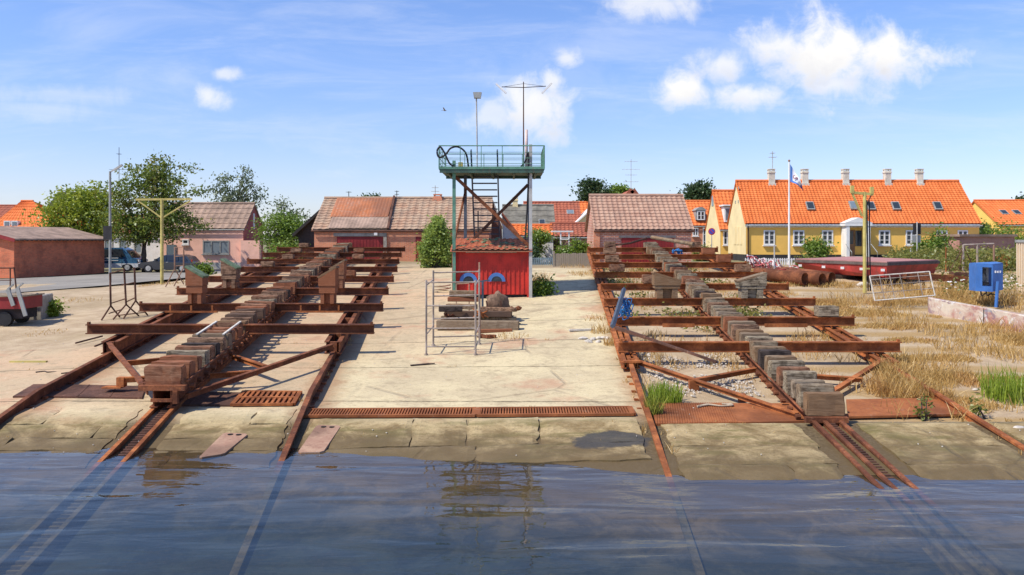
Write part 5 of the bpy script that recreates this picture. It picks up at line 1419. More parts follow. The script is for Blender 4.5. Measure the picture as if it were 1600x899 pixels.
def plants():
    px_tree('leafy_tree', 'bright green bushy tree left of the lamp pole', 66, 132, 420, [(130, 335, 46, 38), (112, 312, 28, 26), (152, 312, 26, 26), (90, 345, 26, 26), (165, 340, 22, 34), (80, 360, 22, 16)], LEAF['bright'], 210, 46, 0.26, 1, 380, trunk_r=0.2, spread=0.5)
    px_tree('leafy_tree', 'tall dark green tree with spreading tiers and a visible trunk', 62.4, 226, 415, [(228, 290, 34, 34), (205, 300, 28, 28), (262, 292, 30, 20), (240, 265, 30, 16), (280, 310, 24, 10), (232, 335, 55, 26), (285, 350, 36, 14), (195, 345, 30, 26), (230, 365, 50, 14), (270, 335, 30, 14), (215, 270, 16, 14), (304, 300, 14, 4), (298, 262, 9, 4), (312, 352, 12, 5), (186, 306, 10, 12), (250, 250, 6, 6), (182, 372, 10, 6)], LEAF['dark'], 300, 40, 0.24, 2, 372, trunk_r=0.24, spread=0.42)
    px_tree('birch_tree', 'airy pale birch behind the pink house', 74, 368, 400, [(350, 285, 16, 16), (382, 275, 16, 16), (395, 300, 18, 14), (360, 306, 26, 14), (338, 300, 14, 10), (372, 316, 34, 10), (405, 312, 10, 10)], LEAF['birch'], 95, 30, 0.24, 3, 330, trunk_r=0.12, spread=0.36, droop=0.8)
    px_tree('hedge_tree', 'dense dark bushy tree between pink house and boathouse', 64, 440, 410, [(432, 362, 24, 26), (458, 362, 22, 24), (444, 345, 16, 14), (470, 368, 14, 20)], LEAF['bush'], 170, 42, 0.2, 4, 400, spread=0.35)
    px_tree('feathery_tree', 'thin light feathery shrub top above the dark bush', 68, 442, 400, [(440, 325, 8, 16), (452, 335, 14, 10), (428, 336, 9, 8), (470, 335, 12, 7)], LEAF['birch'], 40, 22, 0.2, 5, 345, trunk_r=0.06, spread=0.25)
    px_tree('far_tree', 'small dark treetop showing above the boathouse ridge', 80, 582, 400, [(575, 309, 9, 4), (588, 309, 8, 4)], LEAF['pine'], 24, 26, 0.25, 6, 320, spread=0.25)
    px_tree('round_tree', 'dark rounded evergreen behind the left edge of the right boathouse', 88, 926, 400, [(918, 295, 12, 14), (932, 296, 14, 14), (926, 312, 20, 14), (940, 306, 9, 10)], LEAF['pine'], 130, 40, 0.3, 7, 330, spread=0.4, droop=0)
    px_tree('round_tree', 'light green treetop between the dark evergreen and the tall antenna', 90, 968, 400, [(968, 299, 14, 8), (958, 304, 9, 6)], LEAF['bush'], 45, 36, 0.3, 8, 310, spread=0.35, droop=0)
    px_tree('round_tree', 'dark evergreen behind the right end of the right boathouse', 90, 1095, 400, [(1094, 298, 15, 14), (1082, 305, 11, 10), (1104, 306, 9, 12), (1094, 312, 16, 9)], LEAF['pine'], 110, 40, 0.3, 9, 330, spread=0.4, droop=0)
    px_tree('garden_tree', 'green garden tree behind the picket fence right of the shed', 56, 842, 410, [(842, 378, 12, 18), (832, 395, 8, 14), (850, 372, 8, 8), (838, 365, 8, 8)], LEAF['bush'], 90, 34, 0.16, 10, 395, spread=0.25)
    px_tree('garden_tree', 'small yellowish garden tree beside the pergola', 58.5, 870, 410, [(868, 378, 9, 8), (862, 388, 6, 8)], LEAF['weeds'], 35, 26, 0.14, 11, 390, spread=0.2)
    Y = 44; x = X(682, Y)
    k = Y / F; zb = GZ(x, Y)
    bush('willow_bush', 'bright feathery willow bush growing beside the left tower leg', (x, Y, zb), [((a - 682) * k, 0.2, Z(b_, Y) - zb, c * k, 0.7, d * k) for a, b_, c, d in ((682, 398, 20, 18), (678, 378, 12, 16), (668, 402, 10, 16), (698, 400, 9, 17), (684, 352, 4, 14), (692, 372, 5, 16), (673, 366, 4, 14), (664, 390, 5, 12), (701, 385, 4, 12), (687, 385, 10, 14))], LEAF['willow'], 30, 48, 0.15, 12, spread=0.15, droop=0.1)
    for i, (px, py, Y, w, h, lab, mat, cat) in enumerate([
            (1275, 400, 56.5, 19, 30, 'dark green shrub under the windows of the long yellow house', 'bush', 'bush'),
            (1467, 400, 55, 16, 48, 'tall slim green shrub against the yellow wall near the road sign', 'bush', 'bush'),
            (1440, 400, 55.5, 12, 30, 'lower leafy shrub directly behind the grey road sign', 'bush', 'bush'),
            (905, 400, 50, 14, 26, 'green shrub rising over the right end of the board fence', 'bush', 'bush'),
            (882, 400, 50.5, 12, 16, 'low green shrub behind the middle of the board fence', 'bush', 'bush'),
            (447, 408, 55, 26, 26, 'green undergrowth in front of the dark hut', 'bush', 'bush'),
            (1560, 395, 62, 42, 44, 'big rounded green thicket behind the flat roofed garage', 'bush', 'bush'),
            (1536, 372, 76, 10, 24, 'dark shrub at the right gable foot of the yellow house', 'pine', 'bush'),
            (1594, 330, 92, 12, 26, 'dark treetop at the far right edge above orange roof', 'pine', 'tree'),
            (1098, 396, 60, 12, 10, 'low bright hedge in front of the red house', 'weeds', 'hedge'),
            (1262, 432, 40, 14, 26, 'flowering weeds between netting heap and red pontoon', 'weeds', 'weeds'),
            (318, 424, 48, 10, 10, 'small dark green bush by the pink house road edge', 'bush', 'bush'),
            (75, 488, 30.5, 12, 14, 'small green grassy bush beside the concrete block on left', 'green', 'bush'),
            (845, 468, 31.8, 14, 26, 'dark green weeds at the right wall of the red shed', 'bush', 'weeds'),
            (830, 405, 52, 10, 18, 'dark shrub behind the blue grey picket fence', 'pine', 'bush')]):
        x = X(px, Y); zb = min(GZ(x, Y), Z(py, Y) + 0.6) if py > 380 else Z(py, Y) - 0.3
        zb = GZ(x, Y) if py < 480 and Y < 70 else zb
        k = Y / F; top = Z(py - h, Y); hh = max(0.4, top - zb)
        bush('shrub' if cat != 'tree' else 'far_tree', lab, (x, Y, zb), [(0, 0, hh * 0.5, w * k, w * k * 0.7, hh * 0.5), (w * k * 0.3, 0.1, hh * 0.42, w * k * 0.6, w * k * 0.5, hh * 0.4), (-w * k * 0.4, -0.1, hh * 0.35, w * k * 0.6, w * k * 0.5, hh * 0.33)],
             LEAF[mat], int(12 + w * 0.9), 34, 0.05 + 0.0022 * Y, 30 + i, cat, 'garden shrubs' if cat == 'bush' else None, spread=0.1 + w * k * 0.16)


plants()


# ---------------------------------------------------------------- grass
def blades(b, c, n, h, rad, rnd, lean=0.42, w=0.009):
    for _ in range(n):
        a = rnd.uniform(0, 2 * math.pi); q = rad * math.sqrt(rnd.random())
        x, y = c[0] + q * math.cos(a), c[1] + q * math.sin(a); p = Vector((x, y, GZ(x, y) - 0.02))
        hh = h * rnd.uniform(0.35, 1.15); t = rnd.uniform(0, 2 * math.pi); s_ = Vector((math.cos(t), math.sin(t), 0)) * (w * rnd.uniform(0.6, 1.3))
        tip = p + Vector((rnd.gauss(0, lean) * hh, rnd.gauss(0, lean) * hh, hh)); md = p.lerp(tip, 0.55) + Vector((0, 0, hh * 0.08))
        b.add([p - s_, p + s_, md + s_ * 0.7, tip, md - s_ * 0.7], [(0, 1, 2, 3, 4)])
        b.tones.append(rnd.random())


def grass():
    rnd = random.Random(21); b = newb()
    def dens(x, y):
        n = noise.noise(Vector((x * 0.35, y * 0.55, 1.7))) + 0.5 * noise.noise(Vector((x * 1.1, y * 1.3, 4)))
        row = 0.5 + 0.5 * math.cos(2 * math.pi * y / 2.1)
        return n + 0.45 * row
    k = 0
    for _ in range(60000):
        y = rnd.uniform(16.6, 44); 
        if rnd.random() < 0.55: y = rnd.uniform(16.6, 31)
        x = rnd.uniform(xr(y) + 3.05, xr(y) + 3.05 + 5 + y * 0.36)
        d = dens(x, y); edge = (x - xr(y) - 3.0)
        th = 0.50 - 0.10 * cl((y - 24) / 8) - 0.2 * (1 if 17 < y < 19.5 and edge < 1.6 else 0)
        if d < th: continue
        blades(b, (x, y), 10, 0.07 + 0.24 * cl((d - th) * 1.3), 0.17, rnd); k += 1
        if k > 8200: break
    for px, py, n, rad, h in ((1400, 614, 750, 0.62, 0.42), (1396, 588, 500, 0.45, 0.4), (1450, 618, 400, 0.5, 0.3), (1450, 570, 350, 0.9, 0.35), (1520, 545, 350, 1.0, 0.35), (1560, 520, 300, 0.8, 0.4), (1480, 520, 250, 0.8, 0.35), (1590, 560, 200, 0.6, 0.35),
                          (1400, 500, 260, 1.0, 0.4), (1380, 478, 260, 1.0, 0.4), (1530, 470, 500, 1.2, 0.6), (1590, 478, 300, 1.0, 0.6), (1470, 462, 400, 1.3, 0.5), (1330, 470, 200, 1.0, 0.35), (1420, 455, 300, 1.2, 0.4)):
        p = og(px, py); blades(b, (p.x, p.y), n, h, rad, rnd)
    # inside the right cradle
    for _ in range(1500):
        y = rnd.uniform(17.8, 43); x = xr(y) + rnd.choice((rnd.uniform(-3.0, -0.5), rnd.uniform(0.5, 2.7)))
        if noise.noise(Vector((x * 0.7, y * 0.5, 8))) < 0.02: continue
        blades(b, (x, y), 6, rnd.uniform(0.12, 0.35), 0.16, rnd)
    # thin tufts elsewhere
    for px, py, n, rad, h in ((800, 527, 90, 0.5, 0.14), (790, 530, 60, 0.4, 0.12), (845, 440, 120, 0.35, 0.5), (920, 430, 150, 0.8, 0.25), (905, 428, 90, 0.6, 0.2), (900, 418, 80, 0.9, 0.25), (120, 470, 120, 1.0, 0.15), (240, 445, 120, 0.8, 0.15), (280, 442, 90, 0.8, 0.15),
                          (940, 520, 120, 0.35, 0.3), (955, 540, 100, 0.2, 0.3), (930, 500, 60, 0.4, 0.2), (1590, 640, 40, 0.3, 0.25), (1520, 640, 60, 0.3, 0.3), (1500, 655, 20, 0.15, 0.3), (1410, 645, 30, 0.5, 0.3), (70, 520, 90, 0.7, 0.08)):
        p = og(px, py); blades(b, (p.x, p.y), n, h, rad, rnd)
    for _ in range(240):                                     # thin weeds along rails and slab joints
        y = rnd.uniform(13.6, 40); c_ = rnd.choice((xl(y) - 2.98, xl(y) + 2.62, xl(y) + 2.9, xr(y) - 3.42, xr(y) - 3.05, xr(y) - 3.42, xr(y) + 2.7, xr(y) + 3.0))
        if noise.noise(Vector((c_ * 0.5, y * 0.6, 6))) > -0.05: blades(b, (c_ + rnd.gauss(0, 0.04), y), 9, rnd.uniform(0.06, 0.22), 0.07, rnd)
    for _ in range(420):
        y = rnd.choice((15.75, 16.42, 15.45, 14.3, 14.78, 20.2, 23.3)) + rnd.gauss(0, 0.03); x = rnd.uniform(xl(y) - 5, xr(y) + 5)
        if noise.noise(Vector((x * 0.9, y * 2, 12))) > 0.12: blades(b, (x, y), 6, rnd.uniform(0.04, 0.12), 0.06, rnd)
    o = foliage(b, 'dry_grass', LEAF['dry']); tag(o, 'dry straw coloured grass growing between the slip slabs', 'grass', kind='stuff')
    b = newb()
    for _ in range(420):
        y = rnd.uniform(24, 44); x = xr(y) + rnd.choice((rnd.uniform(-2.9, -0.6), rnd.uniform(0.6, 1.6)))
        if noise.noise(Vector((x * 0.6, y * 0.4, 3))) < 0.08: continue
        p = Vector((x, y, GZ(x, y) + 0.12)); leaves(b, p, (0.16, 0.16, 0.1), 14, 0.12, rnd, rnd.random())
    for _ in range(900):
        y = rnd.uniform(40, 54); x = X(rnd.uniform(1395, 1640), y)
        p = Vector((x, y, GZ(x, y) + rnd.uniform(0.1, 0.7))); leaves(b, p, (0.28, 0.28, 0.22), 18, 0.16, rnd, rnd.random())
    for _ in range(160):
        y = rnd.uniform(30, 36); x = X(rnd.uniform(1470, 1620), y)
        p = Vector((x, y, GZ(x, y) + rnd.uniform(0.1, 0.4))); leaves(b, p, (0.2, 0.2, 0.2), 12, 0.11, rnd, rnd.random())
    o = foliage(b, 'weeds', LEAF['weeds']); tag(o, 'yellow green weeds inside right cradle and along the right bank', 'weeds', kind='stuff')
    for px, py, n, rad, h, lab in ((1038, 628, 520, 0.36, 0.42, 'bright green grass tuft at the ribbed cover plate beside orange rail'), (1584, 622, 620, 0.6, 0.62, 'tall bright green reed clump at the right edge of the slip'),
                                   (1022, 650, 160, 0.14, 0.5, 'narrow green tuft growing against the orange rail by the drain')):
        b = newb(); p = og(px, py); blades(b, (p.x, p.y), n, h, rad, rnd, 0.25)
        o = foliage(b, 'grass_tuft', LEAF['green']); tag(o, lab, 'grass tuft', 'green grass tufts')
    for px, py, h, lab in ((1441, 655, 0.5, 'single leafy weed standing before the smooth orange cover plate'), (1528, 652, 0.45, 'straggly weed beside the right slip rail')):
        p = og(px, py); bush('weed_plant', lab, p, [(0, 0, h * 0.5, 0.09, 0.09, h * 0.5)], LEAF['weeds'], 14, 8, 0.09, px, 'weed', None, 0.05)


grass()


# ---------------------------------------------------------------- vehicles
def wheel(r, p, rad, w):
    b = MB(); p = Vector(p)
    b.tube([p - Vector((0, w / 2, 0)), p + Vector((0, w / 2, 0))], rad, 20); o = b.build('wheel', M['tyre'], r)
    b = MB(); b.tube([p - Vector((0, w / 2 + 0.01, 0)), p - Vector((0, w / 2 - 0.02, 0))], rad * 0.62, 16); b.tube([p - Vector((0, w / 2 + 0.02, 0)), p], rad * 0.2, 8); b.build('rim', M['galv'], o)


def side_body(b, prof, y0, y1, inset=0.0):
    """car side profile (x, z) swept across the width, the part above the belt leaning in"""
    n = len(prof); belt = 0.95
    def yy(z, s_): return (y0 if s_ < 0 else y1) - s_ * 0.22 * cl((z - belt) / 0.6)
    vs = [(x, yy(z, -1), z) for x, z in prof] + [(x, yy(z, 1), z) for x, z in prof]
    b.add(vs, [tuple(range(n)), tuple(range(2 * n - 1, n - 1, -1))] + [(i, n + i, n + (i + 1) % n, (i + 1) % n) for i in range(n)])
    return b


def place(b, o): b.v = [p + o for p in b.v]; return b


def cars():
    # blue and white van, nose to the right
    Y = 61.4; o = Vector((X(118, Y), Y, GZ(X(190, Y), Y) + 0.06)); L = X(217, Y) - X(118, Y); k = L / 4.6
    r = thing('parked_van', 'blue van with white lower body parked behind the brick garage', 'van', o + Vector((L / 2, 0.8, 0)))
    up = [(0.05, 0.62), (0.02, 1.0), (0.1, 1.75), (0.3, 1.86), (3.2, 1.88), (3.55, 1.72), (4.05, 1.08), (4.45, 0.98), (4.5, 0.62)]
    lo = [(0.0, 0.35), (0.0, 0.64), (4.52, 0.64), (4.6, 0.6), (4.6, 0.38), (4.3, 0.28), (4.2, 0.3), (4.05, 0.54), (3.75, 0.6), (3.42, 0.53), (3.3, 0.28), (1.25, 0.28), (1.1, 0.54), (0.8, 0.6), (0.5, 0.53), (0.38, 0.3)]
    def tr(p): return [(x * k, z * k * 0.92) for x, z in p]
    place(side_body(MB(), tr(lo), 0, 1.7), o).build('lower_body', M['van_white'], r)
    place(side_body(MB(), tr(up), 0.01, 1.69), o).build('body', M['van_blue'], r)
    for a, c in ((0.25, 1.2), (1.28, 2.3), (2.42, 3.3)):
        b = MB(); b.prism([(a * k, 0.03, 1.08 * k), (c * k + (0.3 if c > 3 else 0), 0.03, 1.08 * k), (c * k, 0.19, 1.62 * k), (a * k, 0.19, 1.62 * k)], (0, -0.02, 0)); place(b, o).build('side_window', M['carglass'], r)
    b = MB(); b.prism([(3.66 * k, 0.18, 1.6 * k * 0.92), (3.66 * k, 1.5, 1.6 * k * 0.92), (4.02 * k, 1.6, 1.12 * k * 0.92), (4.02 * k, 0.1, 1.12 * k * 0.92)], (0.03, 0, 0.02)); place(b, o).build('windscreen', M['carglass'], r)
    for z in (0.98, 0.80):
        b = MB(); b.box((1.6 * k, 0.0, z * k), (3.0 * k, 0.02, 0.05)); place(b, o).build('stripe', M['van_white'], r)
    b = MB(); b.box((4.6 * k, 0.85, 0.45 * k), (0.12, 1.7, 0.2)); place(b, o).build('bumper', M['grey'], r)
    for y_ in (0.2, 1.45): b = MB(); b.box((4.55 * k, y_, 0.78 * k), (0.06, 0.3, 0.16)); place(b, o).build('headlight', M['white'], r)
    b = MB()
    for x in (1.24, 2.36, 3.36): b.box((x * k, -0.002, 0.85 * k), (0.018, 0.012, 0.95 * k))
    place(b, o).build('door_seams', M['rubber'], r)
    b = MB(); b.box((4.66 * k, 0.85, 0.47 * k), (0.02, 0.5, 0.11)); place(b, o).build('number_plate', M['white'], r)
    b = MB(); b.box((3.35 * k, -0.1, 1.15 * k), (0.08, 0.16, 0.22)); place(b, o).build('mirror', M['rubber'], r)
    for x in (0.8, 3.74):
        for y_ in (0.1, 1.6): wheel(r, o + Vector((x * k, y_, 0.31)), 0.31, 0.18)
    # dark hatchback, nose to the left
    Y = 59.6; o = Vector((X(216, Y), Y, GZ(X(255, Y), Y) + 0.06)); L = X(300, Y) - X(216, Y); k = L / 4.1
    r = thing('parked_car', 'dark hatchback car parked in front of the pink house', 'car', o + Vector((L / 2, 0.8, 0)))
    pr = [(0.0, 0.4), (0.02, 0.7), (0.25, 0.82), (1.1, 0.95), (1.75, 1.36), (2.1, 1.47), (3.2, 1.47), (3.7, 1.32), (4.02, 0.92), (4.1, 0.75), (4.08, 0.35), (3.75, 0.28), (3.62, 0.55), (3.35, 0.66), (3.05, 0.55), (2.92, 0.25), (1.15, 0.25), (1.02, 0.55), (0.75, 0.66), (0.48, 0.55), (0.36, 0.28)]
    place(side_body(MB(), tr(pr), 0, 1.7), o).build('body', M['car_dark'], r)
    for q in ([(1.3, 0.98), (2.15, 0.98), (2.15, 1.38), (1.85, 1.36)], [(2.25, 0.98), (3.05, 0.98), (3.05, 1.38), (2.25, 1.38)], [(3.15, 0.98), (3.75, 0.98), (3.5, 1.34), (3.15, 1.38)]):
        b = MB(); b.prism([(x * k, (0.22 * cl((z * 0.92 * k - 0.95) / 0.6)) - 0.004, z * k * 0.92) for x, z in q], (0, -0.015, 0)); place(b, o).build('side_window', M['carglass'], r)
    b = MB(); b.prism([(1.2 * k, 0.1, 0.98 * k * 0.93), (1.2 * k, 1.6, 0.98 * k * 0.93), (1.74 * k, 1.52, 1.36 * k * 0.93), (1.74 * k, 0.18, 1.36 * k * 0.93)], (-0.02, 0, 0.03)); place(b, o).build('windscreen', M['carglass'], r)
    for y_ in (0.22, 1.45): b = MB(); b.box((0.04, y_, 0.66 * k), (0.08, 0.32, 0.13)); place(b, o).build('headlight', M['white'], r)
    b = MB(); b.box((4.05 * k, 0.12, 0.85 * k), (0.06, 0.16, 0.24)); place(b, o).build('tail_light', M['shed_red'], r)
    b = MB(); b.box((1.35 * k, -0.07, 0.98 * k), (0.14, 0.14, 0.12)); place(b, o).build('mirror', M['car_dark'], r)
    b = MB(); b.box((2.2 * k, -0.012, 0.78 * k), (0.16, 0.02, 0.03)); place(b, o).build('door_handle', M['galv'], r)
    for x in (0.75, 3.34):
        for y_ in (0.1, 1.6): wheel(r, o + Vector((x * k, y_, 0.3)), 0.3, 0.18)


cars()


# ---------------------------------------------------------------- poles, signs, flag
def poles():
    Y = 46; x = X(172, Y); zb = GZ(x, Y)
    r = thing('street_lamp', 'grey street lamp pole with slanted tube head at the road edge', 'street lamp', (x, Y, zb))
    b = MB(); b.tube([(x, Y, zb), (x, Y, Z(268, Y))], 0.075, 10, 0.06); b.build('pole', M['grey'], r)
    b = MB(); b.bar(P(171, 270, Y), P(180, 264, Y), 0.06, 0.06); b.bar(P(178, 266, Y), P(191, 258, Y), 0.14, 0.09); b.build('lamp_head', M['galv'], r)
    b = MB(); b.box(P(168, 364, Y), (0.4, 0.16, 0.75)); b.build('control_box', M['plinth'], r)
    Y = og(253, 444).y; x = X(253, Y); zb = GZ(x, Y)
    r = thing('signal_mast', 'yellow green T shaped steel mast with two diagonal struts, left of the slips', 'mast', (x, Y, zb))
    b = MB(); b.tube([(x, Y, zb), (x, Y, Z(312, Y))], 0.085, 10, 0.075); b.build('pole', M['yellowpole'], r)
    b = MB(); b.bar(P(212, 312, Y), P(300, 311.5, Y), 0.1, 0.1); b.build('crossbar', M['yellowpole'], r)
    for a in (216, 297): b = MB(); b.bar(P(a, 314, Y), P(253, 341, Y), 0.06, 0.06); b.build('strut', M['yellowpole'], r)
    Y = og(1351, 458).y; x = X(1351, Y); zb = GZ(x, Y)
    r = thing('signal_mast', 'yellow green T shaped steel mast carrying black cables, right of the slips', 'mast', (x, Y, zb))
    b = MB(); b.tube([(x, Y, zb), (x, Y, Z(300, Y))], 0.07, 10, 0.065); b.build('pole', M['yellowpole'], r)
    b = MB(); b.bar(P(1330, 301, Y), P(1364, 304, Y), 0.1, 0.1); b.build('crossbar', M['yellowpole'], r)
    b = MB(); b.bar(P(1332, 303, Y), P(1347, 338, Y), 0.07, 0.07); b.build('strut', M['yellowpole'], r)
    for px, py in ((1331.5, 296), (1362, 298)): b = MB(); b.box(P(px, py, Y), (0.12, 0.12, 0.28)); b.build('lamp', M['yellowpole'], r)
    b = MB(); b.tube(sm([P(1363, 303, Y), P(1358, 312, Y), P(1352, 330, Y)]), 0.02, 6); b.build('cable', M['rubber'], r)
    for px in (1354.5, 1358): b = MB(); b.tube([P(px, 313, Y + 0.1), P(px + 2, 455, Y + 0.1)], 0.025, 6); b.build('cable', M['rubber'], r)
    b = MB(); b.box(P(1354, 420, Y), (0.2, 0.12, 0.06)); b.build('bracket', M['yellowpole'], r)
    # flagpole
    Y = 52; x = X(1233, Y); zb = GZ(x, Y)
    r = thing('flagpole', 'tall white flagpole in front of the long yellow house', 'flagpole', (x, Y, zb))
    b = MB(); b.tube([(x, Y, zb), (x, Y, Z(253, Y))], 0.075, 10, 0.045); b.build('pole', M['white'], r)
    b = MB(); b.blob((x, Y, Z(251.5, Y)), (0.08, 0.08, 0.08), 1, 0, 5); b.build('finial', M['rust_pale'], r)
    fb, fw, fn = paint('flag_blue', (0.12, 0.28, 0.68), 0.8, 0.05), paint('flag_white', (0.74, 0.76, 0.82), 0.8, 0.03), paint('flag_navy', (0.10, 0.08, 0.32), 0.8, 0.05)
    nu, nv = 22, 14; b = MB(); vs = []
    for i in range(nu + 1):
        u = i / nu
        for j in range(nv + 1):
            v = j / nv
            top = P(1234.5 + 3 * 0, 256 + 0, Y)
            pa = lerp(257, 284, v) + u * lerp(46, 14, v) * (u * 0.35 + 0.65) * 0.9; pxx = 1234.2 + u * lerp(21, 23, v) * (1 - 0.06 * v)
            q = P(pxx, pa, Y); q.y += 0.22 * math.sin(u * 7 + v * 2) * u - 0.05; vs.append(q)
    b.add(vs, [])
    for i in range(nu):
        for j in range(nv):
            u, v = (i + 0.5) / nu, (j + 0.5) / nv
            b.cur = 0 if (u < 0.16 or v > 0.83) and u < 0.72 else (2 if u > 0.78 else 1)
            b.f.append([i * (nv + 1) + j, (i + 1) * (nv + 1) + j, (i + 1) * (nv + 1) + j + 1, i * (nv + 1) + j + 1]); b.mi.append(b.cur)
    f = b.build('flag', [fb, fw, fn], None, True, P(1234, 257, Y)); tag(f, 'white flag with blue edge and small letters hanging from the white flagpole', 'flag')
    lt = MB()
    def stroke(pts): lt.tube([P(px, py, Y - 0.16) for px, py in pts], 0.022, 4)
    stroke([(1242.5, 274.5), (1240.5, 274), (1239.5, 276.5), (1240.5, 279), (1242.5, 279.5), (1242.6, 277.5)]); stroke([(1244, 277.5), (1246, 278), (1246.2, 280.5), (1244.3, 280.2), (1244.5, 279)])
    lt.build('lettering', M['barge_red'], f)
    # no parking sign
    Y = 50; x = X(1112, Y); zb = GZ(x, Y)
    r = thing('no_parking_sign', 'round blue sign with red rim and red slash on a grey post', 'road sign', (x, Y, zb))
    b = MB(); b.tube([(x, Y, zb), (x, Y, Z(366, Y))], 0.03, 8); b.build('post', M['galv'], r)
    c = P(1112, 362, Y); b = MB(); b.tube([c, c - Vector((0, 0.03, 0))], 0.21, 24); b.build('disc', paint('sign_red', (0.52, 0.03, 0.06), 0.4), r)
    b = MB(); b.tube([c - Vector((0, 0.031, 0)), c - Vector((0, 0.036, 0))], 0.155, 24); b.build('face', paint('sign_blue', (0.05, 0.09, 0.5), 0.4), r)
    b = MB(); d = Vector((0.13, 0, -0.13)); b.bar(c - d - Vector((0, 0.04, 0)), c + d - Vector((0, 0.04, 0)), 0.012, 0.05); b.build('slash', paint('sign_slash', (0.52, 0.03, 0.06), 0.4), r)
    # sign backs
    Y = 44; x = X(1433, Y); zb = GZ(x, Y)
    r = thing('road_sign', 'grey back of two stacked road sign plates on a post before yellow wall', 'road sign', (x, Y, zb))
    b = MB()
    b.tube([(x, Y, zb), (x, Y, Z(347, Y))], 0.035, 8); b.build('post', M['galv'], r)
    b = MB(); b.box((x + 0.02, Y + 0.06, Z(357.5, Y)), (0.42, 0.02, 0.6)); b.build('plate', M['plinth'], r)
    b = MB(); b.box((x + 0.0, Y + 0.06, Z(373.5, Y)), (0.42, 0.02, 0.38)); b.build('plate', M['grey'], r)
    # slim white posts
    for px, pt, pb, Yp, lab in ((1210, 383, 440, 35, 'slim pale post standing in the red and white netting heap'), (1478, 386, 432, 40, 'thin rusty fence post left of the pipe frame'), (1423, 388, 412, 46, 'thin grey post below the road sign plates')):
        b = MB(); q = P(px, pt, Yp); b.tube([(q.x, Yp, GZ(q.x, Yp) - 0.05), q], 0.03, 8); solo(b, 'post', M['galv'] if px != 1478 else M['rust_o'], lab, 'post')
    # bird
    Y = 60; c = P(695, 173, Y); b = MB(); b.blob(c, (0.13, 0.04, 0.04), 2, 0.1, 5)
    for s_ in (-1, 1): b.prism([c + Vector((0.05, 0.03 * s_, 0.02)), c + Vector((-0.07, 0.03 * s_, 0.02)), c + Vector((-0.12, 0.3 * s_, 0.16)), c + Vector((-0.05, 0.32 * s_, 0.17))], (0, 0, 0.01))
    b.prism([c + Vector((-0.13, -0.02, 0)), c + Vector((-0.13, 0.02, 0)), c + Vector((-0.24, 0.05, 0)), c + Vector((-0.24, -0.05, 0))], (0, 0, 0.012))
    tag(b.build('bird', M['grey'], None, False, c), 'small grey bird gliding in the sky left of the floodlight', 'bird')


poles()


# ---------------------------------------------------------------- yard clutter in the middle
def scaffold():
    a, c = og(666, 556), og(743, 556); e, f = og(677, 541), og(749, 539)
    r = thing('scaffold_frame', 'rusty pipe scaffold frame standing alone on the bare concrete', 'scaffold', (a + f) / 2)
    H = Vector((0, 0, Z(438, a.y) - a.z))
    posts = [(a, H), (c, H), (e, H * 1.06), (f, H * 1.06)]
    for p, h in posts:
        b = MB(); b.tube([p, p + h], 0.026, 8); b.tube([p, p + Vector((0, 0, 0.05))], 0.05, 8); b.build('upright', M['scaff'], r)
    b = MB(); b.tube([f + Vector((0.02, 0, 0.2)), f + Vector((0, 0, Z(410, f.y) - f.z))], 0.022, 8); b.build('upright', M['rust_pale'], r)
    for p, q, t0 in ((a, c, 0), (e, f, 1)):
        for h in (0.97, 0.66, 0.36, 0.12):
            b = MB(); b.tube([p + H * h * (1.06 if t0 else 1), q + H * h * (1.06 if t0 else 1)], 0.02, 8); b.build('ledger', M['scaff'], r)
    for p, q in ((a, e), (c, f)):
        for h in (0.93, 0.28):
            b = MB(); b.tube([p + H * h, q + H * h], 0.018, 8); b.build('side_bar', M['scaff'], r)


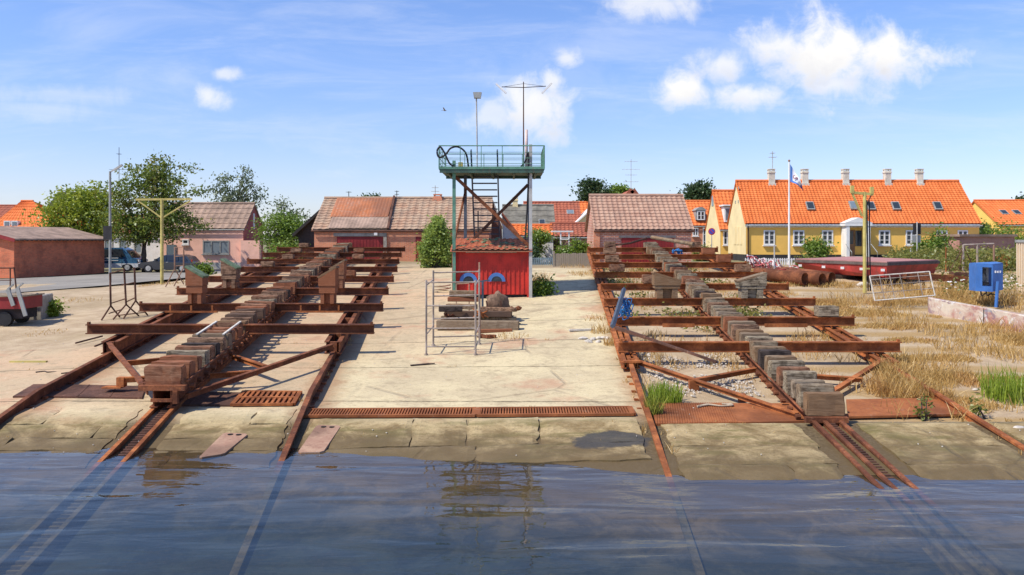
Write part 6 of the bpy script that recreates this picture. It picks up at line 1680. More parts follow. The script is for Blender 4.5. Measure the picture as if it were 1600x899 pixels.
def pile():
    g = 'timbers in the heap before the shed'
    def beam(px0, px1, py, w, h, lift, rz, lab, mat='wood_y', Y=None):
        p, q = og(px0, py), og(px1, py); rr = random.Random(px0)
        if Y: p = Vector((X(px0, Y), Y, GZ(X(px0, Y), Y))); q = Vector((X(px1, Y), Y, GZ(X(px1, Y), Y)))
        z = max(p.z, q.z) + lift; b = MB(); d = Vector((0, rz, 0))
        p = Vector((p.x, p.y, z)) - d; q = Vector((q.x, q.y, z)) + d; b.bar(p + Vector((0, 0, h / 2)), q + Vector((0, 0, h / 2)), w, h)
        return solo(b, 'timber', M[mat], lab, 'timber', g, bevel=0.015)
    beam(683, 811, 516, 0.3, 0.27, 0.0, 0.03, 'long squared timber lying lowest and nearest in the heap')
    beam(690, 806, 508, 0.28, 0.25, 0.0, -0.05, 'second long timber just behind the nearest one', 'wood_grey')
    beam(695, 800, 510, 0.25, 0.18, 0.28, 0.08, 'black tarred timber lying across the two long timbers', 'wood_dark')
    beam(698, 745, 507, 0.22, 0.16, 0.47, -0.06, 'short grey timber on top of the black one', 'wood_grey')
    beam(700, 748, 503, 0.24, 0.14, 0.64, 0.05, 'reddish short plank on the grey timber', 'wood_red')
    beam(703, 742, 503, 0.26, 0.20, 0.79, 0.0, 'thick grey block at the upper left of the heap', 'wood_grey')
    beam(686, 722, 514, 0.2, 0.16, 0.52, 0.1, 'rotten short timber end sticking out left of the heap', 'wood_dark')
    beam(752, 806, 509, 0.16, 0.12, 0.44, -0.12, 'thin brown timber lying under the winch', 'wood_red')
    beam(746, 800, 520, 0.14, 0.10, 0.0, 0.15, 'small split timber on the ground in front of the heap', 'wood_red')
    rr2 = random.Random(44)
    for i, (px, py, lab) in enumerate(((700, 503, 'tangle of rusty flat iron at the left end of the heap'), (752, 496, 'tangle of rusty iron bars between the blocks and the winch'))):
        b = MB(); c0 = P(px, py - 6, og(px, 512).y - 0.1)
        for k in range(7):
            a = Vector((rr2.uniform(-0.3, 0.3), rr2.uniform(-0.15, 0.15), rr2.uniform(-0.15, 0.2))); b.bar(c0 - a * 0.8, c0 + a, 0.05, 0.03)
        solo(b, 'scrap_iron', M['rust_o'] if i else M['rust'], lab, 'scrap')
    p = og(730, 500); b = MB(); b.bar(P(701, 466, p.y), P(743, 456, p.y), 0.3, 0.05); solo(b, 'plank', M['rust_pale'], 'tilted reddish board lying on top of the timber heap', 'plank')
    # old winch drum under a tarpaulin
    q = og(778, 505); Y = q.y; c = P(778, 476, Y)
    r = thing('old_winch', 'hunched dark winch under a torn brown cover on the timber heap', 'winch', Vector((c.x, Y, Z(492, Y))))
    b = MB(); b.blob(c + Vector((0, 0, 0.02)), (0.36, 0.3, 0.36), 4, 0.35, 9); b.build('cover', paint('brown_tarp', (0.20, 0.12, 0.075), 0.8, 0.3, 4, (0.03, 0.022, 0.02), 0.95), r, True)
    b = MB(); b.box(c + Vector((0.02, -0.05, -0.42)), (0.95, 0.5, 0.12)); b.tube([c + Vector((-0.2, -0.3, -0.25)), c + Vector((0.35, -0.3, -0.25))], 0.12, 12)
    b.build('base', M['iron'], r)
    for px in (764, 786): b = MB(); b.bar(P(px, 492, Y - 0.34), P(px - 4, 470, Y - 0.34), 0.05, 0.05); b.build('lever', M['rust_b'], r)
    rnd = random.Random(8)
    for i, (px, py, w, lab) in enumerate(((800, 500, 0.16, 'rusty chain lump at the right end of the timber heap'), (812, 507, 0.14, 'dark iron scrap at the foot of the heap, right side'))):
        p = og(px, py); b = MB()
        for k in range(7): b.blob(p + Vector((rnd.uniform(-0.2, 0.2), rnd.uniform(-0.1, 0.1), 0.35 - 0.2 * i + rnd.uniform(0, 0.12))) - Vector((0, 0, 0.3 if i else 0.05)), (w * 0.7, 0.09, 0.07), k, 0.4, 5)
        solo(b, 'scrap_iron', M['rust'] if i == 0 else M['iron'], lab, 'scrap')
    p = og(760, 529); b = MB()
    for k in range(5): b.box(p + Vector((-0.15 + 0.08 * k, rnd.uniform(-0.06, 0.06), 0.06)), (0.2, 0.12, 0.09), rnd.uniform(0, 3), 0.2)
    solo(b, 'scrap_iron', M['rust'], 'small rust red lump on the concrete before the timber heap', 'scrap')
    # small tubular stand between scaffold and shed
    Y = 28.6; r0 = P(713, 460, Y); b = MB(); z0 = GZ(r0.x, Y)
    for px in (713, 733): b.tube([(X(px, Y), Y, z0), P(px, 444, Y)], 0.018, 6)
    b.tube([P(713, 444, Y), P(733, 443, Y)], 0.018, 6); b.tube([P(713, 460, Y), P(733, 460, Y)], 0.014, 6)
    solo(b, 'pipe_stand', M['rust_pale'], 'small bent pipe stand in front of the left shed window', 'stand')
    b = MB(); Y = 27.6; b.bar(Vector((X(754, Y), Y, GZ(X(754, Y), Y))), P(754, 440, Y), 0.07, 0.07); b.bar(P(750, 440, Y), P(765, 438, Y), 0.05, 0.05)
    solo(b, 'upright_post', M['bluegrey'], 'blue grey steel post standing at the back of the timber heap', 'post')
    b = MB(); b.tube([P(766, 440, 30.6), P(776, 458, 30.4)], 0.02, 6); 
    # dark coil on the ground, left of the shed
    p = og(690, 457); b = MB(); b.tube(sm([p + Vector((0.35 * math.cos(a) * (1 + 0.1 * math.sin(3 * a)), 0.3 * math.sin(a), 0.05 + 0.02 * a)) for a in [i * 0.6 for i in range(22)]], 3), 0.03, 6)
    solo(b, 'rope_coil', M['rope'], 'flat coil of old rope on the concrete beside the left tower leg', 'rope')
    # driftwood and rubble right of the heap
    p = og(908, 519); b = MB(); b.bar(p + Vector((-0.35, 0, 0.05)), p + Vector((0.4, 0.15, 0.06)), 0.1, 0.05); solo(b, 'plank', M['wood_white'], 'pale broken plank lying near the right cradle', 'plank')
    for i, (px, py) in enumerate(((928, 536), (945, 530), (918, 531), (838, 522), (700, 571))):
        p = og(px, py); b = MB()
        for k in range(3): b.blob(p + Vector((rnd.uniform(-0.18, 0.18), rnd.uniform(-0.15, 0.15), 0.03)), (rnd.uniform(0.06, 0.14), 0.08, 0.05), k + i * 5, 0.5, 5)
        if i < 3: solo(b, 'rubble', M['stone'], ['pale rubble lump nearest the right cradle rail', 'pale rubble lump just behind the first by the cradle', 'small pale rubble lump left of the others'][i], 'rubble', 'rubble by the right cradle')
    b = MB(); p = og(656, 572); b.bar(p + Vector((-0.22, -0.05, 0.02)), p + Vector((0.22, 0.1, 0.04)), 0.1, 0.025); b.bar(p + Vector((0.1, 0.06, 0.04)), p + Vector((0.36, 0.08, 0.05)), 0.05, 0.02)
    solo(b, 'bark_strip', M['wood_dark'], 'dark splinter of wood lying before the scaffold frame', 'splinter')


scaffold(); pile()


# ---------------------------------------------------------------- left yard
def left_yard():
    def stand(lab, base, feet, rungs, mat):
        """row of uprights, each on a pair of splayed legs, tied by rungs; base: list of (px top, py top, px foot, py foot)"""
        Y = og(*base).y; r = thing('trestle_stand', lab, 'trestle', og(*base), 'steel trestle stands on the left ground')
        for (pt, yt, pb, yb, sp) in feet:
            b = MB(); b.tube([P(pt, yt, Y), P(pb, yb, Y)], 0.035, 8); b.build('upright', mat, r)
            for s_ in (-1, 1):
                b = MB(); e = P(pb + s_ * sp, 0, Y); e.y += 0.25 * s_; e.z = GZ(e.x, e.y); b.tube([P(pb, yb, Y), e], 0.028, 6); b.build('leg', mat, r)
        for (x0, y0, x1, y1) in rungs:
            b = MB(); b.tube([P(x0, y0, Y), P(x1, y1, Y)], 0.022, 6); b.build('rung', mat, r)
    stand('brown three post trestle stand left of the cradle', (192, 497), [(172, 426, 173, 478, 9), (194, 420, 197, 476, 15), (210, 418, 212, 470, 14)],
          [(172, 428, 194, 421), (190, 446, 212, 441), (174, 474, 196, 467), (197, 472, 212, 465), (185, 493, 228, 488), (170, 490, 190, 484)], M['rust_b'])
    stand('thin pale two post trestle stand near the parked car', (280, 446), [(273, 386, 273, 420, 11), (287, 385, 287, 418, 12)], [(272, 387, 288, 386), (273, 401, 287, 400), (273, 416, 287, 415)], M['rust_pale'])
    for px, py, qx, qy, lab in ((118, 538, 160, 528, 'thin bent rod on the concrete left of cradle, further one'), (148, 543, 180, 532, 'rusty flat bar on the concrete touching the left rail')):
        p, q = og(px, py), og(qx, qy); b = MB(); b.tube([p + Vector((0, 0, 0.03)), q + Vector((0, 0, 0.05))], 0.025, 6); solo(b, 'steel_rod', M['rust_b'], lab, 'rod')
    p, q = og(16, 567), og(73, 567); b = MB(); b.bar(p + Vector((0, 0, 0.03)), q + Vector((0, 0, 0.03)), 0.07, 0.04); solo(b, 'plank', M['yellowpole'], 'pale straight lath lying on the far left concrete', 'plank')
    for px, py, lab in ((70, 583, 'dark scrap strip on the concrete below the pale lath'), (110, 585, 'dark scrap tangle beside the left rail')):
        p = og(px, py); b = MB(); b.tube(sm([p + Vector((-0.22, 0, 0.02)), p + Vector((-0.05, 0.08, 0.03)), p + Vector((0.08, -0.04, 0.03)), p + Vector((0.25, 0.05, 0.02))]), 0.014, 5); solo(b, 'wire_scrap', M['iron'], lab, 'scrap')
    # concrete block and rusty winch trailer
    Y = og(50, 499).y; q = og(50, 499)
    b = MB(); x0, x1 = X(34, Y), X(65, Y); z1 = Z(462, Y); b.prism([(x0, Y, q.z - 0.1), (x1, Y, q.z - 0.1), (x1, Y, z1), (x0, Y, z1 - 0.02)], (-0.3, 1.3, 0)); solo(b, 'concrete_block', M['concrete'], 'weathered square concrete block at the left edge beside red trailer', 'concrete block', bevel=0.03)
    Y = og(15, 508).y - 0.2; zg = GZ(X(15, Y), Y)
    r = thing('winch_trailer', 'low red machine trailer with grey arms and a handrail at left edge', 'trailer', (X(5, Y), Y, zg))
    b = MB(); b.box((X(-18, Y), Y + 0.5, Z(473, Y)), (2.4, 1.2, 0.42)); b.build('body', M['door_red'], r)
    b = MB(); b.box((X(-18, Y), Y + 0.5, Z(464, Y) + 0.03), (2.5, 1.3, 0.05)); b.build('deck', M['wood_y'], r)
    b = MB(); b.box((X(-18, Y), Y + 0.5, Z(490, Y)), (2.2, 0.9, 0.36)); b.build('chassis', M['iron'], r)
    for px in (-40, 8): 
        for y_ in (0.05, 0.95):
            b = MB(); p = Vector((X(px, Y), Y + y_, zg + 0.24)); b.tube([p - Vector((0, 0.09, 0)), p + Vector((0, 0.09, 0))], 0.24, 16); b.build('wheel', M['rubber'], r)
    for (a, c) in (((12, 452), (21, 478)), ((27, 450), (40, 494))):
        b = MB(); b.bar(P(*a, Y - 0.15), P(*c, Y - 0.15), 0.13, 0.05, (0, 1, 0)); b.bar(P(a[0], a[1], Y - 0.12), P(a[0] + 9, a[1] - 7, Y - 0.12), 0.05, 0.05); b.build('arm', M['grey'], r)
    b = MB(); b.tube([P(-30, 419, Y + 1), P(22, 419, Y + 1), P(22, 419, Y + 0.2)], 0.03, 6)
    for px in (-30, -5, 16): b.tube([P(px, 419, Y + 1), P(px, 462, Y + 1)], 0.025, 6)
    b.tube([P(-30, 438, Y + 1), P(18, 438, Y + 1)], 0.02, 6)
    b.tube([P(22, 419, Y + 0.2), P(26, 458, Y + 0.2)], 0.025, 6); b.build('handrail', M['rust_b'], r)
    p = og(286, 706)


left_yard()


# ---------------------------------------------------------------- fences
def fences():
    Y = 47.0; z = GZ(X(895, Y), Y); x0, x1 = X(867, Y), X(934, Y)
    r = thing('board_fence', 'weathered grey upright board fence before the garden shrubs', 'fence', ((x0 + x1) / 2, Y, z))
    b = MB(); n = 20; rnd = random.Random(4)
    for i in range(n):
        x = lerp(x0, x1, (i + 0.5) / n); h = Z(396, Y) - z + rnd.uniform(-0.03, 0.03); b.box((x, Y + rnd.uniform(-0.008, 0.008), z + h / 2), ((x1 - x0) / n - 0.012, 0.025, h))
    b.build('boards', M['fence_wood'], r)
    b = MB()
    for h in (0.25, 0.65): b.box(((x0 + x1) / 2, Y + 0.05, z + h), (x1 - x0, 0.05, 0.08))
    b.build('rail', M['fence_wood'], r)
    b = MB(); b.box((x0 - 0.06, Y, z + 0.42), (0.1, 0.1, 0.9)); b.build('post', M['fence_wood'], r)
    Y = 47.6; z = GZ(X(845, Y), Y); x0, x1 = X(822, Y), X(866, Y)
    r = thing('picket_fence', 'low blue grey picket fence right of the shed', 'fence', ((x0 + x1) / 2, Y, z)); b = MB()
    for i in range(15):
        x = lerp(x0, x1, i / 14); h = Z(402, Y) - z; b.prism([(x - 0.035, Y, z + 0.04), (x + 0.035, Y, z + 0.04), (x + 0.035, Y, z + h - 0.06), (x, Y, z + h), (x - 0.035, Y, z + h - 0.06)], (0, 0.02, 0))
    b.build('pickets', M['fence_blue'], r)
    b = MB()
    for h in (0.15, 0.42): b.box(((x0 + x1) / 2, Y + 0.05, z + h), (x1 - x0, 0.04, 0.06))
    b.build('rail', M['fence_blue'], r)
    # white fence behind the pontoon
    Y = 50; x0, x1 = X(1165, Y), X(1255, Y); z = GZ(x0, Y)
    r = thing('white_fence', 'low white garden fence before the yellow house', 'fence', ((x0 + x1) / 2, Y, z)); b = MB()
    for i in range(26): b.box((lerp(x0, x1, i / 25), Y, z + 0.2), (0.07, 0.02, 0.4))
    b.build('pickets', M['white'], r); b = MB(); b.box(((x0 + x1) / 2, Y + 0.04, z + 0.3), (x1 - x0, 0.03, 0.06)); b.build('rail', M['white'], r)


fences()


# ---------------------------------------------------------------- right yard
def right_yard():
    # red pontoon with a corner towards us
    def D(px, py, Y): return P(px, py, Y)
    zt = Z(408, 34.5); zb = zt - 0.64
    A, B_, C_, D_ = Vector((X(1243, 38.5), 38.5, zt)), Vector((X(1386, 33.2), 33.2, zt)), Vector((X(1467, 36.2), 36.2, zt)), Vector((X(1330, 43.5), 43.5, zt))
    r = thing('red_pontoon', 'red steel pontoon with faded pink deck laid up on blocks', 'pontoon', (B_ + D_) / 2 - Vector((0, 0, 1.2)))
    cen = (A + B_ + C_ + D_) / 4
    def inset(p, f, z): q = cen.lerp(p, f); return Vector((q.x, q.y, z))
    b = MB(); top = [inset(p, 1.0, zt - 0.16) for p in (A, B_, C_, D_)]; bot = [inset(p, 0.96, zb) for p in (A, B_, C_, D_)]
    bot[0] = inset(A, 0.80, zb); bot[2] = inset(C_, 0.93, zb)
    b.add(top + bot, [(0, 1, 2, 3), (7, 6, 5, 4)] + [(i, (i + 1) % 4, 4 + (i + 1) % 4, 4 + i) for i in range(4)]); b.build('hull', M['barge_red'], r)
    b = MB(); b.prism([inset(p, 1.015, zt - 0.157) for p in (A, B_, C_, D_)], (0, 0, 0.12)); b.build('rubbing_strake', M['barge_edge'], r)
    b = MB(); b.prism([inset(p, 0.995, zt - 0.034) for p in (A, B_, C_, D_)], (0, 0, 0.04)); b.build('deck', M['barge_deck'], r)
    for t in (0.06, 0.34, 0.55, 0.75, 0.96):
        q = A.lerp(B_, t) + Vector((-0.03, -0.06, -0.3 - 0.04 * t)); b = MB(); b.box(q, (0.14, 0.06, 0.1), -0.3); b.build('anode', M['white'], r)
    for p_, f in ((A, 0.7), (B_, 0.8), (C_, 0.75), (D_, 0.7), (A.lerp(B_, 0.5), 0.8)):
        q = inset(p_, f, zb); b = MB(); z0 = GZ(q.x, q.y); b.box((q.x, q.y, (z0 + zb) / 2), (0.9, 0.5, zb - z0)); b.build('keel_block', M['wood_dark'], r)
    # rusty pipes
    for i, (px, py, lab) in enumerate(((1258, 447, 'leftmost of the three fat rusty pipes beside the pontoon'), (1285, 448, 'middle one of the three fat rusty pipes'), (1300, 446, 'rightmost fat rusty pipe, nearest the pontoon'))):
        q = og(px, py); d = Vector((-0.62, 0.9, 0)).normalized(); rad = 0.26; b = MB(); n = 20; L = 2.4
        q = q + Vector((0, 0, rad + 0.02)); s_ = d.cross(Vector((0, 0, 1))); u = Vector((0, 0, 1)); e = q + d * L; e.z = GZ(e.x, e.y) + rad + 0.02
        ring = lambda c, rr: [c + (s_ * math.cos(2 * math.pi * k / n) + u * math.sin(2 * math.pi * k / n)) * rr for k in range(n)]
        vs = ring(q, rad) + ring(e, rad) + ring(q, rad - 0.03) + ring(e, rad - 0.03)
        fs = []
        for k in range(n):
            j = (k + 1) % n; fs += [(k, j, n + j, n + k), (2 * n + k, 3 * n + k, 3 * n + j, 2 * n + j), (k, 2 * n + k, 2 * n + j, j), (n + k, n + j, 3 * n + j, 3 * n + k)]
        b.add(vs, fs); solo(b, 'steel_pipe', M['rust'], lab, 'pipe', 'rusty pipes on the grass', True)
    # red and white netting heap
    rnd = random.Random(6); q = og(1195, 432); Y = q.y + 1.0
    r = thing('netting_heap', 'tangled heap of red and white barrier netting beyond the right cradle', 'netting', (X(1200, Y), Y, GZ(X(1200, Y), Y)))
    for nm, mat in (('red_cord', 'cord_red'), ('white_cord', 'cord_white')):
        b = MB()
        for i in range(26):
            px = rnd.uniform(1165, 1238); top = 402 + (px - 1165) * 0.22 + rnd.uniform(-2, 10); pts = []
            for k in range(5):
                x = px + k * rnd.uniform(3, 8); pts.append(P(x, top + 5 * math.sin(k * 1.7 + i) + k * 3.2, Y + rnd.uniform(-0.5, 0.5)))
            b.tube(sm(pts, 3), 0.03, 5)
        b.build(nm, M[mat], r)
    b = MB()
    for px in (1168, 1182, 1196, 1205, 1222): b.tube([(X(px, Y), Y - 0.3, GZ(X(px, Y), Y)), P(px, 408 + (px - 1165) * 0.2, Y - 0.3)], 0.035, 6)
    b.build('stakes', M['wood_grey'], r)
    b = MB(); c = og(1222, 440); b.tube([c, c + Vector((0, 0, 0.5))], 0.2, 14); b.tube([c + Vector((0, 0, 0.5)), c + Vector((0, 0, 0.53))], 0.21, 14); solo(b, 'red_drum', M['barge_red'], 'small red drum at the foot of the netting heap', 'drum')
    # leaning white gate
    Y = 28.4; r = thing('tube_gate', 'whitish tubular gate leaning in the dry grass', 'gate', (X(1412, Y), Y, GZ(X(1412, Y), Y)))
    def L_(px, py): q = P(px, py, Y); q.y += 0.25 * (470 - py) / 45; return q
    b = MB(); c4 = [L_(1367, 470), L_(1462, 462), L_(1458, 425), L_(1363, 432)]
    for i in range(4): b.tube([c4[i], c4[(i + 1) % 4]], 0.022, 7)
    b.build('frame', M['wood_white'], r)
    b = MB()
    for t in (0.3, 0.6, 0.85): b.tube([c4[0].lerp(c4[3], t), c4[1].lerp(c4[2], t)], 0.014, 6)
    for t in (0.16, 0.33, 0.5, 0.8): b.tube([c4[0].lerp(c4[1], t), c4[3].lerp(c4[2], t)], 0.014, 6)
    b.build('rungs', M['scaff'], r)
    # rusty beam on trestles
    Y = 33; r = thing('rusty_beam', 'long rusty steel beam lying on low A shaped trestles behind the gate', 'beam', (X(1475, Y), Y, GZ(X(1475, Y), Y)))
    b = MB(); b.bar(P(1415, 431, Y), P(1545, 439, Y), 0.5, 0.26); b.build('beam', M['rust'], r)
    b = MB(); b.bar(P(1432, 427.5, Y), P(1486, 430, Y), 0.4, 0.03); b.build('board', paint('ochre_board', (0.5, 0.28, 0.08), 0.8), r)
    b = MB(); b.bar(P(1487, 428, Y), P(1530, 430, Y), 0.42, 0.16); b.build('stack', M['rust_b'], r)
    for px in (1420, 1443, 1490, 1510):
        b = MB()
        for s_ in (-5, 5): b.bar(P(px, 437, Y), Vector((X(px + s_, Y), Y + 0.2 * (1 if s_ > 0 else -1), GZ(X(px, Y), Y))), 0.06, 0.06)
        b.build('trestle_leg', M['rust_b'], r)
    # blue cabinet
    Y = 28.6; q = Vector((X(1548, Y), Y, 0)); zg = GZ(q.x, Y)
    r = thing('electric_cabinet', 'bright blue open electric cabinet on a post in the dry grass', 'cabinet', (q.x, Y, zg))
    z0, z1 = Z(455, Y), Z(413, Y); n = Vector((0.28, -0.96, 0)); xa, xm, xb = X(1525, Y), X(1550, Y - 0.1), X(1568.5, Y)
    A0, M0, B0 = Vector((xa, Y, z0)), Vector((xm, Y - 0.14, z0 - 0.02)), Vector((xb, Y + 0.05, z0 + 0.04)); H = z1 - z0
    u = (M0 - A0).normalized()
    b = MB(); back = Vector((0.05, 0.5, 0))
    def wallp(p, q, za, zb_, t=0.03): b.prism([p + Vector((0, 0, za)), q + Vector((0, 0, za)), q + Vector((0, 0, zb_)), p + Vector((0, 0, zb_))], Vector((0.0, t, 0)))
    wallp(A0, A0.lerp(M0, 0.38), 0, H); wallp(A0.lerp(M0, 0.96), M0, 0, H); wallp(A0.lerp(M0, 0.38), A0.lerp(M0, 0.96), 0, H * 0.2); wallp(A0.lerp(M0, 0.38), A0.lerp(M0, 0.96), H * 0.9, H)
    wallp(M0, B0, 0.0, H); b.prism([A0 + back, B0 + back, B0 + back + Vector((0, 0, H)), A0 + back + Vector((0, 0, H))], (0, 0.03, 0))
    b.prism([A0 + Vector((0, 0.0, H + 0.002)), M0 + Vector((0, 0.0, H + 0.002)), B0 + Vector((0, 0, H - 0.03)), B0 + back + Vector((0, 0, H)), A0 + back + Vector((0, 0, H))], (0, 0, 0.03))
    b.prism([A0 + Vector((0, 0.03, 0.0)), A0 + back, A0 + back + Vector((0, 0, H)), A0 + Vector((0, 0.03, H))], (0.03, 0, 0)); b.prism([A0 + Vector((0.03, 0.04, 0)), M0 + Vector((0, 0.04, 0)), B0 + Vector((0, 0.02, 0)), B0 + back, A0 + back], (0, 0, 0.03))
    b.build('case', M['cab_blue'], r)
    b = MB(); b.prism([A0.lerp(M0, 0.4) + Vector((0, 0.2, H * 0.22)), A0.lerp(M0, 0.95) + Vector((0, 0.2, H * 0.22)), A0.lerp(M0, 0.95) + Vector((0, 0.2, H * 0.9)), A0.lerp(M0, 0.4) + Vector((0, 0.2, H * 0.9))], (0, 0.02, 0)); b.build('back_board', M['grey'], r)
    b = MB(); m_ = A0.lerp(M0, 0.52) + Vector((0, 0.1, 0)); b.box(m_ + Vector((0, 0, H * 0.76)), (0.16, 0.1, 0.16)); b.box(m_ + Vector((0.04, 0, H * 0.3)), (0.3, 0.1, 0.08)); b.tube(sm([m_ + Vector((0, 0, H * 0.7)), m_ + Vector((-0.1, -0.02, H * 0.5)), m_ + Vector((0.02, 0, H * 0.3))]), 0.02, 6); b.tube(sm([m_ + Vector((0.06, 0, H * 0.7)), m_ + Vector((0.1, -0.02, H * 0.5)), m_ + Vector((0.04, 0, H * 0.3))]), 0.016, 6); b.build('switchgear', M['rubber'], r)
    b = MB(); b.tube([(X(1559, Y - 0.3), Y - 0.2, zg), P(1559, 440, Y - 0.2)], 0.055, 8); b.build('post', M['cab_blue'], r)
    b = MB()
    for px in (1532, 1541): b.tube(sm([P(px, 454, Y), P(px + 2, 462, Y), P(px + 8, 458, Y)]), 0.02, 6)
    b.tube(sm([P(1546, 460, Y), P(1556, 462, Y - 0.1), (X(1557, Y), Y - 0.1, zg)]), 0.02, 6); b.build('cables', M['rubber'], r)
    b = MB()
    def let(segs, cx):
        for (ax, ay, bx, by) in segs: b.bar(P(cx + ax, 425 + ay, Y - 0.13), P(cx + bx, 425 + by, Y - 0.13), 0.02, 0.022)
    let([(-1, -1.5, -1, 1.5), (-1, -1.5, 1, -1), (1, -1, -1, 0), (-1, 0, 1, 0.7), (1, 0.7, -1, 1.5)], 1556)
    let([(-1, 1.5, 0, -1.5), (0, -1.5, 1, 1.5), (-0.5, 0.4, 0.5, 0.4)], 1559.5)
    let([(-0.8, -1.5, 0, 0), (0.8, -1.5, 0, 0), (0, 0, 0, 1.5)], 1563)
    b.build('lettering', M['letters'], r)
    # graffiti wall
    p, q = og(1451, 488), og(1640, 527); b = MB(); top = []
    ht = 0.48; th = Vector((0.25, 0.55, 0)); nseg = 2
    r = thing('painted_wall', 'low concrete wall covered in faded graffiti at the right edge', 'wall', (p + q) / 2)
    for i in range(nseg):
        a, c = p.lerp(q, i / nseg), p.lerp(q, (i + 0.985) / nseg); a.z, c.z = GZ(a.x, a.y) - 0.05, GZ(c.x, c.y) - 0.05
        b.prism([a, c, c + Vector((0, 0, ht + 0.05)), a + Vector((0, 0, ht + 0.05 + 0.02 * math.sin(i * 3)))], th)
    b.build('wall', M['graffiti'], r, bevel=0.02)
    # beige corrugated store at the right edge
    x0 = X(1590, 31.6); Y = 29.1; zg = GZ(x0, Y); zt = Z(379, 31.6); b = MB()
    r = thing('beige_store', 'beige corrugated steel store cut off by the right edge', 'store', (x0 + 1.2, Y, zg))
    for i in range(17):
        x = x0 + i * 0.15; b.box((x + 0.04, Y - 0.02, (zg + zt) / 2), (0.08, 0.04, zt - zg)); 
    for i in range(17): b.box((x0 - 0.02, Y + 0.08 + i * 0.15, (zg + zt) / 2), (0.04, 0.08, zt - zg))
    b.box((x0 + 1.25, Y + 1.25, (zg + zt) / 2), (2.5, 2.5, zt - zg - 0.02)); b.build('wall', M['beige'], r)
    b = MB(); b.box((x0 + 1.25, Y + 1.2, zt + 0.05), (2.64, 2.7, 0.1)); b.box((x0 + 1.25, Y - 0.16, zt - 0.02), (2.6, 0.03, 0.12)); b.build('roof', M['grey'], r)
    # flat roofed brick garage on the right
    Y = 57; x0, x1, xm = X(1487, Y), X(1584, Y + 1), X(1508, Y - 1.0); zg = 1.9; zt = Z(370, Y)
    r = thing('brick_garage', 'flat roofed pale brick garage among weeds at the right', 'garage', ((x0 + x1) / 2, Y + 1, zg))
    b = MB(); poly = [(x0, Y + 0.9, zg), (xm, Y - 0.3, zg), (x1, Y + 0.9, zg), (x1 - 1, Y + 4, zg), (x0 + 0.2, Y + 4, zg)]; b.prism(poly, (0, 0, zt - zg)); b.build('wall', M['brick_pink'], r)
    b = MB(); cx, cy = (x0 + x1) / 2, Y + 1.8; b.prism([(cx + (a - cx) * 1.06, cy + (c - cy) * 1.12, zt + 0.003) for a, c, _ in poly], (0, 0, 0.16)); b.build('roof', M['fibre'], r)
    # pipe frame
    Y = 40; r = thing('pipe_rack', 'frame of pale pipes with a crossbar and diagonal stays among weeds', 'frame', (X(1528, Y), Y, GZ(X(1528, Y), Y)))
    for px, m_ in ((1505, 'scaff'), (1527, 'scaff'), (1553, 'rust_pale')):
        b = MB(); b.tube([(X(px, Y), Y, GZ(X(px, Y), Y)), P(px, 383, Y)], 0.05, 8); b.build('post', M[m_], r)
    b = MB(); b.tube([P(1505, 383, Y), P(1553, 381, Y)], 0.04, 8); b.build('crossbar', M['scaff'], r)
    for a, c, y_ in ((1504, 1484, 418), (1505, 1498, 420), (1507, 1524, 420)): b = MB(); b.tube([P(a, 388, Y), (X(c, Y), Y, GZ(X(c, Y), Y))], 0.025, 6); b.build('stay', M['rust_b'], r)
    b = MB(); b.tube([P(1567, 408, 41), P(1567, 408, 41.5)], 0.32, 18); solo(b, 'rusty_wheel', M['rust_o'], 'round rusty wheel half hidden in weeds behind the blue cabinet', 'wheel')
    b = MB(); p = og(1520, 432); b.bar(P(1480, 423, 41.5), P(1600, 428, 41.5), 0.6, 0.4); solo(b, 'steel_girder', M['rust_b'], 'dark rusty girder lying in weeds behind the rusty beam', 'girder')
    for i, (px, py, w, lab) in enumerate(((1350, 447, 0.3, 'pale flat stone in the grass under the pontoon'), (1592, 673, 0.12, 'white stone at the right edge of the slip'), (1524, 612, 0.07, 'small white pebble in front of the graffiti wall'))):
        p = og(px, py); b = MB(); b.blob(p + Vector((0, 0, 0.04)), (w, w * 0.6, w * 0.4), 20 + i, 0.3, 6); solo(b, 'stone', M['stone'], lab, 'stone', None, True)
    # small flowers
    b = MB()
    for k in range(20):
        px, Y = rnd.choice(((rnd.uniform(1468, 1500), 31), (rnd.uniform(1568, 1595), 31)))
        z = GZ(X(px, Y), Y) + rnd.uniform(0.3, 0.75); b.blob((X(px, Y), Y + rnd.uniform(-0.5, 0.5), z), (0.05, 0.05, 0.02), k, 0.3, 4)
    tag(b.build('white_flowers', M['letters']), 'scattered white umbel flowers among weeds near the blue cabinet', 'flowers', kind='stuff')


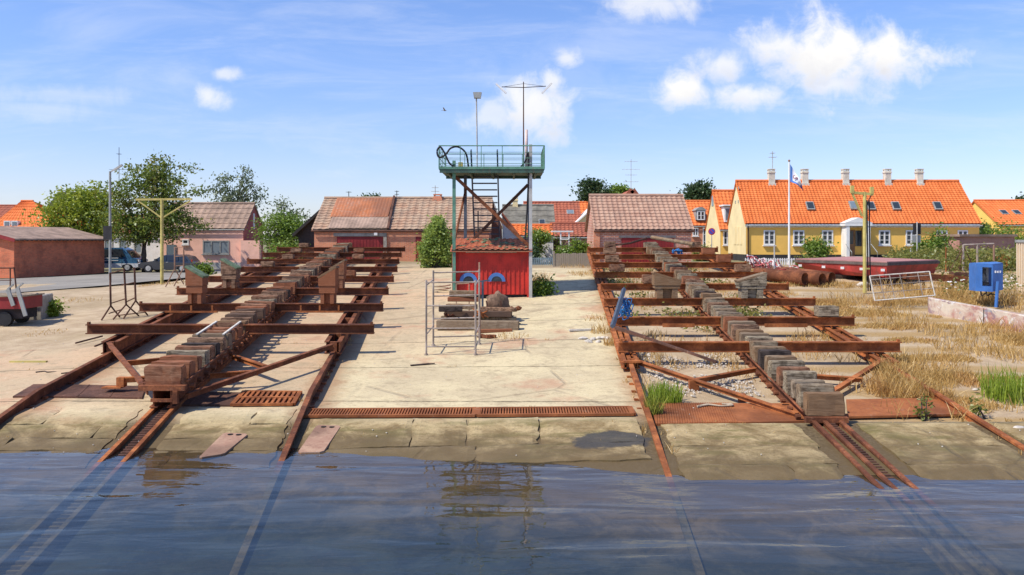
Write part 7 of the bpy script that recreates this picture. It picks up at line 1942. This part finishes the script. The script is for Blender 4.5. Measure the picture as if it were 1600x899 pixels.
def mat_graffiti():
    m, nt = material('graffiti_wall'); p = pos(nt)
    n1 = nt.noise(p, 1.1, 5, 0.6, 0.5); n2 = nt.noise(nt.map(p, loc=(4, 7, 2)), 1.8, 5, 0.6, 1.2); n3 = nt.noise(nt.map(p, loc=(9, 1, 5)), 2.4, 4, 0.6, 1.5); n4 = nt.noise(p, 9, 6, 0.7)
    col = nt.mix(nt.ss(n1, 0.4, 0.6), (0.56, 0.48, 0.38), (0.36, 0.17, 0.14))
    col = nt.mix(nt.m('MULTIPLY', nt.ss(n2, 0.55, 0.6), 0.8), col, (0.22, 0.14, 0.17))
    col = nt.mix(nt.m('MULTIPLY', nt.ss(n3, 0.58, 0.63), 0.8), col, (0.62, 0.60, 0.56))
    col = nt.mix(nt.m('MULTIPLY', nt.ss(n3, 0.40, 0.36), 0.5), col, (0.20, 0.27, 0.33))
    col = nt.mix(nt.m('MULTIPLY', nt.ss(n2, 0.40, 0.36), 0.5), col, (0.5, 0.12, 0.10))
    col = nt.mix(nt.m('MULTIPLY', nt.ss(n4, 0.5, 0.7), 0.4), col, (0.3, 0.24, 0.18))
    finish(nt, col, 0.9, nt.bump(n4, 0.4, 0.02)); return m


M['graffiti'] = mat_graffiti()
M['cord_red'] = paint('red_cord', (0.55, 0.13, 0.13), 0.8); M['cord_white'] = paint('white_cord', (0.72, 0.62, 0.60), 0.8)
right_yard()


# ---------------------------------------------------------------- ropes, tarp and bar on the right cradle
def cradle_gear():
    b = MB(); Y = 21.6; q = [P(975, 452, 23.4), P(957, 510, 20.0), P(962, 514, 19.9), P(1060, 545, 18.6), P(1150, 572, 17.6)]
    b.bar(q[0], q[1], 0.09, 0.09, (0, 1, 0)); solo(b, 'steel_bar', M['bluegrey'], 'slanted blue black steel bar leaning at the right cradle corner', 'bar')
    b = MB(); b.bar(P(962, 512, 19.9), P(1010, 528, 19.3), 0.09, 0.07); b.bar(P(1010, 528, 19.3), P(1120, 566, 18.2), 0.08, 0.05)
    solo(b, 'flat_bar', M['rust_b'], 'long flat bar drooping from the right cradle corner to the ground', 'bar')
    rnd = random.Random(14); b = MB()
    for i in range(16):
        c = P(976 + rnd.uniform(-4, 5), rnd.uniform(466, 488), 22.6 + rnd.uniform(-0.3, 0.3)); pts = [c + Vector((rnd.uniform(-0.16, 0.16), rnd.uniform(-0.12, 0.12), rnd.uniform(-0.22, 0.22))) for _ in range(5)]
        b.tube(sm(pts, 4), 0.014, 5)
    b.tube(sm([P(974, 470, 22.4), P(980, 495, 22.2), P(984, 488, 22.3), P(978, 480, 22.3)]), 0.018, 5)
    solo(b, 'blue_rope', M['rope_blue'], 'bunch of blue rope tied round the leaning steel bar', 'rope', smooth=True)
    b = MB(); Y = 43.5
    for i in range(12):
        c = P(1056 + rnd.uniform(-5, 8), 395 + rnd.uniform(-4, 8), Y - 0.3); pts = [c + Vector((rnd.uniform(-0.2, 0.2), rnd.uniform(-0.1, 0.1), rnd.uniform(-0.15, 0.15))) for _ in range(4)]; b.tube(sm(pts, 4), 0.04, 5)
    solo(b, 'blue_rope', M['rope_blue'], 'clump of blue rope hanging near the top of the right cradle', 'rope', smooth=True)
    p = og(1115, 640); b = MB()
    for k in range(3): b.tube(sm([p + Vector((-0.35, -0.12, 0.07 + 0.01 * k)), p + Vector((-0.1, 0.02 + 0.03 * k, 0.09)), p + Vector((0.15, -0.05, 0.08)), p + Vector((0.4, 0.12 - 0.04 * k, 0.08)), p + Vector((0.2, 0.15, 0.08))]), 0.016, 5)
    solo(b, 'rope_end', M['rope'], 'frayed pale rope end lying on the ribbed cover plate', 'rope', smooth=True)
    # gravel in the right cradle bay, mossy weed floating at the edge
    vs = MB()
    for k in range(1100):
        y = rnd.uniform(17.5, 21.5); x = xr(y) + rnd.uniform(-2.9, -0.6); s_ = rnd.uniform(0.010, 0.03)
        if noise.noise(Vector((x, y, 2))) < -0.15: continue
        vs.box((x, y, GZ(x, y) + s_ * 0.2), (s_ * 1.6, s_ * 1.3, s_), rnd.uniform(0, 3), 0.4)
    for k in range(900):                                     # grit strewn over the slip and yard
        y = rnd.uniform(13.4, 34); x = rnd.uniform(xl(y) - 6, xr(y) + 6); s_ = rnd.uniform(0.006, 0.015)
        if noise.noise(Vector((x * 0.5, y * 0.5, 20))) < 0.0: continue
        vs.box((x, y, GZ(x, y) + s_ * 0.3 + (0.07 if y < 16.4 else 0.012)), (s_ * 1.6, s_ * 1.3, s_), rnd.uniform(0, 3), 0.4)
    tag(vs.build('gravel', M['stone']), 'pale loose gravel inside the right cradle and grit on the slip', 'gravel', kind='stuff')


cradle_gear()
